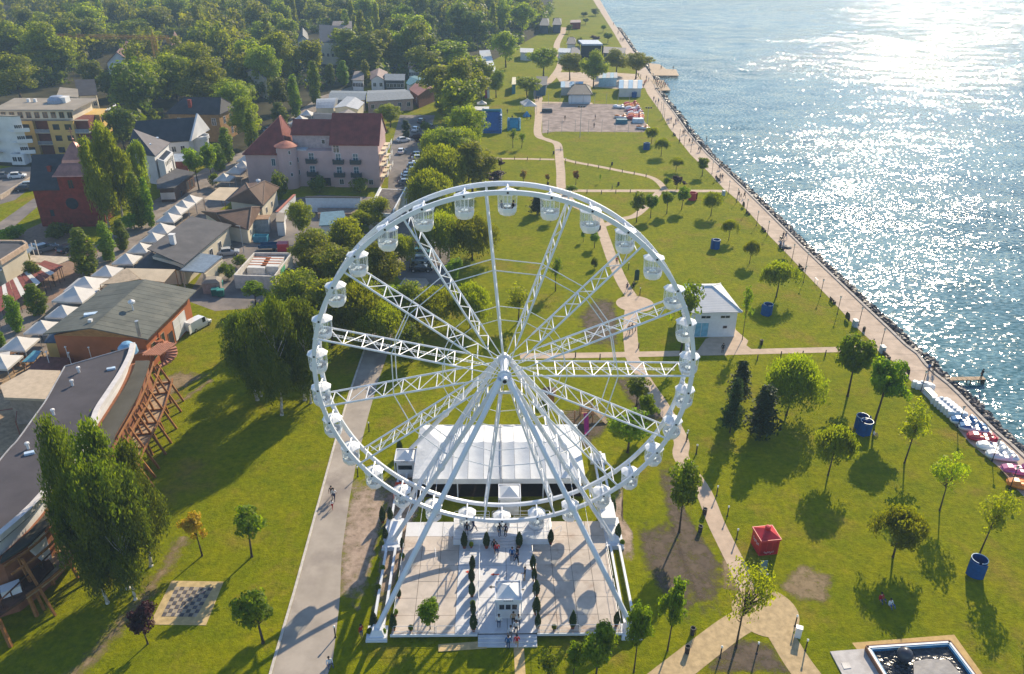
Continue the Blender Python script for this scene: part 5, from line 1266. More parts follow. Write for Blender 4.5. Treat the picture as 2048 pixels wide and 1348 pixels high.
p=W(8,705,650);g=MB();g.add([(p.x-.35,p.y,0),(p.x+.35,p.y+.05,0),(p.x+.42,p.y+.5,1.75),(p.x-.28,p.y+.45,1.75),(p.x-.35,p.y-.06,0),(p.x+.35,p.y-.01,0),(p.x+.42,p.y+.44,1.78),(p.x-.28,p.y+.39,1.78)],
   [(0,1,2,3),(7,6,5,4),(0,4,5,1),(1,5,6,2),(2,6,7,3),(3,7,4,0)]);solo('leaning_board',g,mat('board_slate',(.10,.19,.22),.5),'slate blue board leaning at the front of the red kiosk','board',p)
# pool with black liner
A,B,C_,D=W(8,1240,1006,.62),W(8,1668,978,.62),W(8,1890,1270,.62),W(8,1420,1300,.62)
pool=thing('splash_pool','rectangular blue rimmed pool lined with wrinkled black film','pool',(A.x,A.y,0))
bluew=mat('pool_blue',(.03,.22,.42),.4,.4);brownw=mat('pool_board',(.20,.10,.06),.7)
def ring(A,B,t,z0,z1,m,nm,sh=0.0):
    g=MB();d=(B-A).normalized();q=Vector((-d.y,d.x,0))*t
    a,b=A-d*sh,B+d*sh
    g.prism([(a.x,a.y),(b.x,b.y),(b.x+q.x,b.y+q.y),(a.x+q.x,a.y+q.y)],z0,z1);mk(nm,g,m,pool)
for a,b in((A,B),(B,C_),(C_,D),(D,A)):
    ring(a,b,.10,0,.62,brownw,'outer_board');ring(a,b,-.34,.0,.55,bluew,'rim')
    ring(a,b,-.20,.551,.60,white,'rim_strip')
filmm=mat('black_film',(.012,.012,.016),.22,.6,var=.4,scale=1.2,bump=.12,bscale=2.4)
g=MB();nU=26;vs=[];rf=random.Random(4)
for u in range(nU+1):
    for v in range(nU+1):
        s_,t_=u/nU,v/nU;p=A.lerp(B,s_).lerp(D.lerp(C_,s_),t_);e=min(s_,1-s_,t_,1-t_)
        z=.30-.26*min(1,e/.16)+rf.uniform(0,.10)*(1.6 if(s_<.4 and t_>.1)else.35);vs.append((p.x,p.y,z))
g.add(vs,[(u*(nU+1)+v,u*(nU+1)+v+1,(u+1)*(nU+1)+v+1,(u+1)*(nU+1)+v)for u in range(nU)for v in range(nU)]);mk('pool_liner',g,filmm,pool)
greyl=mat('pool_floor_cover',(.14,.14,.16),.5,.4,var=.2,bump=.05,bscale=1.5)
def pt(s_,t_,z):p=A.lerp(B,s_).lerp(D.lerp(C_,s_),t_);return Vector((p.x,p.y,z))
g=MB();pts=[pt(.45,.28,.19),pt(.62,.24,.17),pt(.86,.28,.17),pt(.90,.7,.19),pt(.75,.95,.2),pt(.5,.85,.2),pt(.36,.5,.2)];g.slab(pts,.03);mk('floor_cover',g,greyl,pool)
c=pt(.36,.22,.75);g=MB();nl=10
g.lathe((c.x,c.y,c.z-.72),[(max(.0002,.72*math.sin(math.pi*i/nl)),.72-.72*math.cos(math.pi*i/nl))for i in range(nl+1)],18)
solo('black_ball',g,mat('ball_grey',(.045,.045,.06),.35,.5),'large dark ball lying in the lined pool','ball',(c.x,c.y,c.z-.72),smooth=True)
g=MB()
sheet('pool_sand',[(8,1165,990),(8,1690,948),(8,1935,1290),(8,1420,1330)],.010,mat('yellow_sand',(.52,.36,.16),.9,.1,var=.15))
g=MB();g.prism([W(8,1052,1038),W(8,1262,1022),W(8,1420,1280),W(8,1190,1300)],0,.12)
sl_=thing('concrete_slab','pale concrete slab left of the pool','slab',W(8,1052,1038));mk('slab',g,mat('pale_concrete',(.50,.47,.45),.8,.2,var=.1,dirt=((.4,.37,.35),.5,.55)),sl_)
g=MB();g.prism([W(8,1108,1098),W(8,1145,1095),W(8,1160,1125),W(8,1122,1130)],.12,.17);mk('hatch',g,mat('hatch',(.6,.56,.52),.7),sl_)
# giant chessboard
CB=[W(4,925,840),W(4,1205,845),W(4,1110,1080),W(4,805,1076)]
cb=thing('giant_chessboard','giant chessboard of dark and pale tiles on a sand bed','chessboard',CB[0])
g=MB();g.prism([(p.x,p.y)for p in CB],0,.03);mk('sand_bed',g,mat('sand_bed',(.48,.36,.18),.9,.1,var=.18),cb)
BB=[W(4,948,872),W(4,1150,876),W(4,1058,1036),W(4,868,1034)]
td,tl=mat('tile_dark',(.10,.09,.10),.7,.2,var=.3),mat('tile_pale',(.33,.28,.22),.7,.2,var=.25)
def bl(s_,t_):p=BB[0].lerp(BB[1],s_).lerp(BB[3].lerp(BB[2],s_),t_);return(p.x,p.y)
for i in range(8):
    for j in range(8):
        e=.006;g=MB();g.prism([bl(i/8+e,j/8+e),bl((i+1)/8-e,j/8+e),bl((i+1)/8-e,(j+1)/8-e),bl(i/8+e,(j+1)/8-e)],.03,.045+rnd.uniform(0,.006));mk('tile',g,td if(i+j)%2 else tl,cb)
p=W(17,330,1090);g=MB();q=[W(17,85,1075),W(17,580,1040),W(17,583,1112),W(17,88,1148)];g.prism([(a.x,a.y)for a in q],.03,.09);solo('plywood_sheet',g,MATS['boarded_path'],'pale plywood sheet lying on the grass before the deck','board',q[0])
# pier, stone steps, far piers
def pier(name,label,pts,z=.12,m=wood2,planks=0):
    t=thing(name,label,'pier',(pts[0].x,pts[0].y,0));n=len(pts)
    if planks:
        a,b,c,d=pts
        for i in range(planks):
            s0,s1=i/planks+.004,(i+1)/planks-.004;g=MB();q=[a.lerp(b,s0),a.lerp(b,s1),d.lerp(c,s1),d.lerp(c,s0)];g.prism([(v.x,v.y)for v in q],z-.06,z);mk('plank_bay',g,m,t)
        g=MB();g.prism([(v.x,v.y)for v in(a.lerp(d,.15),b.lerp(c,.15),b.lerp(c,.85),a.lerp(d,.85))],z-.2,z-.062);mk('beam',g,trunkm,t)
    else:
        g=MB();g.prism([(v.x,v.y)for v in pts],z-.25,z);mk('deck',g,m,t)
    for i in range(n):
        for s_ in(.05,.35,.65,.95):
            v=pts[i].lerp(pts[(i+1)%n],s_);c=sum(pts,Vector())/n;v=v.lerp(c,.06);g=MB();g.tube((v.x,v.y,-1.6),(v.x,v.y,z-.2),.09,n=6);mk('pile',g,trunkm,t)
    return t
pier('wooden_pier','narrow wooden pier with an angler at its end',[W(35,905,378),W(35,1490,368),W(35,1535,410),W(35,955,425)],.10,wood2,9)
pier('bathing_pier','wide far pier beyond the beach plaza',[W(31,800,862),W(31,950,880),W(31,1040,945),W(31,1175,950),W(31,1215,1035),W(31,840,1032)],.1)
pier('seated_pier','far pier crowded with seated people',[W(31,820,1085),W(31,1000,1095),W(31,1100,1235),W(31,935,1240)],.1)
for k,q,l in[(34,[(1450,1040),(1560,1030),(1680,1110),(1530,1112)],'concrete water steps below the cross path'),(33,[(1420,1060),(1490,1040),(1530,1070),(1440,1085)],'concrete water steps beside the parasol'),(33,[(640,300),(720,310),(810,360),(690,345)],'concrete water steps near the thin path'),(32,[(740,680),(800,675),(880,700),(780,690)],'small concrete jetty with a person standing in the water')]:
    w=[W(k,*a)for a in q];g=MB();g.prism([(v.x,v.y)for v in w],-1.2,-.05);solo('water_steps',g,mat('wet_concrete',(.45,.40,.34),.7,.3),l,'steps',(w[0].x,w[0].y,-1.2))
# ---- pedal boats and white moulded boats
def hull(mb,L,Wd,H,m=0):
    secs=[(-.5,.62,.55),(-.42,.95,.15),(-.2,1,.0),(.15,1,.0),(.36,.82,.12),(.47,.5,.35),(.5,.2,.62)]
    vs=[]
    for x,w,b in secs:
        for yy,zz in((-1,1),(-.92,.45),(-.6,0),(.6,0),(.92,.45),(1,1)):vs.append((x*L,yy*w*Wd/2,H*(b+(1-b)*zz)))
    n=6;k=len(secs);mb.add(vs,[(i*n+j,i*n+j+1,(i+1)*n+j+1,(i+1)*n+j)for i in range(k-1)for j in range(n-1)]+[(i*n,(i+1)*n,(i+1)*n+n-1,i*n+n-1)for i in range(k-1)]+[tuple(range(n-1,-1,-1)),tuple((k-1)*n+j for j in range(n))],m)
LINK[0]=False
pb=P0('pedal_boat');PW=mat('boat_white',(.74,.76,.78),.35,.5,var=.05);PC_=mat('boat_colour',(.02,.16,.38),.35,.5,var=.1)
g=MB();hull(g,3.8,1.65,.55);mk('hull',g,PW,pb,True)
for s in(-1,1):
    g=MB();vs=[(-1.35,-.30),(-.5,-.34),(-.42,-.30)]
    prof=[(-.95,.50),(-.15,.50),(-.15,.68),(-.55,.72),(-.78,1.12),(-.95,1.14)]
    n=len(prof);g.add([(a,s*.42-.3,b)for a,b in prof]+[(a,s*.42+.3,b)for a,b in prof],[tuple(range(n)),tuple(range(2*n-1,n-1,-1))]+[(i,n+i,n+(i+1)%n,(i+1)%n)for i in range(n)]);mk('seat',g,PC_,pb)
g=MB();prof=[(.25,.5),(1.75,.52),(1.72,.72),(1.2,.95),(.62,1.0),(.4,.7)];n=len(prof)
g.add([(a,-.5*(1-.3*i/5),b)for i,(a,b)in enumerate(prof)]+[(a,.5*(1-.3*i/5),b)for i,(a,b)in enumerate(prof)],[tuple(range(n)),tuple(range(2*n-1,n-1,-1))]+[(i,n+i,n+(i+1)%n,(i+1)%n)for i in range(n)]);mk('bow_cover',g,PC_,pb)
g=MB()
for i in range(9):t=i/8;g.obox((-1.55+.75*t-.3,0,.5+.72*math.sin(t*1.5)),(.14,.62,.06));
g2=MB();vs=[]
for i in range(9):
    t=i/8;x,z=-1.85+1.1*t,.42+.85*math.sin(t*1.9);vs+=[(x,-.28,z),(x,.28,z),(x,.28,z-.12),(x,-.28,z-.12)]
g2.add(vs,[(4*i+k,4*i+4+k,4*i+4+(k+1)%4,4*i+(k+1)%4)for i in range(8)for k in range(4)]+[(0,1,2,3),(35,34,33,32)]);mk('slide',g2,PC_,pb)
for s in(-1,1):
    g=MB();g.tube((-1.2,s*.76,.55),(.5,s*.76,.78),.035,n=6);g.tube((-1.2,s*.76,.5),(-1.2,s*.76,.56),.035,n=6);mk('grab_rail',g,PW,pb)
fb_=P0('white_float');g=MB();n=14;vs=[]
for i in range(n+1):
    x=-1.25+2.5*i/n;z=.95+.10*math.sin(i/n*math.pi*3.2)+(.16 if abs(i-7)<2 else 0)
    vs+=[(x,-.31,0),(x,.31,0),(x,.34,z*.6),(x,.28,z),(x,-.28,z),(x,-.34,z*.6)]
g.add(vs,[(6*i+k,6*i+(k+1)%6,6*i+6+(k+1)%6,6*i+6+k)for i in range(n)for k in range(6)]+[(5,4,3,2,1,0),tuple(6*n+k for k in range(6))]);mk('body',g,PW,fb_,False)
g=MB();g.lathe((0,0,1.05),[(.24,0),(.22,.10),(.0001,.14)],10);mk('hump',g,mat('float_grey',(.45,.50,.58),.4),fb_)
LINK[0]=True
BA=ang(35,1040,960,1420,1010)
cols={'blue':(.02,.16,.38),'red':(.38,.02,.045),'white':(.70,.73,.77),'pink':(.50,.12,.30),'orange':(.62,.20,.02)}
for k,x,y,cn,l in[(35,1230,1010,'blue','white pedal boat with blue seats nearest the white floats'),(35,1350,1105,'blue','second white pedal boat with blue seats'),(35,1470,1235,'red','dark red pedal boat between the blue and the white ones'),(36,1600,545,'white','all white pedal boat next to the red one'),(36,1730,665,'white','second all white pedal boat'),(36,1940,860,'pink','pink pedal boat at the right edge'),(36,2030,1060,'orange','orange pedal boat cut off by the right edge')]:
    cm_=mat('boat_'+cn,cols[cn],.35,.5);cs_={'boat_colour':cm_}
    if cn in('red','pink','orange'):cs_['boat_white']=mat('boat_hull_'+cn,tuple(min(1,c*1.15)for c in cols[cn]),.35,.5)
    p=W(k,x,y);dup(pb,(p.x,p.y,.03),BA+R(180)+rnd.uniform(-.06,.06),l,'pedal boat','pedal boats parked along the promenade',name='pedal_boat',colors=cs_)
for i,(x,y)in enumerate([(640,480),(690,500)]+[(905+44*i,700+37*i)for i in range(6)]):
    p=W(35,x-5,y+40);dup(fb_,(p.x,p.y,.03),BA,['first white moulded float, at the upper end of the row','white moulded float leaning on the first one','third white float, right after the long white chest','fourth white float in the row','fifth white float in the row','sixth white float in the row','seventh white float in the row','last white float, touching the blue pedal boat'][i],'boat float','white moulded floats on the promenade',name='white_float')
p=W(35,755,640);g=MB();g.obox((p.x,p.y,.02),(2.0,.8,.8),PA);g.obox((p.x,p.y,.82),(2.06,.86,.07),PA);solo('white_chest',g,PW,'long white chest between the white floats','chest',p)
p=W(36,1810,900);g=MB();q=Vector((math.cos(PA),math.sin(PA),0));n_=Vector((-q.y,q.x,0))
for s in(-.5,.5):g.beam(p+q*-1.4+n_*s*.8+Vector((0,0,.45)),p+q*1.4+n_*s*.8+Vector((0,0,.45)),.08,.1)
for s in(-1.2,0,1.2):g.beam(p+q*s-n_*.45+Vector((0,0,.4)),p+q*s+n_*.45+Vector((0,0,.4)),.07,.08);g.beam(p+q*s,p+q*s+Vector((0,0,.42)),.07,.07)
solo('boat_rack',g,wood2,'empty boat rack behind the pink pedal boat','rack',p)
# ---- white pavilion with hipped roof
def window_mesh(w,h,style,fm,gm):
    key=('win',w,h,style,fm.name,gm.name)
    if key in MATS:return MATS[key]
    f=MB();t=.07
    f.box((-w/2,-.05,0),(w/2,.02,t));f.box((-w/2,-.05,h-t),(w/2,.02,h));f.box((-w/2,-.05,t),(-w/2+t,.02,h-t));f.box((w/2-t,-.05,t),(w/2,.02,h-t))
    if style:f.box((-.03,-.05,t),(.03,.02,h-t))
    if style>1:f.box((-w/2+t,-.049,h*.62),(w/2-t,.02,h*.62+.05))
    p_=MB();p_.box((-w/2+t,-.025,t),(w/2-t,.015,h-t))
    MATS[key]=(mesh_of(f,'window',fm),mesh_of(p_,'pane',gm));return MATS[key]
def windows(root,a,b,z,ts,w=1.1,h=1.4,style=1,fm=None,gm=None,out=None,nm='window'):
    """windows on the wall from a to b at fractions ts; 'out' a point outside"""
    fm=fm or white;gm=gm or wglass;a,b=Vector((a[0],a[1],0)),Vector((b[0],b[1],0));d=(b-a).normalized();n_=Vector((d.y,-d.x,0))
    if out is None:out=Vector((0,0,0))
    if(out-a).dot(n_)<0:n_=-n_;d=-d;flip=True
    else:flip=False
    rz_=math.atan2(d.y,d.x);me,pm=window_mesh(w,h,style,fm,gm);o_=wloc(root);res=[]
    for t in ts:
        p=a.lerp(b,t)+n_*.02;q=put(nm,me,root,(p.x-o_.x,p.y-o_.y,z-o_.z),(0,0,rz_));put('pane',pm,q);res.append(q)
    return res
def inset(poly,d):
    c=sum((Vector((p[0],p[1],0))for p in poly),Vector())/len(poly);out=[]
    n=len(poly);P_=[Vector((p[0],p[1],0))for p in poly];A_=sum(P_[i].x*P_[(i+1)%n].y-P_[(i+1)%n].x*P_[i].y for i in range(n));sg=1 if A_>0 else-1
    for i in range(n):
        e1=(P_[i]-P_[i-1]).normalized();e2=(P_[(i+1)%n]-P_[i]).normalized();n1=Vector((-e1.y,e1.x,0))*sg;n2=Vector((-e2.y,e2.x,0))*sg
        m_=(n1+n2);m_=m_/max(.25,m_.dot(n1));out.append(P_[i]+m_*d)
    return out
def hiproof(root,e,r,m,t=.16,cap=None,z=None):
    """e: four eave points (FL,FR,BR,BL) in space, r: ridge points (left,right)"""
    e=[Vector(p)for p in e];r=[Vector(p)for p in r]
    faces=[[e[0],e[1],r[1],r[0]],[e[2],e[3],r[0],r[1]]]
    if(r[0]-r[1]).length<.05:faces=[[e[0],e[1],r[0]],[e[2],e[3],r[0]]]
    faces+=[[e[1],e[2],r[1]],[e[3],e[0],r[0]]]
    res=[]
    for f in faces:g=MB();g.slab(f,t);res.append(mk('roof_slope',g,m,root))
    if cap:
        g=MB()
        for a,b in((e[0],r[0]),(e[1],r[1]),(e[2],r[1]),(e[3],r[0]),(r[0],r[1])):
            if(a-b).length>.1:g.tube(a+Vector((0,0,.02)),b+Vector((0,0,.02)),.11,n=6)
        mk('ridge_tiles',g,cap,root)
    return res
ze=4.7;E_=[W(13,655,1085,ze),W(13,1165,1078,ze),W(13,985,845,ze),W(13,690,850,ze)]
pv=thing('white_pavilion','white pavilion with pale hipped roof on the lawn right of the wheel','pavilion',(E_[0].x,E_[0].y,0))
c=sum(E_,Vector())/4;rl=c.lerp((E_[0]+E_[3])/2,.15)+Vector((0,0,2.1));rr2=c.lerp((E_[1]+E_[2])/2,.15)+Vector((0,0,2.1))
proof=mat('pavilion_roof',(.60,.60,.60),.6,.3,var=.08,scale=.5,stripes=('Y',.35,.02))
hiproof(pv,E_,(rl,rr2),proof,.14,mat('pavilion_ridge',(.7,.7,.7),.5))
I_=inset(E_,.55);g=MB();g.prism([(p.x,p.y)for p in I_],0,ze-.10);pwall=mat('pavilion_wall',(.74,.77,.80),.7,.2,var=.05);mk('wall',g,pwall,pv)
windows(pv,I_[0],I_[1],3.35,(.42,.78),1.6,.55,1);windows(pv,I_[0],I_[1],1.5,(.80,),.8,.6,0)
dm=mat('pavilion_door',(.20,.45,.60),.5);o=windows(pv,I_[0],I_[1],.05,(.36,),2.4,2.6,1,white,dm,nm='door')
g=MB()
# playground
pg=thing('play_tower','wooden play tower with a magenta slide beside the marquee','play tower',W(0,1172,838));p=W(0,1172,838)
for dx in(-.8,.8):
    for dy in(-.8,.8):g=MB();g.beam((p.x+dx,p.y+dy,0),(p.x+dx,p.y+dy,2.7),.13,.13);mk('post',g,woodm,pg)
g=MB();g.obox((p.x,p.y,1.35),(1.8,1.8,.1));mk('floor',g,woodm,pg)
for s,(sx,sy)in(((0,.8),(1.5,.04)),((.8,0),(.04,1.5)),((-.8,0),(.04,1.5))):
    for zz in(1.6,1.85,2.1):g=MB();g.obox((p.x+s[0],p.y+s[1],zz),(sx,sy,.14));mk('rail_board',g,wood2,pg)
sm=mat('slide_magenta',(.38,.015,.16),.35,.5);g=MB();vs=[]
for i in range(9):
    t=i/8;z=1.42*(1-t)**1.3+.12;y=p.y-.9-2.9*t;vs+=[(p.x-.5,y,z+.18),(p.x-.46,y,z),(p.x+.1,y,z),(p.x+.14,y,z+.18)]
g.add(vs,[(4*i+k,4*i+4+k,4*i+5+k,4*i+1+k)for i in range(8)for k in range(3)]);mk('slide',g,sm,pg)
g=MB();g.beam((p.x+.9,p.y+.6,1.4),(p.x+2.8,p.y-.9,.1),1.0,.08);mk('climbing_ramp',g,wood2,pg)
p2=W(0,1138,845);lb=thing('climbing_frame','low wooden climbing frame left of the play tower','climbing frame',p2)
for dx in(-.8,.7):
    g=MB();g.beam((p2.x+dx,p2.y,0),(p2.x+dx,p2.y,1.9),.14,.14);mk('post',g,woodm,lb)
for i in range(5):g=MB();g.tube((p2.x-.8,p2.y,.3+.35*i),(p2.x+.7,p2.y,.3+.35*i),.04,n=6);mk('rung',g,wood2,lb)
p3=W(0,1098,800);hut=thing('play_hut','small wooden play hut seen below the hub of the wheel','hut',p3);g=MB();g.obox((p3.x,p3.y,0),(1.4,1.4,1.4));mk('wall',g,woodm,hut)
g=MB();g.prism([(p3.x-.9,p3.y-.9),(p3.x+.9,p3.y-.9),(p3.x+.9,p3.y+.9),(p3.x-.9,p3.y+.9)],1.4,1.46);g.obox((p3.x,p3.y,1.46),(1.8,1.8,.7),top=.05);mk('roof',g,mat('hut_roof',(.10,.045,.03),.7),hut)
# beach flag banner near the cars
bn=W(14,1135,812);t=thing('feather_banner','tall white feather banner beside the parked cars','banner',bn)
g=MB();g.tube(bn+Vector((-.55,0,0)),bn+Vector((-.55,0,4.3)),.035,n=6);mk('pole',g,dark,t)
g=MB();g.prism([(bn.x-.55,bn.y-.012),(bn.x+.55,bn.y-.012),(bn.x+.55,bn.y+.012),(bn.x-.55,bn.y+.012)],.35,4.1);mk('cloth',g,mat('banner_cloth',(.72,.73,.74),.7),t)
g=MB();n=24
for i in range(n):
    a,b=2*math.pi*i/n,2*math.pi*(i+1)/n;zc=3.35
    g.add([(bn.x+q*math.cos(u),bn.y-.016,zc+q*math.sin(u))for q,u in((.24,a),(.30,a),(.30,b),(.24,b))],[(0,1,2,3)])
for a,b in(((-.13,.20),(-.04,.03)),((-.04,.03),(0,.12)),((0,.12),(.04,.03)),((.04,.03),(.13,.20)),((-.2,.08),(-.08,-.19)),((-.08,-.19),(0,0)),((0,0),(.08,-.19)),((.08,-.19),(.2,.08))):
    g.beam((bn.x+a[0],bn.y-.018,3.35+a[1]),(bn.x+b[0],bn.y-.018,3.35+b[1]),.006,.04,up=(0,1,0))
mk('round_emblem',g,mat('emblem_blue',(.05,.10,.22),.6),t)
g=MB();g.box((bn.x-.28,bn.y-.017,2.62),(bn.x+.28,bn.y-.013,2.72));mk('print_line',g,MATS['emblem_blue'],t)

# ================================================================ the town on the left
def V2(p):return(p.x,p.y)
def gable(root,e,rise,m,axis=0,t=.16,wallm=None,z0=None):
    """roof over four eave points FL,FR,BR,BL; axis 0: ridge runs left-right, 1: front-back; closes the gable ends"""
    e=[Vector(p)for p in e];up=Vector((0,0,rise))
    if axis==0:r=[(e[0]+e[3])/2+up,(e[1]+e[2])/2+up];faces=[[e[0],e[1],r[1],r[0]],[e[2],e[3],r[0],r[1]]];ends=[[e[3],e[0],r[0]],[e[1],e[2],r[1]]]
    else:r=[(e[0]+e[1])/2+up,(e[3]+e[2])/2+up];faces=[[e[1],e[2],r[1],r[0]],[e[3],e[0],r[0],r[1]]];ends=[[e[0],e[1],r[0]],[e[2],e[3],r[1]]]
    for f in faces:g=MB();g.slab(f,t);mk('roof_slope',g,m,root)
    if wallm:
        c=sum(e,Vector())/4
        for f in ends:g=MB();g.poly([p.lerp(Vector((c.x,c.y,p.z)),.04)-Vector((0,0,t))for p in f]);mk('gable_wall',g,wallm,root)
    return r
def bldg(name,label,e,wallm,cat='building',ins=.4,z0=0.0,top=None,group=None):
    t=thing(name,label,cat,(e[0].x,e[0].y,0),group);I_=inset(e,ins);g=MB();g.prism([V2(p)for p in I_],z0,(top if top is not None else min(p.z for p in e))-.06);mk('wall',g,wallm,t);return t,I_
def quad(k,pts,z):return[W(k,x,y,z)for x,y in pts]
ochre=mat('ochre_wall',(.60,.40,.13),.8,.2,var=.10,scale=.3);cream=mat('cream_wall',(.62,.55,.42),.8,.2,var=.1,scale=.3)
pinkw=mat('pink_wall',(.52,.36,.34),.8,.2,var=.08,scale=.25,dirt=((.44,.31,.29),.3,.6));offw=mat('white_wall',(.68,.67,.66),.8,.2,var=.08,scale=.3,dirt=((.52,.50,.48),.35,.6))
brickr=mat('red_brick',(.20,.030,.020),.8,.2,var=.25,scale=1.2,stripes=('Z',.5,.02));slate=mat('slate_roof',(.040,.042,.050),.6,.35,var=.25,scale=.6,stripes=('Y',.45,.02))
darkr=mat('dark_roof',(.050,.045,.048),.7,.3,var=.25,scale=.5,stripes=('Y',.5,.02));redr=mat('red_roof',(.20,.050,.040),.7,.25,var=.2,scale=.5,stripes=('X',.45,.03));redl=mat('red_ridge',(.42,.16,.11),.7)
greyr=mat('grey_roof',(.095,.090,.092),.75,.25,var=.18,scale=.4,bump=.02,bscale=2);greyg=mat('felt_roof',(.105,.110,.095),.75,.25,var=.18,scale=.35,dirt=((.145,.145,.12),.25,.5))
brownr=mat('brown_roof',(.14,.085,.06),.75,.25,var=.2,scale=.5,stripes=('Y',.45,.02));orangew=mat('orange_wall',(.42,.14,.055),.8,.2,var=.12,scale=.4);loggm=mat('loggia_brown',(.16,.045,.035),.8)
copper=mat('copper_roof',(.40,.19,.15),.38,.5,metal=.6,var=.2,scale=.8);canv=mat('canopy_cloth',(.60,.57,.53),.75,.2,var=.08,scale=.5);beige=mat('beige_cloth',(.60,.48,.33),.75,.2,var=.1,scale=.4);tealr=mat('teal_roof',(.05,.16,.20),.6,.3,var=.2)
flatr=mat('flat_roof',(.29,.25,.20),.85,.2,var=.15,scale=.3,dirt=((.28,.24,.20),.2,.5))
def chimney(root,p,w=.7,h=1.6,m=None,z=0):
    g=MB();g.obox((p.x,p.y,p.z-.8),(w,w,h+.8));g.obox((p.x,p.y,p.z+h),(w+.16,w+.16,.12));mk('chimney',g,m or brickr,root)
# --- ochre apartment block
zr_=12.6;E_=quad(21,[(0,405),(1000,405),(1325,250),(320,245)],zr_)
E_[0]=E_[0]+(E_[0]-E_[1])*.12;E_[3]=E_[3]+(E_[3]-E_[2])*.12
ab=thing('apartment_block','ochre apartment block with flat roof and brown loggias','apartment building',(E_[0].x,E_[0].y,0))
g=MB();g.prism([V2(p)for p in inset(E_,.0)],zr_-.35,zr_);mk('roof',g,flatr,ab)
up_=inset(E_,1.3);g=MB();g.prism([V2(p)for p in up_],9.6,zr_-.36);mk('upper_floor',g,cream,ab)
ux=(E_[1]-E_[0]).normalized();uy=(E_[3]-E_[0]).normalized();Lx=(E_[1]-E_[0]).length;Ly=(E_[3]-E_[0]).length
F0=E_[0]-uy*0;F0=Vector((F0.x,F0.y,0));wid=Lx*1.13
def seg(a,b,d0,d1,z0,z1,m,nm):
    g=MB();q=[F0+ux*a+uy*d0,F0+ux*b+uy*d0,F0+ux*b+uy*d1,F0+ux*a+uy*d1];g.prism([V2(p)for p in q],z0,z1);return mk(nm,g,m,ab)
lg=[(Lx*.455,Lx*.64),(Lx*.95,Lx*1.13)]
seg(0,lg[0][0],.2,Ly,0,9.6,ochre,'wall');seg(lg[0][1],lg[1][0],.2,Ly,0,9.6,ochre,'wall');seg(lg[0][0],lg[0][1],1.8,Ly-.1,0,9.58,loggm,'loggia_back');seg(lg[1][0],lg[1][1]-.3,1.8,Ly*.5,0,9.58,loggm,'loggia_back')
seg(lg[1][0],lg[1][1]+1,Ly*.5,Ly*1.02,0,9.59,ochre,'wall')
for a,b in lg:
    for z in(3.2,6.4):
        seg(a+.05,b-.05,.25,1.8,z-.18,z,cream,'loggia_floor');seg(a+.05,b-.05,.22,.30,z,z+.95,mat('loggia_rail',(.22,.24,.28),.4),'balustrade')
seg(0,lg[1][1]+.2,.05,1.25,9.6,9.72,flatr,'terrace_edge')
out_=F0-uy*50
for z in(1.0,4.2,7.2):windows(ab,F0+ux*lg[0][1]+uy*.2,F0+ux*lg[1][0]+uy*.2,z,(.30,.78),1.7,1.5,1,dark,wglass,out_);windows(ab,F0+uy*.2,F0+ux*lg[0][0]+uy*.2,z,(.4,.8),1.7,1.5,1,dark,wglass,out_)
windows(ab,up_[0],up_[1],10.1,[.05+.115*i for i in range(9)],1.3,1.6,1,woodm,wglass,out_)
rw_=F0+ux*(lg[1][1]+1)
for z in(1.0,4.2,7.2):windows(ab,rw_+uy*Ly*.5,rw_+uy*Ly*1.02,z,(.2,.5,.8),1.4,1.5,1,dark,wglass,rw_+ux*50)
for z in(6.2,9.5):
    g=MB();p=rw_+uy*Ly*.85;g.prism([V2(q)for q in(p,p+ux*2,p+ux*2+uy*4,p+uy*4)],z,z+.2);o=mk('balcony',g,offw,ab);g=MB();g.prism([V2(q)for q in(p+ux*1.9,p+ux*2,p+ux*2+uy*4,p+ux*1.9+uy*4)],z+.2,z+1.1);mk('balustrade',g,offw,o)
c=W(21,790,300,zr_);g=MB();g.lathe((c.x,c.y,zr_),[(2.6,0),(2.5,.8),(1.6,1.6),(.0001,1.9)],16);mk('roof_dome',g,mat('dome_grey',(.30,.33,.40),.4),ab);g=MB();g.obox((c.x+1.7,c.y,zr_),(2.4,2.6,1.5));mk('roof_house',g,offw,ab)
for x in(395,485):c=W(21,x,300,zr_);g=MB();g.obox((c.x,c.y,zr_),(.7,.7,.9));mk('vent',g,offw,ab)
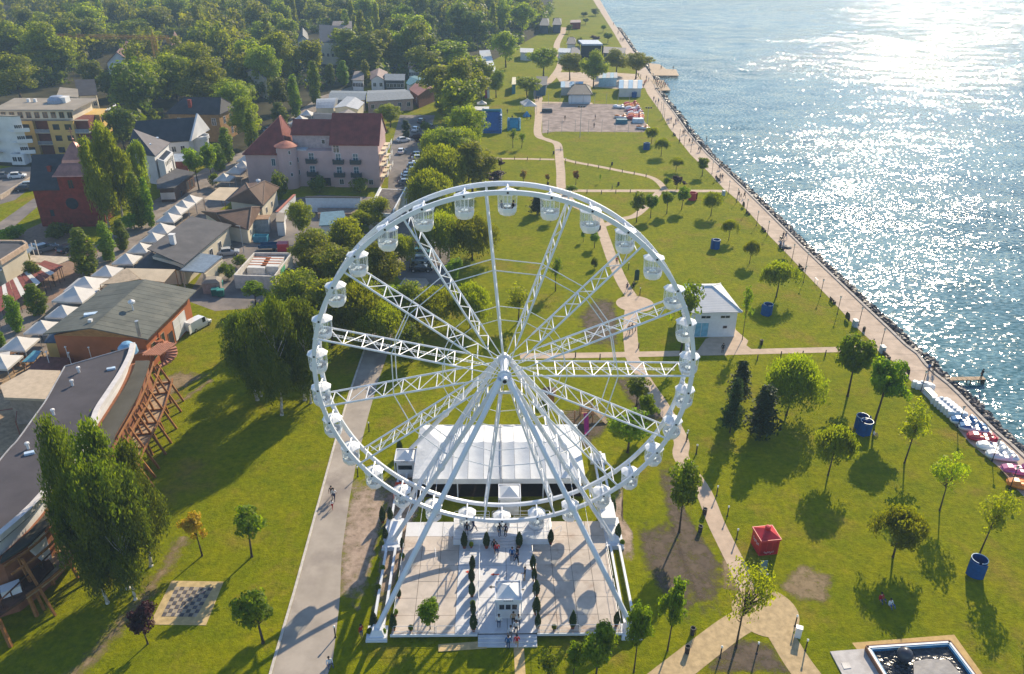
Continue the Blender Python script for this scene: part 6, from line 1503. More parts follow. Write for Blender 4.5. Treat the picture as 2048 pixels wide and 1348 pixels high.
# --- white apartment house at the left edge
b_=W(21,300,1130);zt=zof(b_,233);c0=W(21,150,500,zt);c1=W(21,272,495,zt);d=(c1-c0).normalized();lft=c0-Vector((18,-1.5,0))
wa=thing('apartment_house','white apartment house with balconies at the left edge','apartment building',(c0.x,c0.y,0));q=[lft,c0,c1,lft+(c1-c0)]
g=MB();g.prism([V2(p)for p in q],0,zt-.02);mk('wall',g,offw,wa);g=MB();g.prism([V2(p)for p in inset(q,-.15)],zt-.02,zt+.25);mk('roof',g,flatr,wa)
for i in range(3):
    z=2.6+i*(zt-3)/3.2;g=MB();w_=[c1-d*4,c1-d*.3,c1-d*.3+Vector((2.2,-.6,0)),c1-d*4+Vector((2.2,-.6,0))];g.prism([V2(p)for p in w_],z,z+.2);o=mk('balcony',g,offw,wa);g=MB();g.prism([V2(p)for p in(w_[3],w_[2],w_[2]+Vector((.1,0,0)),w_[3]+Vector((.1,0,0)))],z+.2,z+1.05);mk('balustrade',g,offw,o)
    g=MB();p=lft.lerp(c0,.5);w_=[p,p+Vector((4,0,0)),p+Vector((4,-2,0)),p+Vector((0,-2,0))];g.prism([V2(v)for v in w_],z,z+.2);o=mk('balcony',g,cream,wa);g=MB();g.prism([V2(v)for v in(w_[3],w_[2],w_[2]+Vector((0,.1,0)),w_[3]+Vector((0,.1,0)))],z+.2,z+1.05);mk('balustrade',g,cream,o)
    windows(wa,c0,c1,z+.4,(.25,.7),1.0,1.3,1,white,wglass,c0+Vector((50,-5,0)))
g=MB();p=W(21,300,1140);g.obox((p.x,p.y-.4,0),(3.5,2,2.8));mk('porch',g,offw,wa);windows(wa,(p.x-1.7,p.y-1.4),(p.x+1.7,p.y-1.4),.9,(.3,.7),1.2,1.3)
# --- red church
pa,pb_=W(1,250,1325),W(1,545,1318);d=(pb_-pa).normalized();n_=Vector((-d.y,d.x,0));Lc=(pb_-pa).length
ch=thing('red_church','red brick church with a copper spire and dark roof','church',(pa.x,pa.y,0))
nv=[pa,pa+d*(Lc*.58),pa+d*(Lc*.58)+n_*10,pa+n_*10];hz_=8.2
g=MB();g.prism([V2(p)for p in nv],0,hz_);mk('nave_wall',g,brickr,ch)
gable(ch,[Vector((p.x,p.y,hz_))for p in inset(nv,-.5)],6.0,slate,0,.2,brickr)
tw=[pa+d*(Lc*.56)-n_*.8,pa+d*(Lc*.56+7.0)-n_*.8,pa+d*(Lc*.56+7.0)+n_*6.2,pa+d*(Lc*.56)+n_*6.2];tc=sum(tw,Vector())/4;th_=11.2
g=MB();g.prism([V2(p)for p in tw],0,th_);mk('tower_wall',g,brickr,ch)
g=MB();rt=(tw[1]-tw[0]).length*.7072;a0_=math.atan2(d.y,d.x)+R(45)
g.lathe((tc.x,tc.y,th_),[(rt*1.18,-.1),(rt*1.16,.1),(rt*.98,.9),(rt*.80,1.9),(rt*.66,2.3),(rt*.62,2.9),(rt*.42,4.2),(rt*.22,5.4),(rt*.12,5.9),(.0001,6.2)],4,a0=a0_);sp_=mk('spire',g,copper,ch)
g=MB();g.tube((tc.x,tc.y,th_+6.0),(tc.x,tc.y,th_+9.0),.10,n=6);g.lathe((tc.x,tc.y,th_+6.4),[(.001,0),(.3,.3),(.001,.6)],8);g.beam((tc.x-.55,tc.y,th_+8.3),(tc.x+.55,tc.y,th_+8.3),.12,.12);mk('cross',g,copper,sp_)
windows(ch,tw[0],tw[1],8.4,(.35,),1.1,1.9,1,brickr,wglass);windows(ch,tw[1],tw[2],8.4,(.5,),1.1,1.9,1,brickr,wglass,tc+d*50);windows(ch,nv[0],nv[1],2.2,(.45,),.9,1.5,0,brickr,wglass)
g=MB();p=tw[0].lerp(tw[1],.25)-n_*.03;vs=[(p.x+d.x*1.25*math.cos(a),p.y+d.y*1.25*math.cos(a),5.2+1.25*math.sin(a))for a in[2*math.pi*i/20 for i in range(20)]];g.add(vs+[(x-n_.x*.04,y-n_.y*.04,z)for x,y,z in vs],[tuple(range(20,40))]+[(i,(i+1)%20,20+(i+1)%20,20+i)for i in range(20)]);mk('rose_window',g,wglass,ch)
chimney(ch,nv[0].lerp(nv[1],.55)+n_*2.6+Vector((0,0,hz_+2.6)),.7,1.4)
p=tc+d*6+n_*9;
# --- white manor with dark roof and lettering
zr2,ze2=11.0,6.2
e=[W(22,330,560,ze2),W(22,1000,512,ze2),W(22,1030,300,ze2),W(22,300,330,ze2)]
e[2]=e[1]+Vector((.6,12,0));e[3]=e[0]+Vector((.6,12,0))
mn,I_=bldg('white_manor','white manor house with dark steep roof and a lettered bay',e,offw,'house',.3);gable(mn,e,zr2-ze2,slate,0,.2,offw)
g=MB();r1=(e[1]+e[2])/2+Vector((.25,0,zr2-ze2+.7));g.prism([(0,0),(1,0),(1,1)],0,.001)if False else None
gp=[e[1]+Vector((.3,-.5,0)),e[2]+Vector((.3,.5,0)),r1+Vector((.2,0,.3))];g.add([p for p in gp]+[p+Vector((.45,0,0))for p in gp],[(0,2,1),(3,4,5),(0,1,4,3),(1,2,5,4),(2,0,3,5)]);mk('parapet_gable',g,offw,mn)
bx_=W(22,1090,500,5.5);g=MB();g.lathe((bx_.x,bx_.y+1.5,0),[(2.4,0),(2.4,5.4),(2.7,5.5),(2.7,6.3),(2.5,6.3),(2.5,5.7),(.0001,5.7)],16);mk('round_balcony',g,offw,mn)
windows(mn,I_[0],I_[1],3.4,(.72,.88),1.1,1.5,1)
g=MB();q=[W(22,830,745,3.2),W(22,985,742,3.2),W(22,985,655,4.3),W(22,830,660,4.3)];g.slab(q,.12);mk('lean_to_roof',g,mat('zinc',(.45,.50,.55),.4,.5),mn)
g=MB();g.prism([V2(v)for v in inset(q,.3)],0,3.0);mk('lean_to_wall',g,loggm,mn)
zb=7.4;e2=[W(22,300,640,zb),W(22,620,685,zb),W(22,790,535,zb),W(22,470,470,zb)];ap=W(22,372,380,11.6)
for f in([e2[0],e2[1],ap],[e2[1],e2[2],ap],[e2[2],e2[3],ap],[e2[3],e2[0],ap]):g=MB();g.slab(f,.15);o=mk('roof_slope',g,mat('slate_sunlit',(.13,.115,.12),.7,.3,var=.12,scale=.6)if f[0]is e2[1]else slate,mn)  # right slope lighter: sunlight on it is put into the roof colour
for x,y in((545,563),(632,493)):
    c=W(22,x,y,8.6);g=MB();g.obox((c.x,c.y,c.z-.9),(1.2,1.0,1.25),R(35));mk('skylight',g,mat('skylight_glass',(.55,.60,.65),.2,.6),mn)
g=MB();g.prism([V2(v)for v in inset(e2,.5)],0,zb-.1);mk('wing_wall',g,offw,mn)
tq=[W(22,640,715,6.6),W(22,720,745,6.6),W(22,818,640,6.6),W(22,740,610,6.6)];g=MB();g.prism([V2(v)for v in tq],0,6.6);mk('bay_wall',g,offw,mn)
g=MB();g.prism([V2(v)for v in inset(tq,.35)],6.3,6.62);mk('bay_roof',g,dark,mn)
a,b=tq[1],tq[2];dd=Vector((b.x-a.x,b.y-a.y,0)).normalized()
windows(mn,a,b,2.2,(.28,.52),.9,1.5,0,white,wglass,a+Vector((50,-20,0)));windows(mn,a,b,2.6,(.82,),1.0,2.6,1,white,wglass,a+Vector((50,-20,0)))
L_=MB();
for i,t_ in enumerate((.12,.26,.40,.54,.68,.82)):
    p=a.lerp(b,t_)+Vector((dd.y,-dd.x,0))*.03;hgt=.9
    L_.beam((p.x,p.y,5.1),(p.x,p.y,5.1+hgt),.16,.06,up=dd)
    if i%2==0:L_.beam((p.x,p.y,5.1+hgt),(p.x+dd.x*.5,p.y+dd.y*.5,5.1+hgt),.05,.14);L_.beam((p.x,p.y,5.55),(p.x+dd.x*.4,p.y+dd.y*.4,5.55),.05,.14)
    else:L_.beam((p.x,p.y,5.1),(p.x+dd.x*.5,p.y+dd.y*.5,5.1+hgt),.05,.14)
mk('wall_lettering',L_,blk,mn)
# --- ochre villa behind
zz=8.2;e=[W(22,735,208,zz),W(22,1345,218,zz),None,None];e[2]=e[1]+Vector((1.5,11,0));e[3]=e[0]+Vector((1.5,11,0))
vl,I_=bldg('ochre_villa','ochre villa with a dark hipped roof in front of the big trees',e,mat('ochre_dark',(.34,.19,.07),.8),'house',.6)
c1_,c2_=(e[0]+e[3])/2+Vector((3.2,0,3.6)),(e[1]+e[2])/2+Vector((-1.6,0,3.6));hiproof(vl,e,(c1_,c2_),darkr,.18,darkr)
chimney(vl,e[0].lerp(e[1],.42)+Vector((0,2.4,1.6)),.9,1.8)
windows(vl,I_[0],I_[1],4.9,(.2,.88),1.3,2.0,2);windows(vl,I_[1],I_[2],4.9,(.3,.7),1.2,2.0,2,white,wglass,I_[1]+Vector((50,0,0)));windows(vl,I_[1],I_[2],1.2,(.3,.7),1.2,2.0,2,white,wglass,I_[1]+Vector((50,0,0)))
# --- dark shop by the street
e=quad(22,[(640,1055),(830,1050),(960,950),(1075,872),(850,830),(640,960)],3.4);sh,I_=bldg('dark_shop','low dark roofed shop below the white manor',e,mat('shop_wall',(.10,.06,.05),.7),'shop',.5);g=MB();g.prism([V2(p)for p in e],3.3,3.55);mk('roof',g,greyr,sh)
windows(sh,I_[0],I_[1],.7,(.15,.35,.55,.75,.93),.9,1.6,0,offw,MATS['white_wall']);windows(sh,I_[2],I_[3],.3,(.3,.7),1.5,2.2,0,woodm,wglass,I_[2]+Vector((20,-20,0)))
# --- street canopies, each its own tent
LINK[0]=False
def canopy(size,m,ridge=1.35):
    r=P0('street_canopy');q=size/2;g=MB();ap=(0,0,2.5+ridge);c=[(-q,-q,2.5),(q,-q,2.5),(q,q,2.5),(-q,q,2.5)]
    for i in range(4):
        a,b=Vector(c[i]),Vector(c[(i+1)%4]);m1=(a+b)/2*.5+Vector(ap)*.5-Vector((0,0,.10));g.add([a,b,Vector(b).lerp(Vector(ap),.5)-Vector((0,0,.12)),Vector(a).lerp(Vector(ap),.5)-Vector((0,0,.12)),ap],[(0,1,2,3),(3,2,4)])
    mk('roof_cloth',g,m,r)
    for i in range(4):
        a,b=c[i],c[(i+1)%4];g=MB();g.poly([(a[0],a[1],2.22),(b[0],b[1],2.22),(b[0],b[1],2.505),(a[0],a[1],2.505)]);mk('valance',g,m,r)
    for sx in(-1,1):
        for sy in(-1,1):g=MB();g.tube((sx*(q-.08),sy*(q-.08),0),(sx*(q-.08),sy*(q-.08),2.5),.045,n=6);mk('leg',g,mat('canopy_leg',(.45,.45,.45),.5),r)
    return r
CA,CB_,CC=canopy(4.0,canv),canopy(5.4,canv,1.6),canopy(3.3,canv,1.1)
LINK[0]=True
SA=ang(0,0,740,330,470)
cl=[(1,985,1258,0),(1,1025,1215,0),(1,1068,1183,0),(1,1112,1152,0),(1,940,1318,0),(3,945,95,0),(3,893,145,0),(3,820,205,0),(3,738,268,0),(3,622,338,0),(3,500,412,1),(3,438,472,1),(3,365,572,0),(3,243,662,0),(3,105,757,0),(3,0,860,0),
      (22,1390,900,0),(22,1520,820,0),(22,1600,760,0),(22,1640,690,0),(22,1850,560,0),(22,1915,515,2),(22,1958,480,2),(22,2000,445,2),(23,70,360,2),(23,130,325,2),(23,190,292,2),(23,245,262,2),(26,110,752,0),(26,190,690,0),(26,60,790,2)]
cn_=['second from the near end of the long row below the church','third of the long row below the church','fourth of the long row below the church','far end of the long row below the church','near end of the long row below the church','beside the grey long roof, upper end','beside the grey long roof, second','beside the grey long roof, third','beside the grey long roof, lower end','small, above the two large ones','upper of the two large ones','lower of the two large ones','just below the two large ones','second below the two large ones','left of the big felt roof corner','cut off by the left edge','before the hipped roof house','round looking, by the street trees','behind the round looking one','next to the columnar tree','by the hotel, nearest to the tree','by the hotel, second','by the hotel, third','by the hotel, fourth','by the hotel, fifth','by the hotel, sixth','by the hotel, seventh','by the hotel, farthest','near the vaulted roof, lower','near the vaulted roof, upper','near the vaulted roof, leftmost small']
for(k,x,y,s),l in zip(cl,cn_):
    p=W(k,x,y,3.3);dup((CA,CB_,CC)[s],(p.x,p.y,.01),SA+rnd.uniform(-.05,.05),'white peaked street canopy '+l,'canopy','white canopies along the market street',name='street_canopy')
def awning(name,label,pts,m,legs=True,t=.08):
    t_=thing(name,label,'awning',(pts[0].x,pts[0].y,0));g=MB();g.slab(pts,t);mk('roof_cloth',g,m,t_)
    for p in pts:g=MB();g.tube((p.x,p.y,0),(p.x,p.y,p.z-t-.01),.07,n=6);mk('post',g,woodm,t_)
    return t_
awning('beige_awning','beige awning on timber posts beside the hipped roof house',[W(22,1165,1172,3.6),W(22,1400,1186,3.6),W(22,1556,1040,4.2),W(22,1340,1036,4.2)],beige)
awning('beige_awning','large beige awning above the felt roofed restaurant',[W(3,825,405,3.8),W(3,960,422,3.8),W(3,1025,347,4.3),W(3,745,340,4.3)],beige)
awning('beige_awning','triangular beige awning left of the large one',[W(3,585,435,3.4),W(3,700,425,3.6),W(3,820,403,3.9),W(3,742,338,4.5)],mat('beige_cloth2',(.55,.42,.28),.75,.2))
# --- hipped house and brown hipped annex
e=[W(22,1430,1185,4.2),W(22,1832,1238,4.2),W(22,2015,1035,4.2),W(22,1640,985,4.2)];hh,I_=bldg('hipped_house','house with a dark and brown hipped roof by the hotel',e,cream,'house',.6)
hiproof(hh,e,(W(22,1672,1050,7.4),W(22,1850,965,7.4)),brownr,.16,mat('ridge_brown',(.22,.15,.11),.7));windows(hh,I_[1],I_[2],1.2,(.25,.6),1.0,1.3,1,white,wglass,I_[1]+Vector((40,-20,0)))
c=W(22,1775,940,8);g=MB();g.lathe((c.x,c.y,6.6),[(.3,0),(.3,.6),(.55,.8),(.55,1.1),(.0001,1.4)],10);mk('roof_vent',g,offw,hh)
e=[W(24,375,390,3.4),W(24,658,444,3.4),W(24,812,190,3.4),W(24,60,285,3.4)];e[3]=W(24,130,240,3.4);an,I_=bldg('brown_annex','low annex with a brown hipped roof above the yard',e,cream,'house',.5)
hiproof(an,e,(W(24,290,255,5.9),W(24,690,190,5.9)),brownr,.15,MATS['ridge_brown']);windows(an,I_[1],I_[2],1.0,(.2,.45,.7),1.0,1.2,1,white,wglass,I_[1]+Vector((40,-10,0)))
g=MB();p=W(24,790,480);gs=thing('grey_shed','grey metal shed with a rusty lid beside the yard','shed',p);g.obox((p.x,p.y+1.2,0),(3.6,2.6,2.9),R(8));mk('wall',g,mat('shed_grey',(.30,.33,.36),.6,.3),gs);g=MB();g.obox((p.x,p.y+1.2,2.9),(3.8,2.8,.14),R(8));mk('roof',g,mat('rusty_lid',(.32,.20,.12),.8),gs)
# --- grey long roof
e=[W(3,860,225,5.6),W(3,1075,320,4.2),W(3,1355,85,4.2),W(3,1120,35,5.6)];lr=thing('long_shop','long building with a grey sloping roof and a pale chimney','building',(e[0].x,e[0].y,0));g=MB();g.slab(e,.2);mk('roof',g,greyr,lr)
g=MB();g.prism([V2(p)for p in inset(e,.5)],0,3.95);mk('wall',g,cream,lr);I_=inset(e,.5);windows(lr,I_[1],I_[2],.9,(.15,.35,.55,.75),1.4,1.7,1,white,wglass,I_[1]+Vector((40,-20,0)))
chimney(lr,W(3,1015,200,5.0),.9,1.9,offw)
e=[W(3,780,340,3.3),W(3,1050,350,3.0),W(3,1062,325,3.3),W(3,868,238,3.6)];lw,I_=bldg('low_wing','low dark wing in front of the long grey roof',e,cream,'building',.3);g=MB();g.slab(e,.14);mk('roof',g,darkr,lw)
e=[W(3,1052,352,3.5),W(3,1190,364,3.5),W(3,1302,270,3.6),W(3,1162,250,3.6)];cp_=thing('carport','open carport with a blue grey flat roof','carport',(e[0].x,e[0].y,0));g=MB();g.slab(e,.22);mk('roof',g,mat('carport_roof',(.17,.22,.28),.6,.3,var=.15),cp_)
for p in e:g=MB();q=p.lerp(sum(e,Vector())/4,.08);g.beam((q.x,q.y,0),(q.x,q.y,3.28),.2,.2);mk('post',g,cream,cp_)
g=MB();a,b=e[1].lerp(e[2],.05),e[1].lerp(e[2],.97);g.beam((a.x,a.y,1.5),(b.x,b.y,1.5),.2,3.0);mk('side_wall',g,cream,cp_)
# --- felt roofed restaurant with orange walls
R0,R1=W(3,850,405,8.0),W(3,530,690,8.0);eL0,eL1=W(3,640,432,6.0),W(3,250,725,6.0);eR0,eR1=W(3,1150,468,5.6),W(3,862,756,5.6)
rs_t=thing('restaurant','restaurant with a large felt roof and orange walls','restaurant',(eR1.x,eR1.y,0))
def roof_strips(root,a0,a1,b0,b1,n,m,t=.18):      # roofing felt laid in sheets between the ridge a and the eave b
    for i in range(n):
        s0,s1=i/n+.0015,(i+1)/n-.0015;dz=Vector((0,0,rnd.uniform(-.012,.012)));g=MB();g.slab([a0.lerp(a1,s0)+dz,b0.lerp(b1,s0)+dz,b0.lerp(b1,s1)+dz,a0.lerp(a1,s1)+dz],t);mk('roof_sheet',g,m,root)
roof_strips(rs_t,R0,R1,eL0,eL1,10,greyg);roof_strips(rs_t,R0,R1,eR0,eR1,14,greyg)
I_=inset([eL1,eR1,eR0,R0,eL0],.9);g=MB();g.prism([V2(p)for p in I_],0,5.3);mk('wall',g,orangew,rs_t)
g=MB();g.poly([Vector((I_[0].x,I_[0].y,5.3)),Vector((I_[1].x,I_[1].y,5.3)),Vector((R1.x+.4,R1.y+.6,7.8))]);mk('gable_wall',g,mat('ochre_gable',(.50,.28,.12),.8),rs_t)
windows(rs_t,I_[1],I_[2],1.0,(.12,.22,.32),1.0,2.6,0,wood2,wglass,I_[1]+Vector((40,-10,0)));windows(rs_t,I_[1],I_[2],.05,(.47,),1.6,2.6,0,woodm,mat('dark_door',(.03,.02,.02),.7),I_[1]+Vector((40,-10,0)),nm='door')
windows(rs_t,I_[1],I_[2],.3,(.70,),4.2,3.4,2,white,offw,I_[1]+Vector((40,-10,0)),nm='loading_door');windows(rs_t,I_[0],I_[1],2.4,(.62,.80),.8,.8,0,woodm,wglass);windows(rs_t,I_[0],I_[1],.05,(.72,),1.2,2.3,0,woodm,wglass,nm='door')
for k,x,y,s in((3,780,585,1),(3,810,700,2),(3,540,610,0),(3,535,672,3)):
    p=W(k,x,y,7.2);g=MB()
    if s==2:g.tube((p.x,p.y,6.2),(p.x,p.y,8.6),.28,n=10);mk('flue',g,mat('flue_steel',(.5,.5,.5),.35,.5,.6),rs_t)
    elif s==1:g.tube((p.x,p.y,6.6),(p.x,p.y,8.4),.10,n=8);g.lathe((p.x,p.y,8.2),[(.1,0),(.5,.2),(.5,.45),(.0001,.8)],10);mk('roof_vent',g,offw,rs_t)
    elif s==0:g.obox((p.x,p.y,6.95),(2.2,.8,.45),R(20));mk('roof_light',g,mat('roof_light',(.5,.62,.75),.3),rs_t)
    else:g.obox((p.x,p.y,7.2),(.5,.5,.9));mk('roof_vent',g,offw,rs_t)
fc=[W(3,255,775,3.9),W(3,600,772,3.9),W(3,640,735,4.1),W(3,480,705,4.4),W(3,290,722,4.2)];g=MB();g.slab(fc,.16);mk('front_canopy',g,mat('canopy_blue',(.04,.06,.09),.5,.4),rs_t)
fw=[W(3,275,800,2.6),W(3,585,800,2.6),W(3,600,760,2.6),W(3,300,760,2.6)];g=MB();g.prism([V2(p)for p in fw],0,3.7);mk('front_bay',g,ochre,rs_t);windows(rs_t,fw[0],fw[1],1.2,(.62,),2.6,1.5,1,wood2,mat('pale_pane',(.25,.30,.36),.2))
# spiral stair
st=W(3,965,900);ss=thing('spiral_stair','terracotta spiral stair at the corner of the curved roof','stair',st);terr=mat('terracotta_step',(.50,.23,.15),.8,.2,var=.12)
g=MB();g.lathe((st.x,st.y,0),[(.48,0),(.48,4.0),(.0001,4.0)],10);mk('core',g,orangew,ss)
for i in range(16):
    a,b=R(150-i*17),R(150-(i+1)*17+1);z=3.4-i*.2;g=MB();g.prism([(st.x+r_*math.cos(u),st.y+r_*math.sin(u))for r_,u in((.5,a),(2.1,a),(2.1,b),(.5,b))],max(0,z-.22),z);mk('step',g,terr,ss)
g=MB();g.obox((st.x-2.6,st.y-1.6,0),(3.0,2.6,3.2),R(20));mk('landing',g,orangew,ss);g=MB();g.obox((st.x-2.6,st.y-1.6,3.2),(3.1,2.7,.12),R(20));mk('landing_top',g,terr,ss)
for i in range(8):g=MB();p=W(3,835+14*i,850,4.4);g.beam((p.x,p.y,4.4),(p.x+1.0,p.y+3.6,4.4),.14,.2);mk('pergola_beam',g,terr,ss)
for dx,dy in((-4.5,-.4),(-1,1.9),(-.2,.4)):g=MB();g.beam((st.x+dx,st.y+dy,0),(st.x+dx,st.y+dy,4.3),.2,.2);mk('post',g,orangew,ss)
# --- curved roof hall
zc_=8.2;Lp=[(27,760,312),(27,640,525),(27,530,722),(27,400,905),(27,200,1182),(27,50,1348),(4,-300,560),(4,-520,800)]
Rp=[(27,1566,80),(27,1535,210),(27,1440,405),(27,1300,625),(27,1155,850),(27,1050,1085),(4,235,395),(4,-10,625)]
Lw=[W(k,x,y,zc_)for k,x,y in Lp];Rw=[W(k,x,y,zc_)for k,x,y in Rp]
hall=thing('curved_hall','hall with a curved grey roof and a white parapet band','hall',(Rw[3].x,Rw[3].y,0));hroof=mat('hall_roof',(.075,.066,.072),.75,.25,var=.14,scale=.35,bump=.02,bscale=1.5)
def smooth_line(P_,k=5):
    out=[];n=len(P_)
    for i in range(n-1):
        p0,p1,p2,p3=P_[max(i-1,0)],P_[i],P_[i+1],P_[min(i+2,n-1)]
        for j in range(k):t=j/k;out.append(.5*((2*p1)+(p2-p0)*t+(2*p0-5*p1+4*p2-p3)*t*t+(-p0+3*p1-3*p2+p3)*t**3))
    return out+[P_[-1]]
Ls,Rs=smooth_line(Lw),smooth_line(Rw)
for i in range(0,len(Ls)-1,5):
    j=min(i+5,len(Ls)-1);g=MB()
    for q in range(i,j):g.slab([Ls[q],Rs[q],Rs[q+1],Ls[q+1]],.3)
    mk('roof_bay',g,hroof,hall)
g=MB()
for a,b in zip(Rs,Rs[1:]):g.beam(a+Vector((0,0,.35)),b+Vector((0,0,.35)),.62,.6)
mk('parapet_band',g,mat('parapet_white',(.62,.58,.56),.7,.2,var=.08),hall)
g=MB();g.tube(Ls[0]+Vector((0,0,.05)),Rs[0]+Vector((0,0,.05)),.1,n=6)
for a,b in zip(Ls,Ls[1:]):g.tube(a+Vector((0,0,.04)),b+Vector((0,0,.04)),.09,n=6)
mk('roof_edge',g,mat('edge_metal',(.30,.30,.32),.5),hall)
zs=6.6;Sp=[(27,1762,205),(27,1728,330),(27,1620,620),(27,1500,835),(27,1350,1095),(27,1270,1260),(4,250,545),(4,0,740)]
Ss=smooth_line([W(k,x,y,zs)for k,x,y in Sp]);Rl=[Vector((p.x,p.y,zs))for p in Rs]
for i in range(0,len(Ss)-1,5):
    j=min(i+5,len(Ss)-1);g=MB()
    for q in range(i+(2 if i==0 else 0),j):g.slab([Rl[q],Ss[q],Ss[q+1],Rl[q+1]],.25)
    mk('lower_roof_bay',g,mat('lower_roof',(.085,.080,.066),.75,.25,var=.14,scale=.4),hall)
g=MB();Wl=[p.lerp(q,.08)for p,q in zip(Ls,Rs)];Wr=[p.lerp(q,.30)for p,q in zip(Ss,Rl)]
vs=[(p.x,p.y,z)for p in Wl+Wr[::-1]for z in(0,)]
g.prism([V2(p)for p in Wl]+[V2(p)for p in Wr[::-1]],0,6.2);mk('wall',g,mat('hall_wall',(.26,.11,.06),.8,.2,var=.15),hall)
g=MB();g.prism([V2(p)for p in Wl]+[V2(p.lerp(q,.10))for p,q in zip(Rs,Ls)][::-1],6.2,7.88);mk('upper_wall',g,offw,hall)
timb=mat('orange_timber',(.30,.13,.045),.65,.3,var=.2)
for i in range(3,len(Ss)-1,3):                         # raking timber struts along the lawn side
    p=Ss[i];nrm=(Ss[min(i+1,len(Ss)-1)]-Ss[i-1]);nrm=Vector((nrm.y,-nrm.x,0)).normalized();nrm=nrm if nrm.x>0 else-nrm
    for o_,off in((1.0,0),(2.6,0)):
        g=MB();top=Vector((p.x,p.y,zs-.35))+nrm*(o_*.35);bot=Vector((p.x,p.y,0))+nrm*(o_+.6);g.beam(bot,top,.20,.26,up=nrm);mk('raking_strut',g,timb,hall)
    g=MB();g.beam(Vector((p.x,p.y,3.2)),Vector((p.x,p.y,3.2))+nrm*2.4,.16,.2);mk('cross_beam',g,timb,hall)
for off,z in((.45,zs-.3),(1.15,zs-1.0),(2.3,3.4)):
    g=MB();pr=[]
    for i,p in enumerate(Ss[2:],2):
        nrm=(Ss[min(i+1,len(Ss)-1)]-Ss[i-1]);nrm=Vector((nrm.y,-nrm.x,0)).normalized();nrm=nrm if nrm.x>0 else-nrm;pr.append(Vector((p.x,p.y,z))+nrm*off)
    for a,b in zip(pr,pr[1:]):g.beam(a,b,.16,.22)
    mk('side_rail',g,timb,hall)
g=MB();pr=[]
for i,p in enumerate(Ss[2:],2):
    nrm=(Ss[min(i+1,len(Ss)-1)]-Ss[i-1]);nrm=Vector((nrm.y,-nrm.x,0)).normalized();nrm=nrm if nrm.x>0 else-nrm;pr.append((p,p+nrm*2.2))
for(a,b),(c,d_)in zip(pr,pr[1:]):g.slab([Vector((v.x,v.y,3.1))for v in(a,b,d_,c)],.15)
mk('side_terrace',g,wood2,hall)
for k,x,y in((27,930,380),(27,853,535),(27,632,880),(27,335,1275)):
    p=W(k,x,y,zc_);g=MB();g.lathe((p.x,p.y,zc_),[(.14,-.1),(.14,.55),(.24,.6),(.24,.8),(.0001,.9)],8);mk('roof_vent',g,offw,hall)
for k,x,y in((27,1305,345),(27,350,1335)):
    p=W(k,x,y,zc_);g=MB();g.obox((p.x,p.y,zc_),(1.0,.45,.25),R(25));mk('roof_light',g,MATS['roof_light'],hall)
c=W(27,1495,100,7);g=MB();g.lathe((c.x,c.y,6.4),[(1.3,0),(1.2,.9),(.6,1.5),(.0001,1.7)],14);mk('blue_dome',g,mat('dome_blue',(.20,.38,.55),.35),hall)
# terrace in front of the hall's end: timber balcony at the lower left
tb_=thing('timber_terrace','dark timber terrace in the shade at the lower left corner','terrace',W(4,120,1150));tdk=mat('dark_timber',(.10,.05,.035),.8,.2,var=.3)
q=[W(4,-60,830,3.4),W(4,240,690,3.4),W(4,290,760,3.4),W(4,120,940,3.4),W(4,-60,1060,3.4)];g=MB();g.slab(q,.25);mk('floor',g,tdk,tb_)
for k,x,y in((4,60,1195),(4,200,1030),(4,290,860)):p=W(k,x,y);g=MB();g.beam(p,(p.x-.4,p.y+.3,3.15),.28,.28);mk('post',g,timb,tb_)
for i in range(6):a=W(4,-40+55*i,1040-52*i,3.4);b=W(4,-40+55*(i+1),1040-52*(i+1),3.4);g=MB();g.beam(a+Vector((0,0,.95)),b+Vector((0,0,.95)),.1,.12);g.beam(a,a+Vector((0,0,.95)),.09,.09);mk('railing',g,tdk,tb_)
g=MB();p=W(4,65,900,3.4);g.obox((p.x,p.y,3.42),(1.6,1.1,.75),R(35));solo('white_table',g,white,'white covered table on the dark timber terrace','table',(p.x,p.y,3.42))
g=MB();a=[W(4,150,660,6.0),W(4,240,570,6.2),W(4,292,760,2.2),W(4,185,770,2.2)];g.slab(a,.1);mk('slanted_panel',g,offw,tb_)
# --- hexagonal flat roof and forecourt
e=quad(27,[(55,692),(540,712),(712,376),(345,365),(5,552)],4.2);hx,I_=bldg('flat_pavilion','low polygonal building with a beige flat roof',e,mat('pav_wall',(.30,.24,.20),.8),'building',.5);g=MB();g.prism([V2(p)for p in e],4.1,4.45);mk('roof',g,mat('beige_roof',(.50,.40,.29),.85,.2,var=.1,dirt=((.40,.31,.22),.3,.6)),hx)
e=quad(27,[(300,345),(740,345),(860,200),(470,180)],2.6);td_=thing('red_terrace','raised red timber terrace before the restaurant','terrace',(e[0].x,e[0].y,0));g=MB();g.prism([V2(p)for p in e],0,2.4);mk('base',g,loggm,td_)
for i in range(14):
    a,b=e[0].lerp(e[3],i/14+.004),e[1].lerp(e[2],i/14+.004);c,d_=e[1].lerp(e[2],(i+1)/14-.004),e[0].lerp(e[3],(i+1)/14-.004);g=MB();g.prism([V2(p)for p in(a,b,c,d_)],2.4,2.46);mk('floor_board',g,mat('red_board',(.20,.075,.055),.7,.2,var=.2),td_)
for x,y in((575,225),(800,165),(835,235),(1070,170)):p=W(27,x,y+40,2.46);g=MB();g.tube((p.x,p.y,2.44),(p.x,p.y,4.2),.05,n=6);g.lathe((p.x,p.y,4.2),[(.001,-.18),(.18,0),(.001,.18)],10);mk('globe_lamp',g,lampw,td_)
awning('glass_awning','blue glass awning over the forecourt tables',[W(27,255,255,2.6),W(27,400,250,2.6),W(27,487,125,2.9),W(27,395,122,2.9)],mat('blue_glass',(.10,.28,.34),.2,.5))
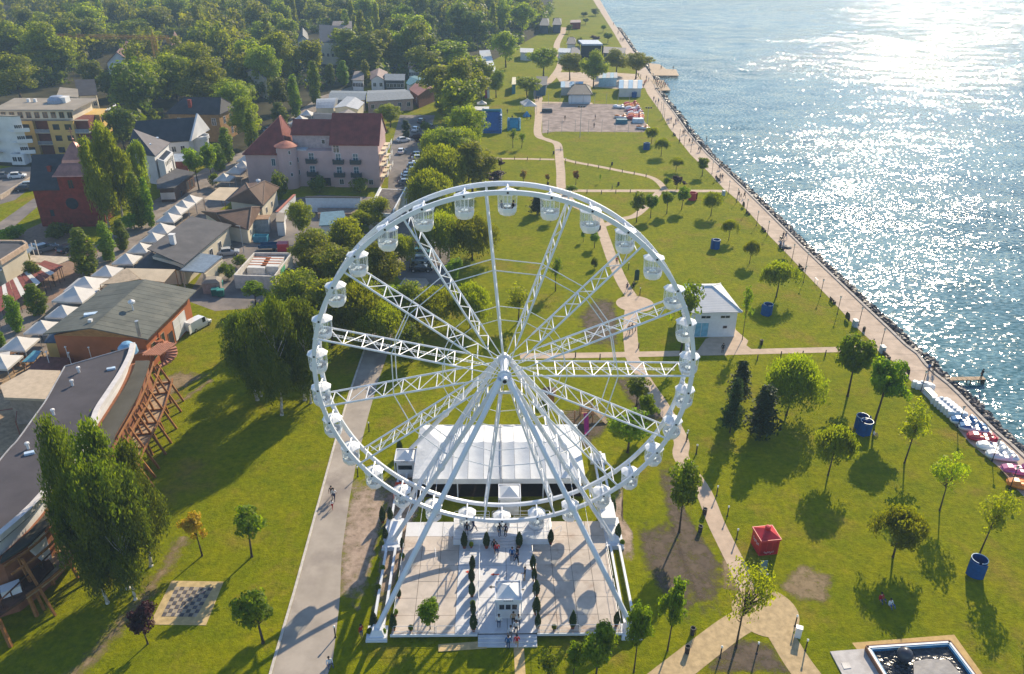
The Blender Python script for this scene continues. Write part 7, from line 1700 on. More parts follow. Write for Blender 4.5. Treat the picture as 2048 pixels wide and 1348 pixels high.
awning('white_awning','white awning at the left edge over a parked car',[W(27,-60,260,2.6),W(27,110,215,2.6),W(27,115,132,2.9),W(27,-60,160,2.9)],canv)
for i,(x,y,l)in enumerate(((180,190,'left of the forecourt'),(300,290,'under the blue glass awning'))):
    p=W(27,x,y);t=thing('terrace_table','round terrace table with chairs '+l,'table',p,'terrace tables');g=MB();g.lathe((p.x,p.y,0),[(.3,0),(.05,.05),(.05,.7),(.55,.7),(.55,.75),(.0001,.75)],12);mk('table_top',g,woodm,t)
    for a in range(4):g=MB();u=a*1.57+.4;g.obox((p.x+.9*math.cos(u),p.y+.9*math.sin(u),0),(.45,.45,.45));g.obox((p.x+1.1*math.cos(u),p.y+1.1*math.sin(u),.45),(.1,.45,.45),u);mk('chair',g,woodm,t)
# red pipe frame gate near the hall
g=MB();a,b,c,d_=W(27,0,985),W(27,250,945),W(27,330,855),W(27,235,1110);t=thing('pipe_frame','red pipe frame left of the curved hall','frame',a);rp=mat('red_pipe',(.28,.07,.05),.5)
for p in(a,b,c,d_):g=MB();g.tube(p,p+Vector((0,0,2.0)),.05,n=6);mk('post',g,rp,t)
for p,q in((a,b),(b,c),(b,d_)):g=MB();g.tube(p+Vector((0,0,2)),q+Vector((0,0,2)),.05,n=6);mk('rail',g,rp,t)
# --- left edge restaurant with yellow curtains and striped awnings
e=quad(25,[(-160,230),(0,315),(262,150),(222,122),(-160,118)],5.6);lf,I_=bldg('flat_restaurant','flat roofed restaurant with yellow curtains at the left edge',e,cream,'restaurant',.3);g=MB();g.prism([V2(p)for p in e],5.5,5.7);mk('roof',g,greyr,lf)
g=MB();[g.beam(e[i],e[(i+1)%5],.35,.9)for i in range(5)];mk('parapet',g,mat('parapet_tan',(.50,.36,.25),.8),lf)
le=[W(25,-120,455,4.2),W(25,0,388,4.2),W(25,340,168,4.2),W(25,262,152,4.2),W(25,0,312,4.2),W(25,-120,380,4.2)];g=MB();g.prism([V2(p)for p in le],4.0,4.25);mk('ledge_roof',g,MATS['carport_roof'],lf)
a,b=W(25,0,500),W(25,300,290);dv=(b-a).normalized();cur=mat('yellow_curtain',(.62,.48,.06),.7);curw=mat('pale_curtain',(.66,.60,.45),.7)
g=MB();g.beam(a-dv*8+Vector((0,0,2)),b+Vector((0,0,2)),.15,4.0);mk('facade',g,offw,lf)
for i in range(9):
    p=(a-dv*2).lerp(b,(i+.5)/9)+Vector((dv.y,-dv.x,0))*.12;g=MB();g.beam(p-dv*.75+Vector((0,0,1.9)),p+dv*.75+Vector((0,0,1.9)),.06,3.2);mk('curtain',g,cur if i%2==0 else curw,lf)
    g=MB();p2_=p+dv*1.0;g.beam(p2_+Vector((dv.y,-dv.x,0))*1.5,p2_+Vector((dv.y,-dv.x,0))*1.5+Vector((0,0,4.0)),.12,.12);mk('column',g,offw,lf)
sa=thing('striped_awning','row of dark red and white awnings over the terrace','awning',W(25,0,640));A1,A2,B1,B2=W(25,-60,580,3.3),W(25,430,290,3.3),W(25,-60,830,2.6),W(25,610,345,2.6)
for i in range(14):
    s0,s1=i/14+.003,(i+1)/14-.003;g=MB();g.slab([A1.lerp(A2,s0),B1.lerp(B2,s0),B1.lerp(B2,s1),A1.lerp(A2,s1)],.05);mk('awning_panel',g,(mat('awning_red',(.20,.055,.045),.8),MATS['awning_red'],canv)[i%3],sa)
    p=B1.lerp(B2,(i+.5)/14);g=MB();g.tube((p.x,p.y,0),(p.x,p.y,2.5),.05,n=6);mk('post',g,dark,sa)
awning('flat_awning','pale flat awning beside the car park below the church',[W(25,290,300,2.8),W(25,560,330,2.8),W(25,740,262,2.9),W(25,300,240,2.9)],mat('pale_awning',(.50,.42,.32),.75))
# --- hotel
zE=10.7;h0=W(23,900,925);h1=W(23,1445,930);du=(h1-h0).normalized();dn=Vector((-du.y,du.x,0));LH=(h1-h0).length
ht=thing('pink_hotel','pink hotel with red roofs, a round turret and balconies','hotel',(h0.x,h0.y,0))
mq=[h0,h1,h1+dn*13,h0+dn*13];g=MB();g.prism([V2(p)for p in mq],0,zE);mk('main_wall',g,pinkw,ht)
gable(ht,[Vector((p.x,p.y,zE))for p in inset(mq,-.45)],6.0,redr,0,.25,pinkw)
m0=h0-du*11.5+dn*.5;m1=h0-du*.02+dn*.5;mq2=[m0,m1,m1+dn*11,m0+dn*11];g=MB();g.prism([V2(p)for p in mq2],0,8.9);mk('middle_wall',g,pinkw,ht)
p0,p1=m0+dn*2.6+du*1.5,m1+dn*2.6;g=MB();g.prism([V2(p)for p in(p0,p1,p1+dn*8,p0+dn*8)],8.9,12.2);mk('attic_wall',g,mat('attic_wall',(.42,.33,.32),.8),ht)
pe=[Vector((p.x,p.y,12.2))for p in inset([p0,p1,p1+dn*8,p0+dn*8],-.3)];gable(ht,pe,2.8,redr,0,.2,pinkw)
g=MB();g.prism([V2(p)for p in(m0+du*.5,m0+du*5.2,m0+du*5.2+dn*2.4,m0+du*.5+dn*2.4)],8.92,9.15);mk('flat_roof',g,mat('zinc',(.45,.50,.55),.4),ht)
l0=m0-du*9.5-dn*.6;l1=m0-dn*.6-du*.02;lq=[l0,l1,l1+dn*13,l0+dn*13];g=MB();g.prism([V2(p)for p in lq],0,8.2);mk('left_wing_wall',g,pinkw,ht)
le=[Vector((p.x,p.y,8.2))for p in inset(lq,-.5)];apx=(le[0]+le[2])/2+Vector((2.5,1,7.2));hiproof(ht,le,(apx,apx+dn*1.5),redr,.22,redl)
tcx=m0+du*.6-dn*.4;g=MB();g.lathe((tcx.x,tcx.y,0),[(2.35,0),(2.35,10.2),(.0001,10.2)],24);mk('turret',g,pinkw,ht)
g=MB();g.lathe((tcx.x,tcx.y,10.2),[(2.85,-.05),(2.85,.05),(1.4,.75),(.0001,1.25)],24);o=mk('turret_roof',g,redl,ht);g=MB();g.tube((tcx.x,tcx.y,11.4),(tcx.x,tcx.y,12.6),.05,n=5);mk('finial',g,dark,o)
for z,a in((8.6,200),(8.6,300),(6.0,300),(3.2,300)):
    p=tcx+Vector((math.cos(R(a)),math.sin(R(a)),0))*2.36;me_,pm_=window_mesh(.6,.9,0,white,wglass);q=put('window',me_,ht,(p.x-h0.x,p.y-h0.y,z),(0,0,R(a+90)));put('pane',pm_,q)
balm=mat('balcony_dark',(.035,.045,.05),.5)
def balcony_window(a,b,t,z):
    w=windows(ht,a,b,z,(t,),1.3,2.3,2,white,mat('hotel_glass',(.05,.10,.13),.1,.6))[0]
    c=Vector((a.x,a.y,0)).lerp(Vector((b.x,b.y,0)),t);g=MB();g.prism([V2(p)for p in(c-du*1.3,c+du*1.3,c+du*1.3-dn*1.0,c-du*1.3-dn*1.0)],z-.15,z);g.prism([V2(p)for p in(c-du*1.3-dn*.95,c+du*1.3-dn*.95,c+du*1.3-dn*1.0,c-du*1.3-dn*1.0)],z,z+.95)
    for s in(-1,1):g.prism([V2(p)for p in(c+du*s*1.25,c+du*s*1.3,c+du*s*1.3-dn*.95,c+du*s*1.25-dn*.95)],z,z+.95)
    mk('balcony',g,balm,ht)
for z in(2.9,6.1):
    for t in(.13,.50):balcony_window(h0,h1,t,z)
    balcony_window(m0,m1,.55,z)
windows(ht,h0,h1,8.6,(.10,),1.5,1.9,2);windows(ht,h0,h1,.7,(.16,.46,.58,.80),1.1,1.4,1);windows(ht,m0,m1,.2,(.55,.85),1.5,2.0,0,dark);windows(ht,m0,m1,6.0,(.25,),.7,1.3,0);windows(ht,m0,m1,2.9,(.25,),.7,1.3,0)
windows(ht,p0,p1,9.9,(.75,),.9,1.1,0);windows(ht,l0,l1,5.2,(.70,),1.0,1.9,1,white,MATS['hotel_glass']);windows(ht,l0,l1,2.2,(.72,),.9,1.0,0)
for z in(2.6,5.4,8.2):
    for s in(.15,.5,.82):
        a=h1+dn*13*s;g=MB();g.prism([V2(p)for p in(a-dn*1.4,a+du*1.8-dn*1.4,a+du*1.8+dn*1.4,a+dn*1.4)],z-.15,z);o=mk('side_balcony',g,cream,ht);g=MB();g.prism([V2(p)for p in(a+du*1.75-dn*1.4,a+du*1.8-dn*1.4,a+du*1.8+dn*1.4,a+du*1.75+dn*1.4)],z,z+.95);mk('balustrade',g,white,o)
# --- hotel compound: walled yard, annex, blue shed roof
def wallrun(root,pts,z,t,m,nm='wall'):
    for a,b in zip(pts,pts[1:]):g=MB();g.beam(Vector((a.x,a.y,z/2)),Vector((b.x,b.y,z/2)),t,z);mk(nm,g,m,root)
y0_=[W(23,200,1225,3.2),W(23,415,1015,3.2)];wy=thing('yard_wall','white yard wall with a tiled coping below the hotel','wall',(y0_[0].x,y0_[0].y,0));wallrun(wy,y0_,3.2,.35,offw);g=MB();g.beam(y0_[0]+Vector((0,0,.06)),y0_[1]+Vector((0,0,.06)),.6,.12);mk('coping',g,redl,wy)
y1_=[W(23,545,1045,3.4),W(23,1205,1050,3.4)];wb=thing('long_wall','long pale wall of the hotel yard with a dark coping','wall',(y1_[0].x,y1_[0].y,0));wallrun(wb,y1_,3.4,.4,mat('blue_shade_wall',(.52,.60,.66),.8,.2,var=.08));g=MB();g.beam(y1_[0]+Vector((0,0,.08)),y1_[1]+Vector((0,0,.08)),.8,.15);mk('coping',g,dark,wb)  # white wall whose blue shade is painted into the colour
e=quad(23,[(190,1345),(290,1345),(300,1240),(200,1230)],3.0);gh,I_=bldg('gate_house','small white gate house at the yard entrance',e,offw,'building',.1);g=MB();g.prism([V2(p)for p in e],2.95,3.15);mk('roof',g,flatr,gh)
e=quad(23,[(690,1240),(1270,1240),(1280,1175),(690,1172)],1.2);te=thing('brown_terrace','brown paved terrace below the long pale wall','terrace',(e[0].x,e[0].y,0));g=MB();g.prism([V2(p)for p in e],0,1.2);mk('slab',g,mat('brown_paving',(.26,.19,.15),.85,.2,var=.2),te)
e=quad(24,[(1450,412),(1640,402),(1762,345),(1728,242),(1470,262)],3.0);bs,I_=bldg('blue_shed','shed with a bluish sheet roof behind the white van',e,offw,'shed',.3);g=MB();g.slab([p+Vector((0,0,.25))for p in e],.2);mk('roof',g,mat('sheet_blue',(.11,.20,.26),.5,.3,stripes=('X',.4,.02)),bs)
e=quad(23,[(1290,1235),(1600,1240),(1755,950),(1445,935)],3.6);ax_,I_=bldg('flat_annex','flat dark roofed annex with white side walls beside the hotel',e,offw,'building',.05);g=MB();g.prism([V2(p)for p in inset(e,.4)],3.2,3.55);mk('roof',g,mat('gravel_roof',(.15,.13,.12),.9,.1,var=.3),ax_)
g=MB();g.beam(e[1]+Vector((0,0,.3)),e[2]+Vector((0,0,.3)),.3,.9);mk('side_parapet',g,white,ax_);g=MB();g.beam(e[0]+Vector((0,0,.1)),e[3]+Vector((0,0,.1)),.3,.5);mk('side_parapet',g,white,ax_)
# --- container yard
yq=quad(24,[(497,952),(945,968),(1138,706),(722,704)],2.6);cy=thing('walled_store','open white walled store full of white boxes','store',(yq[0].x,yq[0].y,0));wallrun(cy,yq+[yq[0]],2.6,.25,mat('store_wall',(.62,.58,.52),.8,.2,var=.15))
gm_=MB();a,b=yq[1].lerp(yq[2],.30),yq[1].lerp(yq[2],.55);nn=Vector((b.y-a.y,a.x-b.x,0)).normalized();nn=nn if nn.x>0 else-nn;gm_.beam(Vector((a.x,a.y,1.6))+nn*.14,Vector((b.x,b.y,1.6))+nn*.14,.03,1.5);mk('green_banner',gm_,mat('green_banner',(.10,.42,.25),.6,.2,var=.4,scale=.6),cy)
sbw=mat('storage_white',(.66,.64,.60),.6,.3,var=.12);ors=mat('orange_stripe',(.45,.14,.04),.6)
for r_,(x,y)in enumerate(((750,850),(905,835))):
    for i in range(4):
        p=W(24,x+18*i,y-28*i,2.2);t=thing('storage_box',['left row','right row'][r_]+' of white storage boxes in the walled store, '+['nearest','second','third','farthest'][i],'storage box',(p.x,p.y,0),'white storage boxes in the walled store')
        g=MB();g.obox((p.x,p.y,.02),(3.3,1.6,2.1),R(-2));mk('box',g,sbw,t);g=MB();g.obox((p.x,p.y+.6,2.12),(3.34,.28,.05),R(-2));mk('stripe',g,ors,t)
for i in range(14):
    p=W(24,640+22*i,935-(i%3)*14,1.2);g=MB();l_=rnd.uniform(1.2,2.4);a_=rnd.uniform(0,3.14);v=Vector((math.cos(a_),math.sin(a_),rnd.uniform(-.1,.1)))*l_/2;w_=Vector((-math.sin(a_),math.cos(a_),0))*.4;b0=Vector((p.x,p.y,.5+.1*(i%5)))
    for a,b in((b0-v-w_,b0+v-w_),(b0-v+w_,b0+v+w_),(b0-v-w_,b0-v+w_),(b0+v-w_,b0+v+w_)):g.beam(a,b,.08,.08)
    solo('metal_frame',g,white,'white metal frame in the heap at the front of the walled store','frame',(p.x,p.y,0),'heap of white metal frames in the walled store')
# green bins and small hut
p=W(3,1235,490);bh=thing('bin_hut','small grey hut with a pale roof beside the green bins','hut',p);g=MB();g.obox((p.x,p.y+1.3,0),(3.0,2.4,2.0),R(10));mk('wall',g,mat('hut_grey',(.30,.26,.24),.8),bh);g=MB();g.obox((p.x,p.y+1.3,2.0),(3.2,2.6,.5),R(10),top=.55);mk('roof',g,flatr,bh)
for x,y,l in((1262,500,'left'),(1295,505,'right'),(1288,455,'rear')):
    p=W(3,x,y);t=thing('waste_bin',l+' one of the three green waste bins by the hut','waste bin',p,'green waste bins');gr=mat('bin_green',(.01,.13,.11),.5);g=MB();g.obox((p.x,p.y,.12),(1.05,.9,1.1),R(10),top=1.12);mk('body',g,gr,t);g=MB();g.obox((p.x,p.y,1.225),(1.24,1.08,.14),R(10),top=.9);mk('lid',g,mat('bin_lid',(.05,.25,.22),.5),t)
# blue skips
for x,y,l in((790,600,'pale blue skip before the grey shed'),(560,565,'dark skip against the brown annex')):
    p=W(24,x,y);t=thing('skip',l,'skip',p,'skips in the yard');sm_=mat('skip_blue' if x>600 else 'skip_dark',(.06,.26,.36)if x>600 else(.05,.10,.14),.5,.3,var=.2);g=MB();g.obox((p.x,p.y+.9,.1),(2.6,1.5,.1));mk('floor',g,sm_,t)
    for dx,dy,sx,sy in((0,-.75,2.9,.08),(0,.75,2.9,.08),(-1.4,0,.08,1.42),(1.4,0,.08,1.42)):g=MB();g.obox((p.x+dx,p.y+.9+dy,.2),(sx,sy,1.25));mk('side',g,sm_,t)
p=W(24,1040,690);t=thing('red_container','small red container behind the walled store','container',p);g=MB();g.obox((p.x,p.y+.7,0),(2.0,1.6,1.5),R(5));mk('body',g,mat('container_red',(.45,.03,.05),.5),t);g=MB();g.obox((p.x,p.y+.7,1.5),(2.1,1.7,.12),R(5));mk('lid',g,mat('container_lid',(.55,.10,.13),.5),t)
p=W(24,895,690);t=thing('blue_trailer','low blue flatbed trailer behind the walled store','trailer',p);tbm=mat('trailer_blue',(.02,.08,.16),.5);g=MB();g.obox((p.x,p.y+1,.6),(4.4,1.9,.2),R(5));mk('bed',g,tbm,t)
for s in(-1,1):
    g=MB();g.obox((p.x,p.y+1+s*.95,.8),(4.4,.08,.5),R(5));mk('side',g,tbm,t);g=MB();g.tube((p.x+.8,p.y+1+s*.7-.1,.32),(p.x+.8,p.y+1+s*.7+.1,.32),.32,n=12);mk('wheel',g,rubber,t)
p=W(24,605,700);g=MB();g.tube(p,p+Vector((0,0,5.5)),.08,.06,n=8);g.beam(p+Vector((0,0,5.5)),p+Vector((-.8,0,5.6)),.1,.08);solo('yard_lamp',g,mat('lamp_grey',(.4,.4,.4),.5),'grey lamp post in the yard beside the walled store','lamp post',p)
# --- shops behind the hotel
def shop(label,k,pts,z,rise,roofm,axis=0,wallm=cream,wn=3,name='shop_house',group='shops behind the hotel'):
    e=quad(k,pts,z);t,I_=bldg(name,label,e,wallm,'shop' if name=='shop_house' else 'house',.4,group=group)
    if rise>0:gable(t,e,rise,roofm,axis,.16,wallm)
    else:g=MB();g.slab(e,.22);mk('roof',g,roofm,t)
    if wn:windows(t,I_[0],I_[1],z*.35,[(i+.5)/wn for i in range(wn)],1.2,min(1.5,z*.4),1)
    return t
shop('grey roofed shop left of the slim poplar',26,[(690,335),(830,340),(840,235),(760,235)],4,1.4,mat('taupe_roof',(.22,.19,.18),.75,.25),0,offw,4)
shop('brown roofed shop right of the slim poplar',26,[(900,335),(1065,335),(1100,248),(900,245)],4,1.6,mat('pinkish_roof',(.26,.19,.18),.75,.25),1,offw,2)
shop('dark fronted shop with white columns',26,[(1062,340),(1290,342),(1300,270),(1070,265)],4.2,1.2,mat('blue_grey_roof',(.17,.20,.23),.7,.3),0,mat('dark_front',(.07,.08,.09),.7),5)
shop('teal roofed shop beside the white columned one',26,[(1300,372),(1345,395),(1570,335),(1400,285)],4,.9,tealr,0,offw,0)
shop('red roofed shop at the right of the cluster',26,[(1335,440),(1440,512),(1640,430),(1480,370)],4.6,1.0,mat('rust_roof',(.26,.11,.09),.7),0,mat('red_front',(.20,.09,.06),.8),2)
shop('long shop with grey, white and red roof',26,[(860,580),(1395,545),(1290,440),(870,455)],4,.9,mat('slate_blue_roof',(.20,.22,.24),.7,.3),0,mat('pale_pink_front',(.42,.30,.27),.8),5)
shop('grey roofed shop above the vaulted one',26,[(430,560),(850,560),(865,462),(465,455)],3.8,.8,MATS['blue_grey_roof'],0,offw,3)
shop('shop with a pale sheet roof',26,[(490,650),(765,668),(835,590),(640,520)],4.3,.8,mat('pale_sheet_roof',(.42,.42,.42),.5,.4),1,cream,2)
shop('dark roofed shop directly behind the hotel',26,[(265,790),(500,800),(545,715),(262,700)],4,.8,slate,0,offw,2)
shop('brown roofed shop directly behind the hotel',26,[(380,835),(700,795),(765,720),(560,700)],4.2,1.3,MATS['taupe_roof'],1,cream,2)
shop('low grey shop right behind the hotel roof',26,[(700,800),(960,800),(960,750),(760,735)],3.6,.4,MATS['pale_sheet_roof'],0,offw,2)
e=quad(26,[(290,655),(490,650),(560,565),(320,580)],3.0);vt,I_=bldg('vaulted_hall','small hall with a grey barrel vault roof',e,cream,'building',.1);g=MB();n=8;vs=[]
for i in range(n+1):
    t_=i/n;a=e[0].lerp(e[3],t_);b=e[1].lerp(e[2],t_);z=3.0+1.9*math.sin(math.pi*t_);vs+=[(a.x,a.y,z),(b.x,b.y,z)]
g.add(vs,[(2*i,2*i+1,2*i+3,2*i+2)for i in range(n)]+[tuple(2*i for i in range(n,-1,-1)),tuple(2*i+1 for i in range(n+1))]);mk('vault_roof',g,mat('vault_grey',(.33,.36,.40),.5,.4),vt)
# far houses in the wood
shop('big house with a blue slate roof among the poplars',1,[(1865,245),(1990,250),(2010,180),(1880,165)],9.5,4.5,slate,0,cream,4,'far_house','houses in the wood')
shop('villa with a dark red roof behind the crane',1,[(620,370),(770,365),(810,300),(690,290)],7,4,mat('maroon_roof',(.10,.028,.025),.7),1,offw,3,'far_house','houses in the wood')
shop('pale villa with a red roof peeking over the wood',1,[(985,330),(1040,325),(1060,240),(1000,230)],7,4,MATS['maroon_roof'],1,cream,2,'far_house','houses in the wood')
shop('beige villa with an arched gate behind the ochre block',1,[(455,560),(570,555),(560,480),(440,480)],5.5,3,darkr,0,cream,3,'far_house','houses in the wood')
shop('white stepped house behind the ochre block',1,[(330,560),(460,570),(455,520),(350,510)],9,0,flatr,0,offw,3,'far_house','houses in the wood')
shop('pale house between the big trees and the conifers',1,[(1440,420),(1560,470),(1560,410),(1440,330)],7,2.5,MATS['taupe_roof'],1,cream,2,'far_house','houses in the wood')
shop('grey roofed house left of the blue slate roof',1,[(1740,240),(1810,240),(1800,195),(1750,190)],8,2.5,slate,1,offw,2,'far_house','houses in the wood')
shop('long brown roofed house beyond the poplars',1,[(1940,160),(2060,165),(2060,130),(1960,135)],8,2,MATS['taupe_roof'],0,offw,3,'far_house','houses in the wood')
shop('small round fronted house behind the grey shops',26,[(1325,210),(1470,210),(1475,160),(1345,150)],4.5,2.2,slate,0,offw,5,'far_house','houses in the wood')
# crane
b_=W(1,928,400);zt=zof(b_,75);cr=thing('tower_crane','yellow tower crane standing among the trees','crane',b_);ym_=mat('crane_yellow',(.42,.22,.03),.6,.3)
def truss(g,a,b,w,n):
    a,b=Vector(a),Vector(b);d=(b-a).normalized();u=d.orthogonal().normalized()*w/2;v=d.cross(u)
    for s,t in((1,1),(1,-1),(-1,-1),(-1,1)):g.beam(a+u*s+v*t,b+u*s+v*t,.16,.16)
    for i in range(n):
        p,q=a.lerp(b,i/n),a.lerp(b,(i+1)/n)
        for s1,t1,s2,t2 in((1,1,1,-1),(1,-1,-1,-1),(-1,-1,-1,1),(-1,1,1,1)):g.beam(p+u*s1+v*t1,q+u*s2+v*t2,.11,.11)
g=MB();truss(g,b_,b_+Vector((0,0,zt)),1.5,14);mk('mast',g,ym_,cr)
tip=W(1,330,210,zt);tip=Vector((tip.x,tip.y,zt));
g=MB();truss(g,b_+Vector((0,0,zt)),tip,1.1,26);mk('jib',g,ym_,cr)
bk=b_+Vector((0,0,zt))+(b_+Vector((0,0,zt))-tip).normalized()*7;g=MB();truss(g,b_+Vector((0,0,zt)),bk,1.1,5);g.obox((bk.x,bk.y,zt-2.2),(2,2,2));mk('counter_jib',g,ym_,cr)
g=MB();g.tube(b_+Vector((0,0,zt)),b_+Vector((0,0,zt+3.5)),.3,.1,n=6);g.tube(b_+Vector((0,0,zt+3.4)),tip.lerp(b_+Vector((0,0,zt)),.35),.05,n=4);mk('tower_head',g,ym_,cr)
# retaining wall and hedge by the church
a,b=W(1,0,1170),W(1,195,1050);t=thing('garden_wall','low tan garden wall beside the car park','wall',a);wallrun(t,[a,b],1.0,.35,mat('tan_wall',(.42,.34,.26),.8),'wall')
sheet('church_path',[(1,0,1300),(1,200,1160),(1,230,1200),(1,60,1345),(1,-60,1345)],.012,asph)

# ================================================================ far shore: beach buildings, court, inflatables
def hipbox(name,label,k,pts,z,rise,roofm,wallm,cat,ins=.5,wn=0):
    e=quad(k,pts,z);t,I_=bldg(name,label,e,wallm,cat,ins);c1_,c2_=(e[0]+e[3])/2,(e[1]+e[2])/2;up=Vector((0,0,rise));hiproof(t,e,(c1_.lerp(c2_,.28)+up,c1_.lerp(c2_,.72)+up),roofm,.15,roofm)
    if wn:windows(t,I_[0],I_[1],.5,[(i+.5)/wn for i in range(wn)],3.0,2.2,0,offw,white,nm='shutter')
    return t
hipbox('beach_house','beach house with a dark hipped roof and white shutters',11,[(480,968),(745,968),(720,885),(520,880)],3.4,2.2,slate,MATS['blue_shade_wall'],'house',.8,3)
def longtent(label,k,pts,z,m1,m2):
    e=quad(k,pts,z);t=thing('long_tent',label,'tent',(e[0].x,e[0].y,0));up=Vector((0,0,1.2));r0,r1=(e[0]+e[3])/2+up,(e[1]+e[2])/2+up
    for i in range(5):
        s0,s1=i/5+.004,(i+1)/5-.004
        for a,b,ra,rb in((e[0],e[1],r0,r1),(e[3],e[2],r0,r1)):g=MB();g.slab([a.lerp(b,s0),a.lerp(b,s1),ra.lerp(rb,s1),ra.lerp(rb,s0)],.06);mk('roof_panel',g,m1 if i%2==0 else m2,t)
    g=MB();g.prism([V2(p)for p in inset(e,.3)],0,z-.1);mk('wall',g,m2,t);return t
longtent('long blue striped tent at the head of the promenade',11,[(1010,905),(1250,905),(1255,818),(1015,818)],3.2,mat('tent_blue',(.16,.34,.52),.7),canv)
longtent('pale blue tent left of the plane trees',11,[(415,895),(640,895),(655,840),(420,838)],3.0,mat('tent_pale',(.35,.52,.62),.7),canv)
longtent('white tent under the plane trees',11,[(800,800),(1000,795),(990,752),(830,752)],3.4,canv,mat('tent_pale',(.35,.52,.62),.7))
e=quad(11,[(630,600),(840,600),(838,445),(632,445)],0);a,b=W(11,632,600),W(11,840,600);sg_=thing('open_air_stage','dark open air stage with a pale roof edge','stage',a);d=b-a;d.z=0;nrm=Vector((-d.y,d.x,0)).normalized();zt=zof(a,88)
g=MB();g.prism([V2(p)for p in(a,b,b+nrm*14,a+nrm*14)],0,1.2);mk('platform',g,dark,sg_);g=MB();g.slab([Vector((p.x,p.y,zt))for p in(a,b,b+nrm*14,a+nrm*14)],.7);mk('roof',g,mat('stage_roof',(.40,.46,.55),.6),sg_)
g=MB();g.prism([V2(p)for p in(a+nrm*4,b+nrm*4,b+nrm*4.4,a+nrm*4.4)],1.2,zt-.7);mk('backdrop',g,mat('stage_dark',(.02,.03,.05),.6),sg_)
for p in(a,b):g=MB();g.beam(p,p+Vector((0,0,zt-.7)),.7,.7);mk('tower',g,dark,sg_)
for pts,l in(([(850,545),(1060,560),(1090,495),(860,480)],'dark flat shelter right of the stage'),([(520,560),(615,560),(615,490),(530,490)],'dark flat shelter left of the stage')):
    e=quad(11,pts,4.2);t,I_=bldg('flat_shelter',l,e,mat('shelter_wall',(.08,.10,.13),.7),'shelter',.4);g=MB();g.slab([p+Vector((0,0,.2))for p in e],.35);mk('roof',g,mat('shelter_roof',(.10,.09,.10),.7),t)
hipbox('small_house','small house with a dark hipped roof behind the stage',11,[(475,450),(575,450),(570,395),(485,395)],4.5,2,slate,offw,'house')
for pts,l in(([(200,260),(300,262),(300,190),(210,185)],'left of the far dark cabins at the wood edge'),([(330,255),(425,255),(425,190),(340,188)],'right of the far dark cabins at the wood edge')):
    hipbox('far_cabin',l,11,pts,4.5,2,slate,mat('cabin_dark',(.05,.06,.09),.7),'cabin')
e=quad(11,[(510,235),(625,232),(620,205),(520,208)],3.5);t,I_=bldg('long_shed','far long shed with a pale roof on the lawn',e,brickr,'shed',.2);g=MB();g.slab([p+Vector((0,0,.2))for p in e],.2);mk('roof',g,MATS['pinkish_roof'],t)
e=quad(11,[(0,540),(130,545),(140,500),(0,495)],3.4);t,I_=bldg('kiosk_row','row of pale kiosks behind the dark plaza tree',e,offw,'kiosk',.3);g=MB();g.slab([p+Vector((0,0,.2))for p in e],.2);mk('roof',g,MATS['pale_sheet_roof'],t)
e=quad(11,[(385,540),(520,545),(520,500),(400,495)],3.4);t,I_=bldg('kiosk_row','row of pale kiosks left of the stage',e,offw,'kiosk',.3);g=MB();g.slab([p+Vector((0,0,.2))for p in e],.2);mk('roof',g,MATS['vault_grey'],t)
e=quad(29,[(880,760),(1030,750),(1050,630),(890,630)],3.6);t,I_=bldg('dark_kiosk','dark kiosk under the tree left of the plaza',e,mat('kiosk_blue',(.07,.14,.22),.7),'kiosk',.3);g=MB();g.slab([p+Vector((0,0,.2))for p in e],.25);mk('roof',g,slate,t)
e=quad(29,[(560,740),(620,735),(620,640),(570,640)],3.4);t,I_=bldg('blue_kiosk','narrow blue kiosk beside the dome shaped tree',e,mat('kiosk_bright',(.04,.22,.38),.6),'kiosk',.2);g=MB();g.slab([p+Vector((0,0,.15))for p in e],.2);mk('roof',g,mat('kiosk_cream',(.6,.55,.4),.7),t)
# big white marquee: row of vaulted bays
P_=[(29,230,600),(29,330,560),(29,260,310),(29,130,320)];e=quad(29,[(215,600),(345,570),(265,300),(120,310)],4.0);t=thing('event_marquee','big white event marquee with ridged roof among the trees','tent',(e[0].x,e[0].y,0));nB=9
for i in range(nB):
    s0,s1=i/nB,(i+1)/nB;a,b,c,d_=e[0].lerp(e[3],s0),e[1].lerp(e[2],s0),e[1].lerp(e[2],s1),e[0].lerp(e[3],s1);up=Vector((0,0,1.5));m0_,m1_=(a+d_)/2+up,(b+c)/2+up
    g=MB();g.add([a,b,m1_,m0_,c,d_],[(0,1,2,3),(3,2,4,5)]);mk('roof_bay',g,canvas,t)
g=MB();g.prism([V2(p)for p in inset(e,.3)],0,3.9);mk('wall',g,mat('marquee_wall',(.22,.36,.48),.7),t)
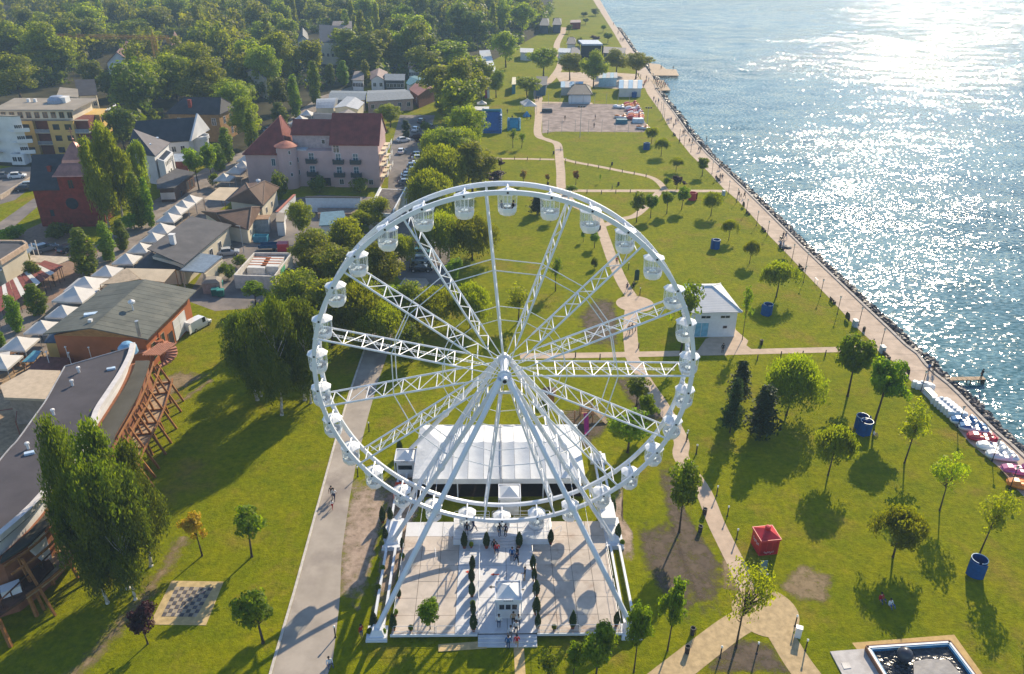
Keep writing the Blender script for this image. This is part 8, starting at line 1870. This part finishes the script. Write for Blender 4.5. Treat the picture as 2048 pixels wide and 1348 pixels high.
# inflatables
def inflatable(label,k,bx,by,w,d_,h,m):
    p=W(k,bx,by);t=thing('inflatable_castle',label,'bouncy castle',p,'blue inflatables on the lawn');g=MB();n=10;r_=.55
    g.obox((p.x,p.y+d_/2,0),(w,d_,.6));mk('base',g,m,t)
    for i in range(7):
        z=.6+(h-.6)*i/7;g=MB();hh=(h-.6)/7*.58;g.tube((p.x-w/2+.4,p.y+d_-.8,z+hh),(p.x+w/2-.4,p.y+d_-.8,z+hh),hh,n=10);mk('back_tube',g,m if i<6 else mat('inflatable_teal',(.02,.20,.28),.45),t)
    for s in(-1,1):
        for i in range(6):g=MB();z=.6+(h*.8-.6)*i/6;hh=(h*.8-.6)/6*.6;g.tube((p.x+s*(w/2-.4),p.y+.3+.35*i,z+hh),(p.x+s*(w/2-.4),p.y+d_-.6,z+hh),hh,n=8);mk('side_tube',g,m,t)
        g=MB();g.lathe((p.x+s*(w/2-.4),p.y+d_-.8,0),[(.45,0),(.5,h*.8),(.38,h*.98),(.0001,h*1.08)],10);mk('tower',g,mat('inflatable_sky',(.30,.48,.60),.45),t)
    g=MB();a,b=Vector((p.x,p.y+.2,.7)),Vector((p.x,p.y+d_-1.4,h*.86));g.beam(a,b,w-1.4,.25,up=(0,-1,1));mk('slide',g,m,t)
ib=mat('inflatable_blue',(.010,.10,.30),.45,.4,var=.15)
inflatable('large blue inflatable slide on the lawn',12,175,395,6.3,6.0,6.2,ib);inflatable('smaller turquoise inflatable beside the large one',12,358,372,4.2,4.0,3.2,mat('inflatable_aqua',(.03,.26,.36),.45))
p=W(12,95,275);t=thing('food_stand','dark red food stand with a white roof behind the large inflatable','stand',p);g=MB();g.obox((p.x,p.y+1.5,0),(4.2,3.0,2.8));mk('wall',g,mat('stand_red',(.14,.03,.04),.6),t);g=MB();g.slab([(p.x-2.4,p.y-.4,2.9),(p.x+2.4,p.y-.4,2.9),(p.x+2.4,p.y+3.3,3.3),(p.x-2.4,p.y+3.3,3.3)],.14);mk('roof',g,offw,t)
for k,x,y,s,l in((29,770,1010,1,'white pagoda tent at the top of the main path'),(29,800,1030,1,'white pagoda tent right beside the first one'),(29,160,1000,2,'small white tent by the red fronts'),(29,95,850,2,'small white parasol tent by the red fronts')):
    p=W(k,x,y,2.2);dup((CA,CA,CC)[s],(p.x,p.y,.005),rnd.uniform(0,.5),l,'tent',None,name='pagoda_tent',scale=(1.1,1.1,1.15)if s==1 else None)
p=W(29,765,1165);t=thing('play_tent','small blue play tent on the lawn by the inflatables','tent',p);g=MB();g.obox((p.x,p.y,0),(2.4,2.0,1.7),.3,top=.15);mk('cloth',g,mat('play_blue',(.06,.25,.45),.6),t)
for x,l in((215,'left'),(245,'right')):
    p=W(29,x,900);g=MB();g.obox((p.x,p.y,0),(.9,5,3.2),R(4));solo('red_screen',g,mat('screen_red',(.30,.04,.06),.6)if x<240 else canv,l+' one of two tall narrow screens at the tree shadow','screen',p,'tall narrow screens')
# sand court: floodlights, nets, parked boats
def flood(p,h,label):
    t=thing('floodlight_mast',label,'floodlight',p,'floodlight masts round the sand court');g=MB();g.tube(p,p+Vector((0,0,h)),.09,.06,n=8);mk('mast',g,MATS['lamp_grey'],t);g=MB();g.beam(p+Vector((-1,0,h)),p+Vector((1,0,h)),.12,.12);mk('crossbar',g,dark,t)
    for s in(-.8,0,.8):g=MB();g.obox((p.x+s,p.y-.15,h+.06),(.5,.35,.4));mk('lamp_head',g,dark,t)
for k,x,y,ty,l in((12,897,430,182,'at the near edge of the sand court'),(12,1447,320,190,'at the right of the sand court boats'),(32,305,400,90,'on the promenade edge')):p=W(k,x,y);flood(p,zof(p,px(k,x,ty)[1]),'tall floodlight mast '+l)
for i,(x0_,x1_,y)in enumerate(((640,1400,388),(640,1300,160))):
    for j in range(8):
        p=W(12,x0_+(x1_-x0_)*j/7,y);g=MB();g.tube(p,p+Vector((0,0,4.0)),.05,n=6);solo('net_post',g,MATS['lamp_grey'],('net post along the near edge of the sand court' if i==0 else 'net post along the far edge of the sand court'),'post',p,('near' if i==0 else 'far')+' net posts of the sand court')
cols2=[('boat_red2',(.50,.05,.04)),('boat_orange2',(.70,.24,.05)),('boat_white2',(.70,.70,.72)),('boat_maroon',(.32,.03,.07)),('boat_white2',(.70,.70,.72)),('boat_orange2',(.70,.24,.05)),('boat_red2',(.50,.05,.04))]
for i,(x,y)in enumerate([(1315,160),(1320,176),(1330,196),(1345,216),(1350,236),(1352,254),(1350,270)]):
    m_=mat(*cols2[i][:1],cols2[i][1],.4,.4);p=W(12,x,y+12);dup(pb,(p.x,p.y,.01),R(180)+rnd.uniform(-.1,.1),['farthest red','orange','white topped','maroon','second white topped','second orange','nearest red'][i]+' pedal boat stored on the sand court','pedal boat','pedal boats stored on the sand court',(1.5,1.5,1.5),'pedal_boat',{'boat_colour':m_,'boat_white':m_})
for i,(x,y,c_,l)in enumerate([(1240,305,(.03,.15,.20),'teal covered crate before the stored boats'),(1375,298,(.45,.55,.62),'pale blue covered crate before the stored boats')]):
    p=W(12,x,y+12);g=MB();g.obox((p.x,p.y+1,0),(3.8,2.4,1.3),0,top=.9);solo('covered_crate',g,mat('crate_cover%d'%i,c_,.6),l,'crate',p)
for x,y,cn,l in((1230,270,'orange','orange boat left of the stored boats'),(1215,188,'white','white boat at the far left of the stored boats'),(1410,358,'orange','orange boat at the right corner of the court')):
    p=W(12,x,y);dup(pb,(p.x,p.y,.01),R(160),l,'pedal boat',None,(1.2,1.2,1.1),'pedal_boat',{'boat_colour':mat('boat_'+cn,cols[cn],.35)})
p=W(12,630,225);g=MB();g.obox((p.x,p.y+.8,0),(3.6,1.8,.9));g.obox((p.x,p.y+.8,.9),(3.2,1.4,.3));solo('dark_bench_box',g,mat('dark_box',(.05,.06,.08),.6),'dark low box on the left side of the sand court','box',p)

# ================================================================ cars
LINK[0]=False
carp=mat('car_paint',(.4,.42,.45),.25,.5,var=.03,coat=.6);cargl=mat('car_glass',(.015,.018,.022),.06,.6);lightm=mat('head_lamp',(.75,.76,.78),.15,.6);tailm=mat('tail_lamp',(.35,.01,.01),.3);rimm=mat('wheel_rim',(.45,.45,.47),.35,.5,.5)
def car_proto(name,secs,cab,L=4.3,wheels=(-1.32,1.32),wr=.31):
    r=P0(name);n=8;body=MB();gl=MB();vs=[]
    for x,zb,zl,zt,hw,ht_ in secs:vs+=[(x,-hw*.94,zb),(x,-hw,(zb+zl)/2),(x,-hw*.97,zl),(x,-ht_,zt),(x,ht_,zt),(x,hw*.97,zl),(x,hw,(zb+zl)/2),(x,hw*.94,zb)]
    bf,gf=[],[]
    for i in range(len(secs)-1):
        for j in range(n):
            f=(i*n+j,(i+1)*n+j,(i+1)*n+(j+1)%n,i*n+(j+1)%n)
            side=j in(2,4)and i in cab[0];slope=j==3 and i in cab[1]
            (gf if(side or slope)else bf).append(f)
    bf+=[tuple(range(n)),tuple(range((len(secs)-1)*n+n-1,(len(secs)-1)*n-1,-1))]
    body.add(vs,bf);gl.add(vs,gf)
    b=mk('body',body,carp,r);mk('window_glass',gl,cargl,r)
    hw=secs[3][4]
    for x in wheels:
        for s in(-1,1):
            g=MB();g.tube((x,s*(hw-.19),wr),(x,s*(hw+.015),wr),wr,n=14);o=mk('wheel',g,rubber,r);g=MB();g.tube((x,s*(hw+.012),wr),(x,s*(hw+.03),wr),wr*.62,n=10);mk('rim',g,rimm,o)
    f,k=secs[-2],secs[1]
    for s in(-1,1):
        g=MB();g.obox((secs[-1][0]-.10,s*f[4]*.72,f[2]-.16),(.22,.36,.13));mk('headlight',g,lightm,r);g=MB();g.obox((secs[0][0]+.06,s*k[4]*.8,k[2]-.14),(.16,.24,.16));mk('taillight',g,tailm,r)
        g=MB();xm=secs[cab[1][-1]+1][0]-.35 if cab[1]else.8;g.obox((xm,s*(hw+.10),secs[4][2]),(.14,.18,.12));mk('mirror',g,carp,r)
    return r
hatch=car_proto('parked_car',[(-2.1,.38,.62,.66,.72,.6),(-2.0,.24,.86,.92,.84,.66),(-1.75,.2,.93,1.02,.87,.66),(-1.25,.2,.94,1.43,.88,.62),(.05,.2,.92,1.46,.89,.63),(.5,.2,.91,1.38,.89,.62),(1.2,.2,.88,.94,.88,.72),(1.85,.22,.74,.80,.84,.68),(2.1,.36,.54,.58,.7,.6)],((3,4),(2,5)))
suv=car_proto('parked_car',[(-2.25,.42,.7,.74,.78,.65),(-2.15,.28,1.0,1.1,.9,.72),(-1.95,.26,1.08,1.2,.92,.72),(-1.7,.26,1.09,1.66,.93,.68),(.1,.26,1.07,1.7,.94,.69),(.6,.26,1.05,1.6,.94,.68),(1.2,.26,1.0,1.08,.93,.78),(2.0,.28,.9,.96,.9,.74),(2.25,.42,.62,.68,.76,.66)],((3,4),(2,5)),wheels=(-1.4,1.4),wr=.36)
vanp=car_proto('parked_van',[(-2.6,.4,1.1,1.9,.86,.76),(-2.5,.26,1.15,2.05,.95,.82),(-1.2,.24,1.15,2.1,.97,.84),(.3,.24,1.15,2.1,.97,.84),(1.1,.24,1.12,2.02,.97,.82),(1.75,.24,1.05,1.2,.96,.84),(2.4,.26,.88,.95,.92,.8),(2.6,.42,.6,.66,.8,.7)],((3,),(4,)),L=5.2,wheels=(-1.6,1.75),wr=.35)
LINK[0]=True
PAINT={'silver':(.42,.44,.47),'white':(.72,.73,.74),'dark':(.02,.022,.03),'blue':(.02,.07,.18),'grey':(.15,.16,.18),'teal':(.05,.16,.20),'pale':(.40,.50,.58)}
def car(k,x,y,kind,col_,rz,label):
    p=W(k,x,y);cm_=mat('paint_'+col_,PAINT[col_],.25,.5,var=.03,coat=.6)
    dup({'h':hatch,'s':suv,'v':vanp}[kind],(p.x,p.y,.012),rz,label,'van' if kind=='v' else 'car','parked cars',name='parked_van' if kind=='v' else 'parked_car',colors={'car_paint':cm_})
for row in[(14,1285,690,'h','grey',.05,'farthest of four cars parked by the white banner'),(14,1240,765,'h','teal',.05,'second farthest of four cars parked by the white banner'),(14,1250,840,'h','pale',.05,'pale car, third of four by the white banner'),(14,1240,930,'s','dark',.03,'dark estate car nearest of four by the white banner'),
 (23,1895,560,'h','dark',.1,'dark car at the upper end of the row beside the hotel'),(23,1905,600,'h','silver',.1,'silver car, second in the row beside the hotel'),(23,1885,672,'h','white',.1,'white car in the middle of the row beside the hotel'),(23,1860,705,'s','grey',.1,'grey car below the white one beside the hotel'),(23,1850,745,'h','silver',.1,'silver car below the grey one beside the hotel'),
 (23,1785,805,'h','pale',.1,'pale car in the lower part of the row beside the hotel'),(23,1780,845,'h','dark',.1,'dark car in the lower part of the row beside the hotel'),(23,1755,890,'h','grey',.1,'nearest car of the row beside the hotel'),(23,1695,515,'h','white',1.5,'white car standing alone right of the hotel balconies'),
 (23,1868,250,'h','white',1.4,'white car behind the clipped conifer'),(23,1935,150,'h','dark',1.4,'dark car under the trees behind the hotel'),(26,1590,885,'h','grey',.3,'grey car under the tree by the purple foliage'),(26,1275,1030,'h','white',.5,'white car behind the hotel terrace'),
 (24,1800,505,'v','white',1.35,'white van in the yard below the blue shed'),(24,1680,470,'h','white',1.35,'white car left of the van by the blue shed'),(24,435,725,'h','silver',.3,'silver car behind the carport'),(24,1065,960,'h','dark',1.2,'dark car against the right wall of the store'),
 (21,50,1335,'h','grey',.35,'grey car at the left edge of the car park by the white apartments'),(21,240,1335,'h','white',.35,'white car in the car park by the white apartments'),(1,175,1095,'h','pale',.3,'pale car beside the church, upper one'),(1,150,1115,'h','dark',.3,'dark car beside the church, lower one'),
 (3,205,240,'h','dark',1.0,'dark car left below the hedge of the church'),(3,272,240,'s','grey',.9,'grey car in the middle below the hedge of the church'),(3,400,240,'h','dark',1.2,'dark car right below the hedge of the church'),(3,25,915,'s','silver',1.0,'silver car half under the white awning'),
 (1,1580,770,'h','blue',.9,'blue car on the market street'),(1,1705,745,'h','silver',.9,'silver car at the far end of the market street'),(1,1800,490,'h','grey',.3,'grey car under the trees near the poplars'),(1,1850,480,'h','white',.4,'white car under the trees near the poplars')]:car(*row)
vp=W(3,1165,690);v_=dup(vanp,(vp.x,vp.y,.012),R(64),'white delivery van with open rear doors by the orange wall','van','parked cars',name='parked_van',scale=(.84,.84,.9),colors={'car_paint':mat('paint_white',PAINT['white'],.25,.5,var=.03,coat=.6)})
for s in(-1,1):g=MB();g.beam((-2.62,s*.95,1.2),(-3.4,s*1.25,1.2),.05,1.6);o=bpy.data.objects.new('rear_door',mesh_of(g,'rear_door',MATS['paint_white']));reg(o,v_)
p=W(3,1485,745);g=MB();hull(g,3.2,1.3,.6);o=solo('covered_boat',g,mat('boat_cover',(.30,.45,.60),.5),'pale blue covered dinghy on the grass beside the cypresses','boat',(0,0,0));o.location=(p.x,p.y,.02);o.rotation_euler=(0,0,1.0)

# ================================================================ people
skin_m=mat('skin',(.42,.25,.17),.6,.3,var=.05);hairm=mat('hair_dark',(.03,.02,.015),.6);shirtm=mat('shirt',(.3,.3,.3),.8);trousm=mat('trousers',(.05,.06,.09),.8);shoem=mat('shoes',(.03,.03,.03),.6)
def person_mesh(nm,J,E,lying=None):
    """J: joint -> (pos, radius); one continuous skinned surface"""
    me=bpy.data.meshes.new(nm);keys=list(J);idx={k:i for i,k in enumerate(keys)}
    me.from_pydata([J[k][0]for k in keys],[(idx[a],idx[b])for a,b in E],[]);ob=bpy.data.objects.new(nm,me);COL.objects.link(ob)
    md=ob.modifiers.new('skin','SKIN');md.use_smooth_shade=True
    for i,k in enumerate(keys):me.skin_vertices[0].data[i].radius=(J[k][1],J[k][1]*(.72 if k in('pelvis','waist','chest')else 1));me.skin_vertices[0].data[i].use_root=(k=='pelvis')
    ob.modifiers.new('sub','SUBSURF').levels=1
    dg=bpy.context.evaluated_depsgraph_get();res=bpy.data.meshes.new_from_object(ob.evaluated_get(dg));bpy.data.objects.remove(ob)
    for m_ in(skin_m,shirtm,trousm,shoem):res.materials.append(m_)
    P_=np.array([J[k][0]for k in keys]);part={'head':0,'neck':0,'crown':0,'hand':0,'elbow':1,'shoulder':1,'chest':1,'waist':1,'pelvis':2,'hip':2,'knee':2,'ankle':2,'toe':3,'nose':0,'finger':0,'thumb':0}
    kp=[part[k.split('_')[0]]for k in keys]
    for pl in res.polygons:pl.material_index=kp[int(np.argmin(((P_-np.array(pl.center))**2).sum(1)))];pl.use_smooth=True
    return res
def skeleton(hip=.92,ltoe=(.10,-.16,.05),lank=(.10,-.0,.08),lknee=(.10,-.02,.48),rtoe=(-.10,-.16,.05),rank=(-.10,0,.08),rknee=(-.10,-.02,.48),lhand=(.26,-.04,.80),lelb=(.27,.03,1.10),rhand=(-.26,-.04,.80),relb=(-.27,.03,1.10),lean=0.0,dz=0.0):
    def t(p):return(p[0],p[1]-lean*(p[2]-hip)if p[2]>hip else p[1],p[2])
    up=hip-.92
    def u(p):return t((p[0],p[1],p[2]+up))
    J={'pelvis':((0,0,hip),.135),'waist':(u((0,0,1.08)),.125),'chest':(u((0,.01,1.30)),.15),'neck':(u((0,.01,1.50)),.055),'head':(u((0,-.01,1.62)),.092),'crown':(u((0,0,1.72)),.07),'nose_a':(u((0,-.10,1.61)),.02)}
    for s,n_,hd,el,kn,an,to in((1,'l',lhand,lelb,lknee,lank,ltoe),(-1,'r',rhand,relb,rknee,rank,rtoe)):
        J['shoulder_'+n_]=(u((s*.19,.01,1.42)),.062);J['elbow_'+n_]=(u(el),.045);J['hand_'+n_]=(u(hd),.036);J['finger_'+n_]=(u((hd[0],hd[1]-.06,hd[2]-.10)),.022);J['thumb_'+n_]=(u((hd[0]-s*.05,hd[1]-.05,hd[2]-.03)),.014)
        J['hip_'+n_]=((s*.10,0,hip-.06),.095);J['knee_'+n_]=(kn,.062);J['ankle_'+n_]=(an,.042);J['toe_'+n_]=(to,.038)
    E=[('pelvis','waist'),('waist','chest'),('chest','neck'),('neck','head'),('head','crown'),('head','nose_a')]
    for n_ in 'lr':E+=[('chest','shoulder_'+n_),('shoulder_'+n_,'elbow_'+n_),('elbow_'+n_,'hand_'+n_),('hand_'+n_,'finger_'+n_),('hand_'+n_,'thumb_'+n_),('pelvis','hip_'+n_),('hip_'+n_,'knee_'+n_),('knee_'+n_,'ankle_'+n_),('ankle_'+n_,'toe_'+n_)]
    return J,E
POSES={'stand':skeleton(),'hold':skeleton(lhand=(.14,-.34,1.12),lelb=(.26,-.06,1.10),rhand=(-.24,-.02,.80)),'walk':skeleton(.90,(.10,-.48,.05),(.10,-.34,.09),(.10,-.24,.50),(-.10,.28,.05),(-.10,.40,.14),(-.10,.10,.48),(.26,.20,.86),(.27,.10,1.12),(-.26,-.26,.88),(-.27,-.02,1.10),.05),
         'run':skeleton(.90,(.10,-.58,.16),(.10,-.44,.18),(.10,-.38,.56),(-.10,.46,.20),(-.10,.55,.32),(-.10,.12,.50),(.22,.12,1.10),(.27,.22,1.14),(-.20,-.30,1.18),(-.27,-.04,1.10),.15),
         'push':skeleton(.90,(.10,-.42,.05),(.10,-.28,.09),(.10,-.20,.50),(-.10,.22,.05),(-.10,.34,.12),(-.10,.08,.48),(.18,-.46,1.06),(.26,-.12,1.08),(-.18,-.46,1.06),(-.26,-.12,1.08),.12),
         'sit':skeleton(.16,(.22,-.62,.06),(.20,-.50,.08),(.20,-.34,.42),(-.22,-.62,.06),(-.20,-.50,.08),(-.20,-.34,.42),(.24,-.26,.98),(.28,-.04,1.12),(-.24,-.26,.98),(-.28,-.04,1.12),-.10),
         'bench':skeleton(.52,(.14,-.56,.05),(.14,-.44,.08),(.14,-.44,.50),(-.14,-.56,.05),(-.14,-.44,.08),(-.14,-.44,.50),(.16,-.30,.98),(.27,-.04,1.08),(-.16,-.30,.98),(-.27,-.04,1.08),-.04)}
PM={}
for k,(J,E)in POSES.items():
    g=MB();hd=J['head'][0];prof=[(max(.0002,.112*math.sin(math.pi*i/8)),-.112*math.cos(math.pi*i/8))for i in range(2,9)]
    g.lathe((hd[0],hd[1]+.018,hd[2]+.035),prof,12);PM[k]=(person_mesh('person',J,E),mesh_of(g,'hair',hairm,smooth=True))
def cloth(c):n='cloth_%d_%d_%d'%tuple(int(v*100)for v in c);return mat(n,c,.85,.15,var=.08)
RED,NAVY,BLK,WHT,BLU,GRY,TAN,GRN,PNK,DEN=(.45,.02,.03),(.02,.03,.08),(.015,.015,.018),(.72,.72,.72),(.03,.12,.30),(.18,.18,.19),(.42,.30,.18),(.20,.40,.06),(.50,.15,.18),(.05,.08,.16)
def person(p,pose,rz,shirt,trous,label,group=None,s=1.0):
    me,hm=PM[pose];o=bpy.data.objects.new('person',me);o.location=p;o.rotation_euler=(0,0,rz);o.scale=(s,s,s);reg(o);tag(o,label,'person',group)
    for i,c in((1,shirt),(2,trous)):o.material_slots[i].link='OBJECT';o.material_slots[i].material=cloth(c)
    h=bpy.data.objects.new('hair',hm);reg(h,o);return o
for k,x,y,z,pose,rz,a,b,l in[
 (16,1460,890,1.34,'stand',0,BLK,NAVY,'person in black standing on the left boarding stage'),(16,1550,838,1.34,'walk',1.6,NAVY,DEN,'person in navy stepping along the left boarding stage'),(16,1905,900,1.34,'hold',.6,BLK,DEN,'person in black beside the central boarding steps'),(16,1985,905,1.34,'stand',-.6,NAVY,BLK,'person in navy on the central boarding stage'),
 (16,1870,1165,.61,'walk',0,RED,DEN,'person in red below the boarding steps'),(16,1830,1110,.61,'walk',0,BLK,BLK,'person in black beside the one in red'),(17,840,208,.61,'stand',0,BLU,NAVY,'person in blue standing in the aisle'),(17,885,240,.61,'walk',.4,NAVY,BLK,'person in navy walking in the aisle'),(17,895,195,.61,'stand',2,BLK,BLK,'person in black behind the one in blue'),
 (17,970,410,.61,'hold',-1.4,BLK,TAN,'person in black top and bare legs reaching over the railing'),(17,705,900,.61,'stand',3.1,WHT,DEN,'person in a white shirt left of the front booth queue'),(17,820,790,.61,'stand',3.1,GRY,BLK,'person in grey at the booth window'),(17,850,775,.61,'hold',2.6,GRN,TAN,'person in light green at the booth window'),(17,852,870,.61,'stand',3.1,TAN,BLK,'person in tan in the queue'),
 (17,905,890,.61,'walk',0,WHT,DEN,'person in a white top right of the queue'),(17,880,960,.45,'stand',3,WHT,NAVY,'person in white on the top step'),(17,825,1010,.28,'walk',3,WHT,GRY,'person in white on the steps'),(17,800,1115,.0,'stand',3.1,BLU,DEN,'person in bright blue at the foot of the steps'),(17,888,1105,.02,'walk',3.1,RED,TAN,'person in red at the foot of the steps'),
 (4,1790,390,.015,'walk',0,BLK,GRY,'person in black walking on the service road'),(4,1803,402,.015,'walk',0,WHT,NAVY,'person in white walking on the service road'),(4,1792,450,.015,'walk',0,WHT,RED,'child in red trousers walking on the service road'),(6,100,1300,.015,'sit',.5,WHT,DEN,'person in white sitting at the roadside, lower left'),(6,265,1160,0,'stand',1,RED,DEN,'person in red standing left of the deck'),
 (13,220,905,.02,'walk',0,NAVY,DEN,'left person of the couple above the round paving'),(13,270,900,.02,'walk',0,BLK,BLK,'right person of the couple above the round paving'),(13,135,690,.02,'walk',3,RED,BLK,'person in dark red on the path inside the wheel'),(13,232,1255,.02,'walk',0,BLK,DEN,'left person of the couple below the round paving'),(13,258,1245,.02,'walk',0,NAVY,BLK,'right person of the couple below the round paving'),(7,390,555,.03,'stand',0,BLK,BLK,'person in black in the shade of the white pavilion'),
 (33,525,375,.03,'walk',.4,BLK,DEN,'left of three people walking near the thin path junction'),(33,555,388,.03,'walk',.4,TAN,GRY,'child in tan between two people on the promenade'),(33,602,385,.03,'walk',.4,BLK,BLK,'right of three people walking near the thin path junction'),(33,1125,945,.03,'push',.4,BLK,NAVY,'person in black walking with a pushchair'),(33,1165,940,.03,'walk',.4,GRY,BLU,'person in blue beside the pushchair'),
 (33,1095,1060,.03,'bench',-1.2,BLU,DEN,'person in blue sitting on the promenade bench'),(33,1130,1065,.03,'bench',-1.2,WHT,DEN,'person in white sitting on the promenade bench'),(34,990,1065,.03,'run',-1.4,NAVY,BLK,'runner in dark clothes by the promenade tree'),(35,735,312,.03,'stand',.4,BLU,DEN,'left person of the pair above the white floats'),(35,800,305,.03,'stand',.2,BLK,BLK,'right person of the pair above the white floats'),(35,1455,398,.105,'hold',-1.5,BLK,BLK,'angler standing at the end of the wooden pier'),
 (32,905,705,-.78,'stand',-1.5,BLK,BLK,'person standing in the shallow water off the jetty'),(12,775,292,.01,'stand',.5,BLK,TAN,'left player on the sand court'),(12,1012,352,.01,'hold',3,BLK,BLK,'right player on the sand court'),(12,1022,282,.01,'stand',2,NAVY,TAN,'farther player on the sand court'),
 (8,1360,800,.0,'sit',.3,WHT,BLU,'person in white sitting under the bushy willow'),(8,1312,772,.0,'sit',.3,RED,DEN,'person in dark red sitting under the bushy willow'),(8,680,640,.0,'sit',1.2,RED,DEN,'person in red sitting before the red kiosk'),(7,1205,1000,.0,'sit',1,WHT,GRY,'person in white sitting behind the blue cabin pair'),
 (31,875,860,.1,'stand',0,BLK,BLK,'person at the near root of the far pier'),(31,970,945,.1,'stand',0,BLK,BLK,'person in the middle of the far pier'),(31,1135,950,.1,'stand',0,BLK,BLK,'person at the far end of the far pier'),
 (12,540,125,.01,'walk',0,BLK,BLK,'left person at the top of the main path'),(12,557,128,.01,'walk',0,NAVY,BLK,'right person at the top of the main path'),(12,305,235,.0,'stand',0,BLK,DEN,'person behind the large inflatable'),(12,345,290,.0,'stand',0,BLK,BLK,'person right of the large inflatable'),(12,465,285,.0,'stand',0,BLU,BLK,'person before the small play tent'),(12,495,280,.0,'stand',0,NAVY,BLK,'person right of the small play tent'),
 (3,240,760,.01,'walk',1,BLK,BLK,'person in black walking past the restaurant corner'),(3,895,650+480,.0,'stand',0,GRY,BLK,'person under the timber side of the curved hall'),(1,1065,1150,.01,'walk',0,BLK,DEN,'person walking before the dark shop'),(1,1090,1110,.01,'stand',0,WHT,DEN,'person in white before the dark shop'),(25,520,500,.01,'stand',0,TAN,BLK,'person in tan under the striped awning'),(25,910,560,.01,'stand',1,WHT,BLK,'person in white beside the large canopies')]:
    p=W(k,x,y,z);person(p,pose,rz,a,b,l,None,.72 if l.startswith('child')else rnd.uniform(.96,1.05))
# two riders in the topmost cabin
tp=wl(RW_*math.cos(R(89.5)),0,HZ+RW_*math.sin(R(89.5)))
for s,l,c in((-1,'left of two riders sitting in the topmost cabin',NAVY),(1,'right of two riders sitting in the topmost cabin',BLK)):
    o=person(Vector((tp.x+s*.5,tp.y,tp.z-2.25)),'bench',-s*1.2,c,c,l,None,.85)
# walkers on the far promenade, too small to tell apart
wk=[(32,185,150),(250,185),(210,195),(390,450),(420,440),(365,455),(485,460),(515,450),(585,618),(608,600),(655,605),(670,735),(715,732),(755,722),(798,848),(826,840),(1078,1092),(1100,1085),(1090,1225),(1118,1235),(1030,1245),(455,520),(535,740),(740,40)]
for i,q in enumerate(wk[:-1]):
    x,y=q[-2:];p=W(32,x,y,.03);person(p,'walk' if i%3 else 'stand',rnd.choice([.3,3.4]),rnd.choice([BLK,NAVY,GRY,BLU,TAN]),rnd.choice([BLK,DEN,GRY]),'dark clothed walker on the farther promenade','walkers on the farther promenade',rnd.uniform(.95,1.05))
for x,y in[(380,460),(392,458),(320,340),(430,560),(445,565),(460,560),(410,560),(660,1050),(690,1070),(740,1160),(760,1140),(800,1110),(770,1090),(730,1200)]:
    p=W(31,x,y,.03);person(p,'stand',rnd.uniform(0,6),rnd.choice([BLK,NAVY,GRY,BLU,RED]),rnd.choice([BLK,DEN]),'tiny person on the crowded promenade near the far piers','people near the far piers',1.0)
for i in range(22):
    p=W(31,850+rnd.uniform(0,200),1105+4.5*(i)+rnd.uniform(0,10),.1);p=W(31,870+(i%6)*30+(i//6)*18,1110+(i//6)*32+rnd.uniform(-6,6),.1)
    person(p,'bench' if i%3 else 'stand',rnd.uniform(0,6),rnd.choice([BLK,NAVY,GRY,RED,TAN,WHT]),rnd.choice([BLK,DEN,GRY]),'tiny person among the seated crowd on the far pier','crowd on the seated pier',1.0)
# pushchair
p=W(33,1105,962);t=thing('pushchair','dark pushchair on the promenade beside the walking couple','pushchair',p)
g=MB();g.obox((p.x,p.y,.45),(.42,.7,.35),.4,top=.8);mk('seat',g,dark,t)
for dx in(-.2,.2):
    for dy in(-.3,.3):g=MB();g.tube((p.x+dx-.02,p.y+dy,.12),(p.x+dx+.02,p.y+dy,.12),.12,n=10);mk('wheel',g,rubber,t)
g=MB();g.tube((p.x-.18,p.y+.3,.2),(p.x-.18,p.y+.75,1.0),.02,n=5);g.tube((p.x+.18,p.y+.3,.2),(p.x+.18,p.y+.75,1.0),.02,n=5);g.tube((p.x-.18,p.y+.75,1.0),(p.x+.18,p.y+.75,1.0),.02,n=5);mk('handle',g,dark,t)

# ================================================================ haze over the far shore
hz=MB();hz.box((-4200,-420,-3.0),(5200,9200,66.0))
m=bpy.data.materials.new('haze');m.use_nodes=True;n=m.node_tree.nodes;n.remove(n['Principled BSDF'])
v=n.new('ShaderNodeVolumePrincipled');v.inputs['Color'].default_value=(.55,.78,1.0,1);v.inputs['Density'].default_value=.00030;v.inputs['Anisotropy'].default_value=.0
m.node_tree.links.new(v.outputs[0],n['Material Output'].inputs['Volume'])
o=mk('haze',hz,m);tag(o,'thin blue haze over the far wood and lake','haze',None,'stuff');o.display_type='WIRE'
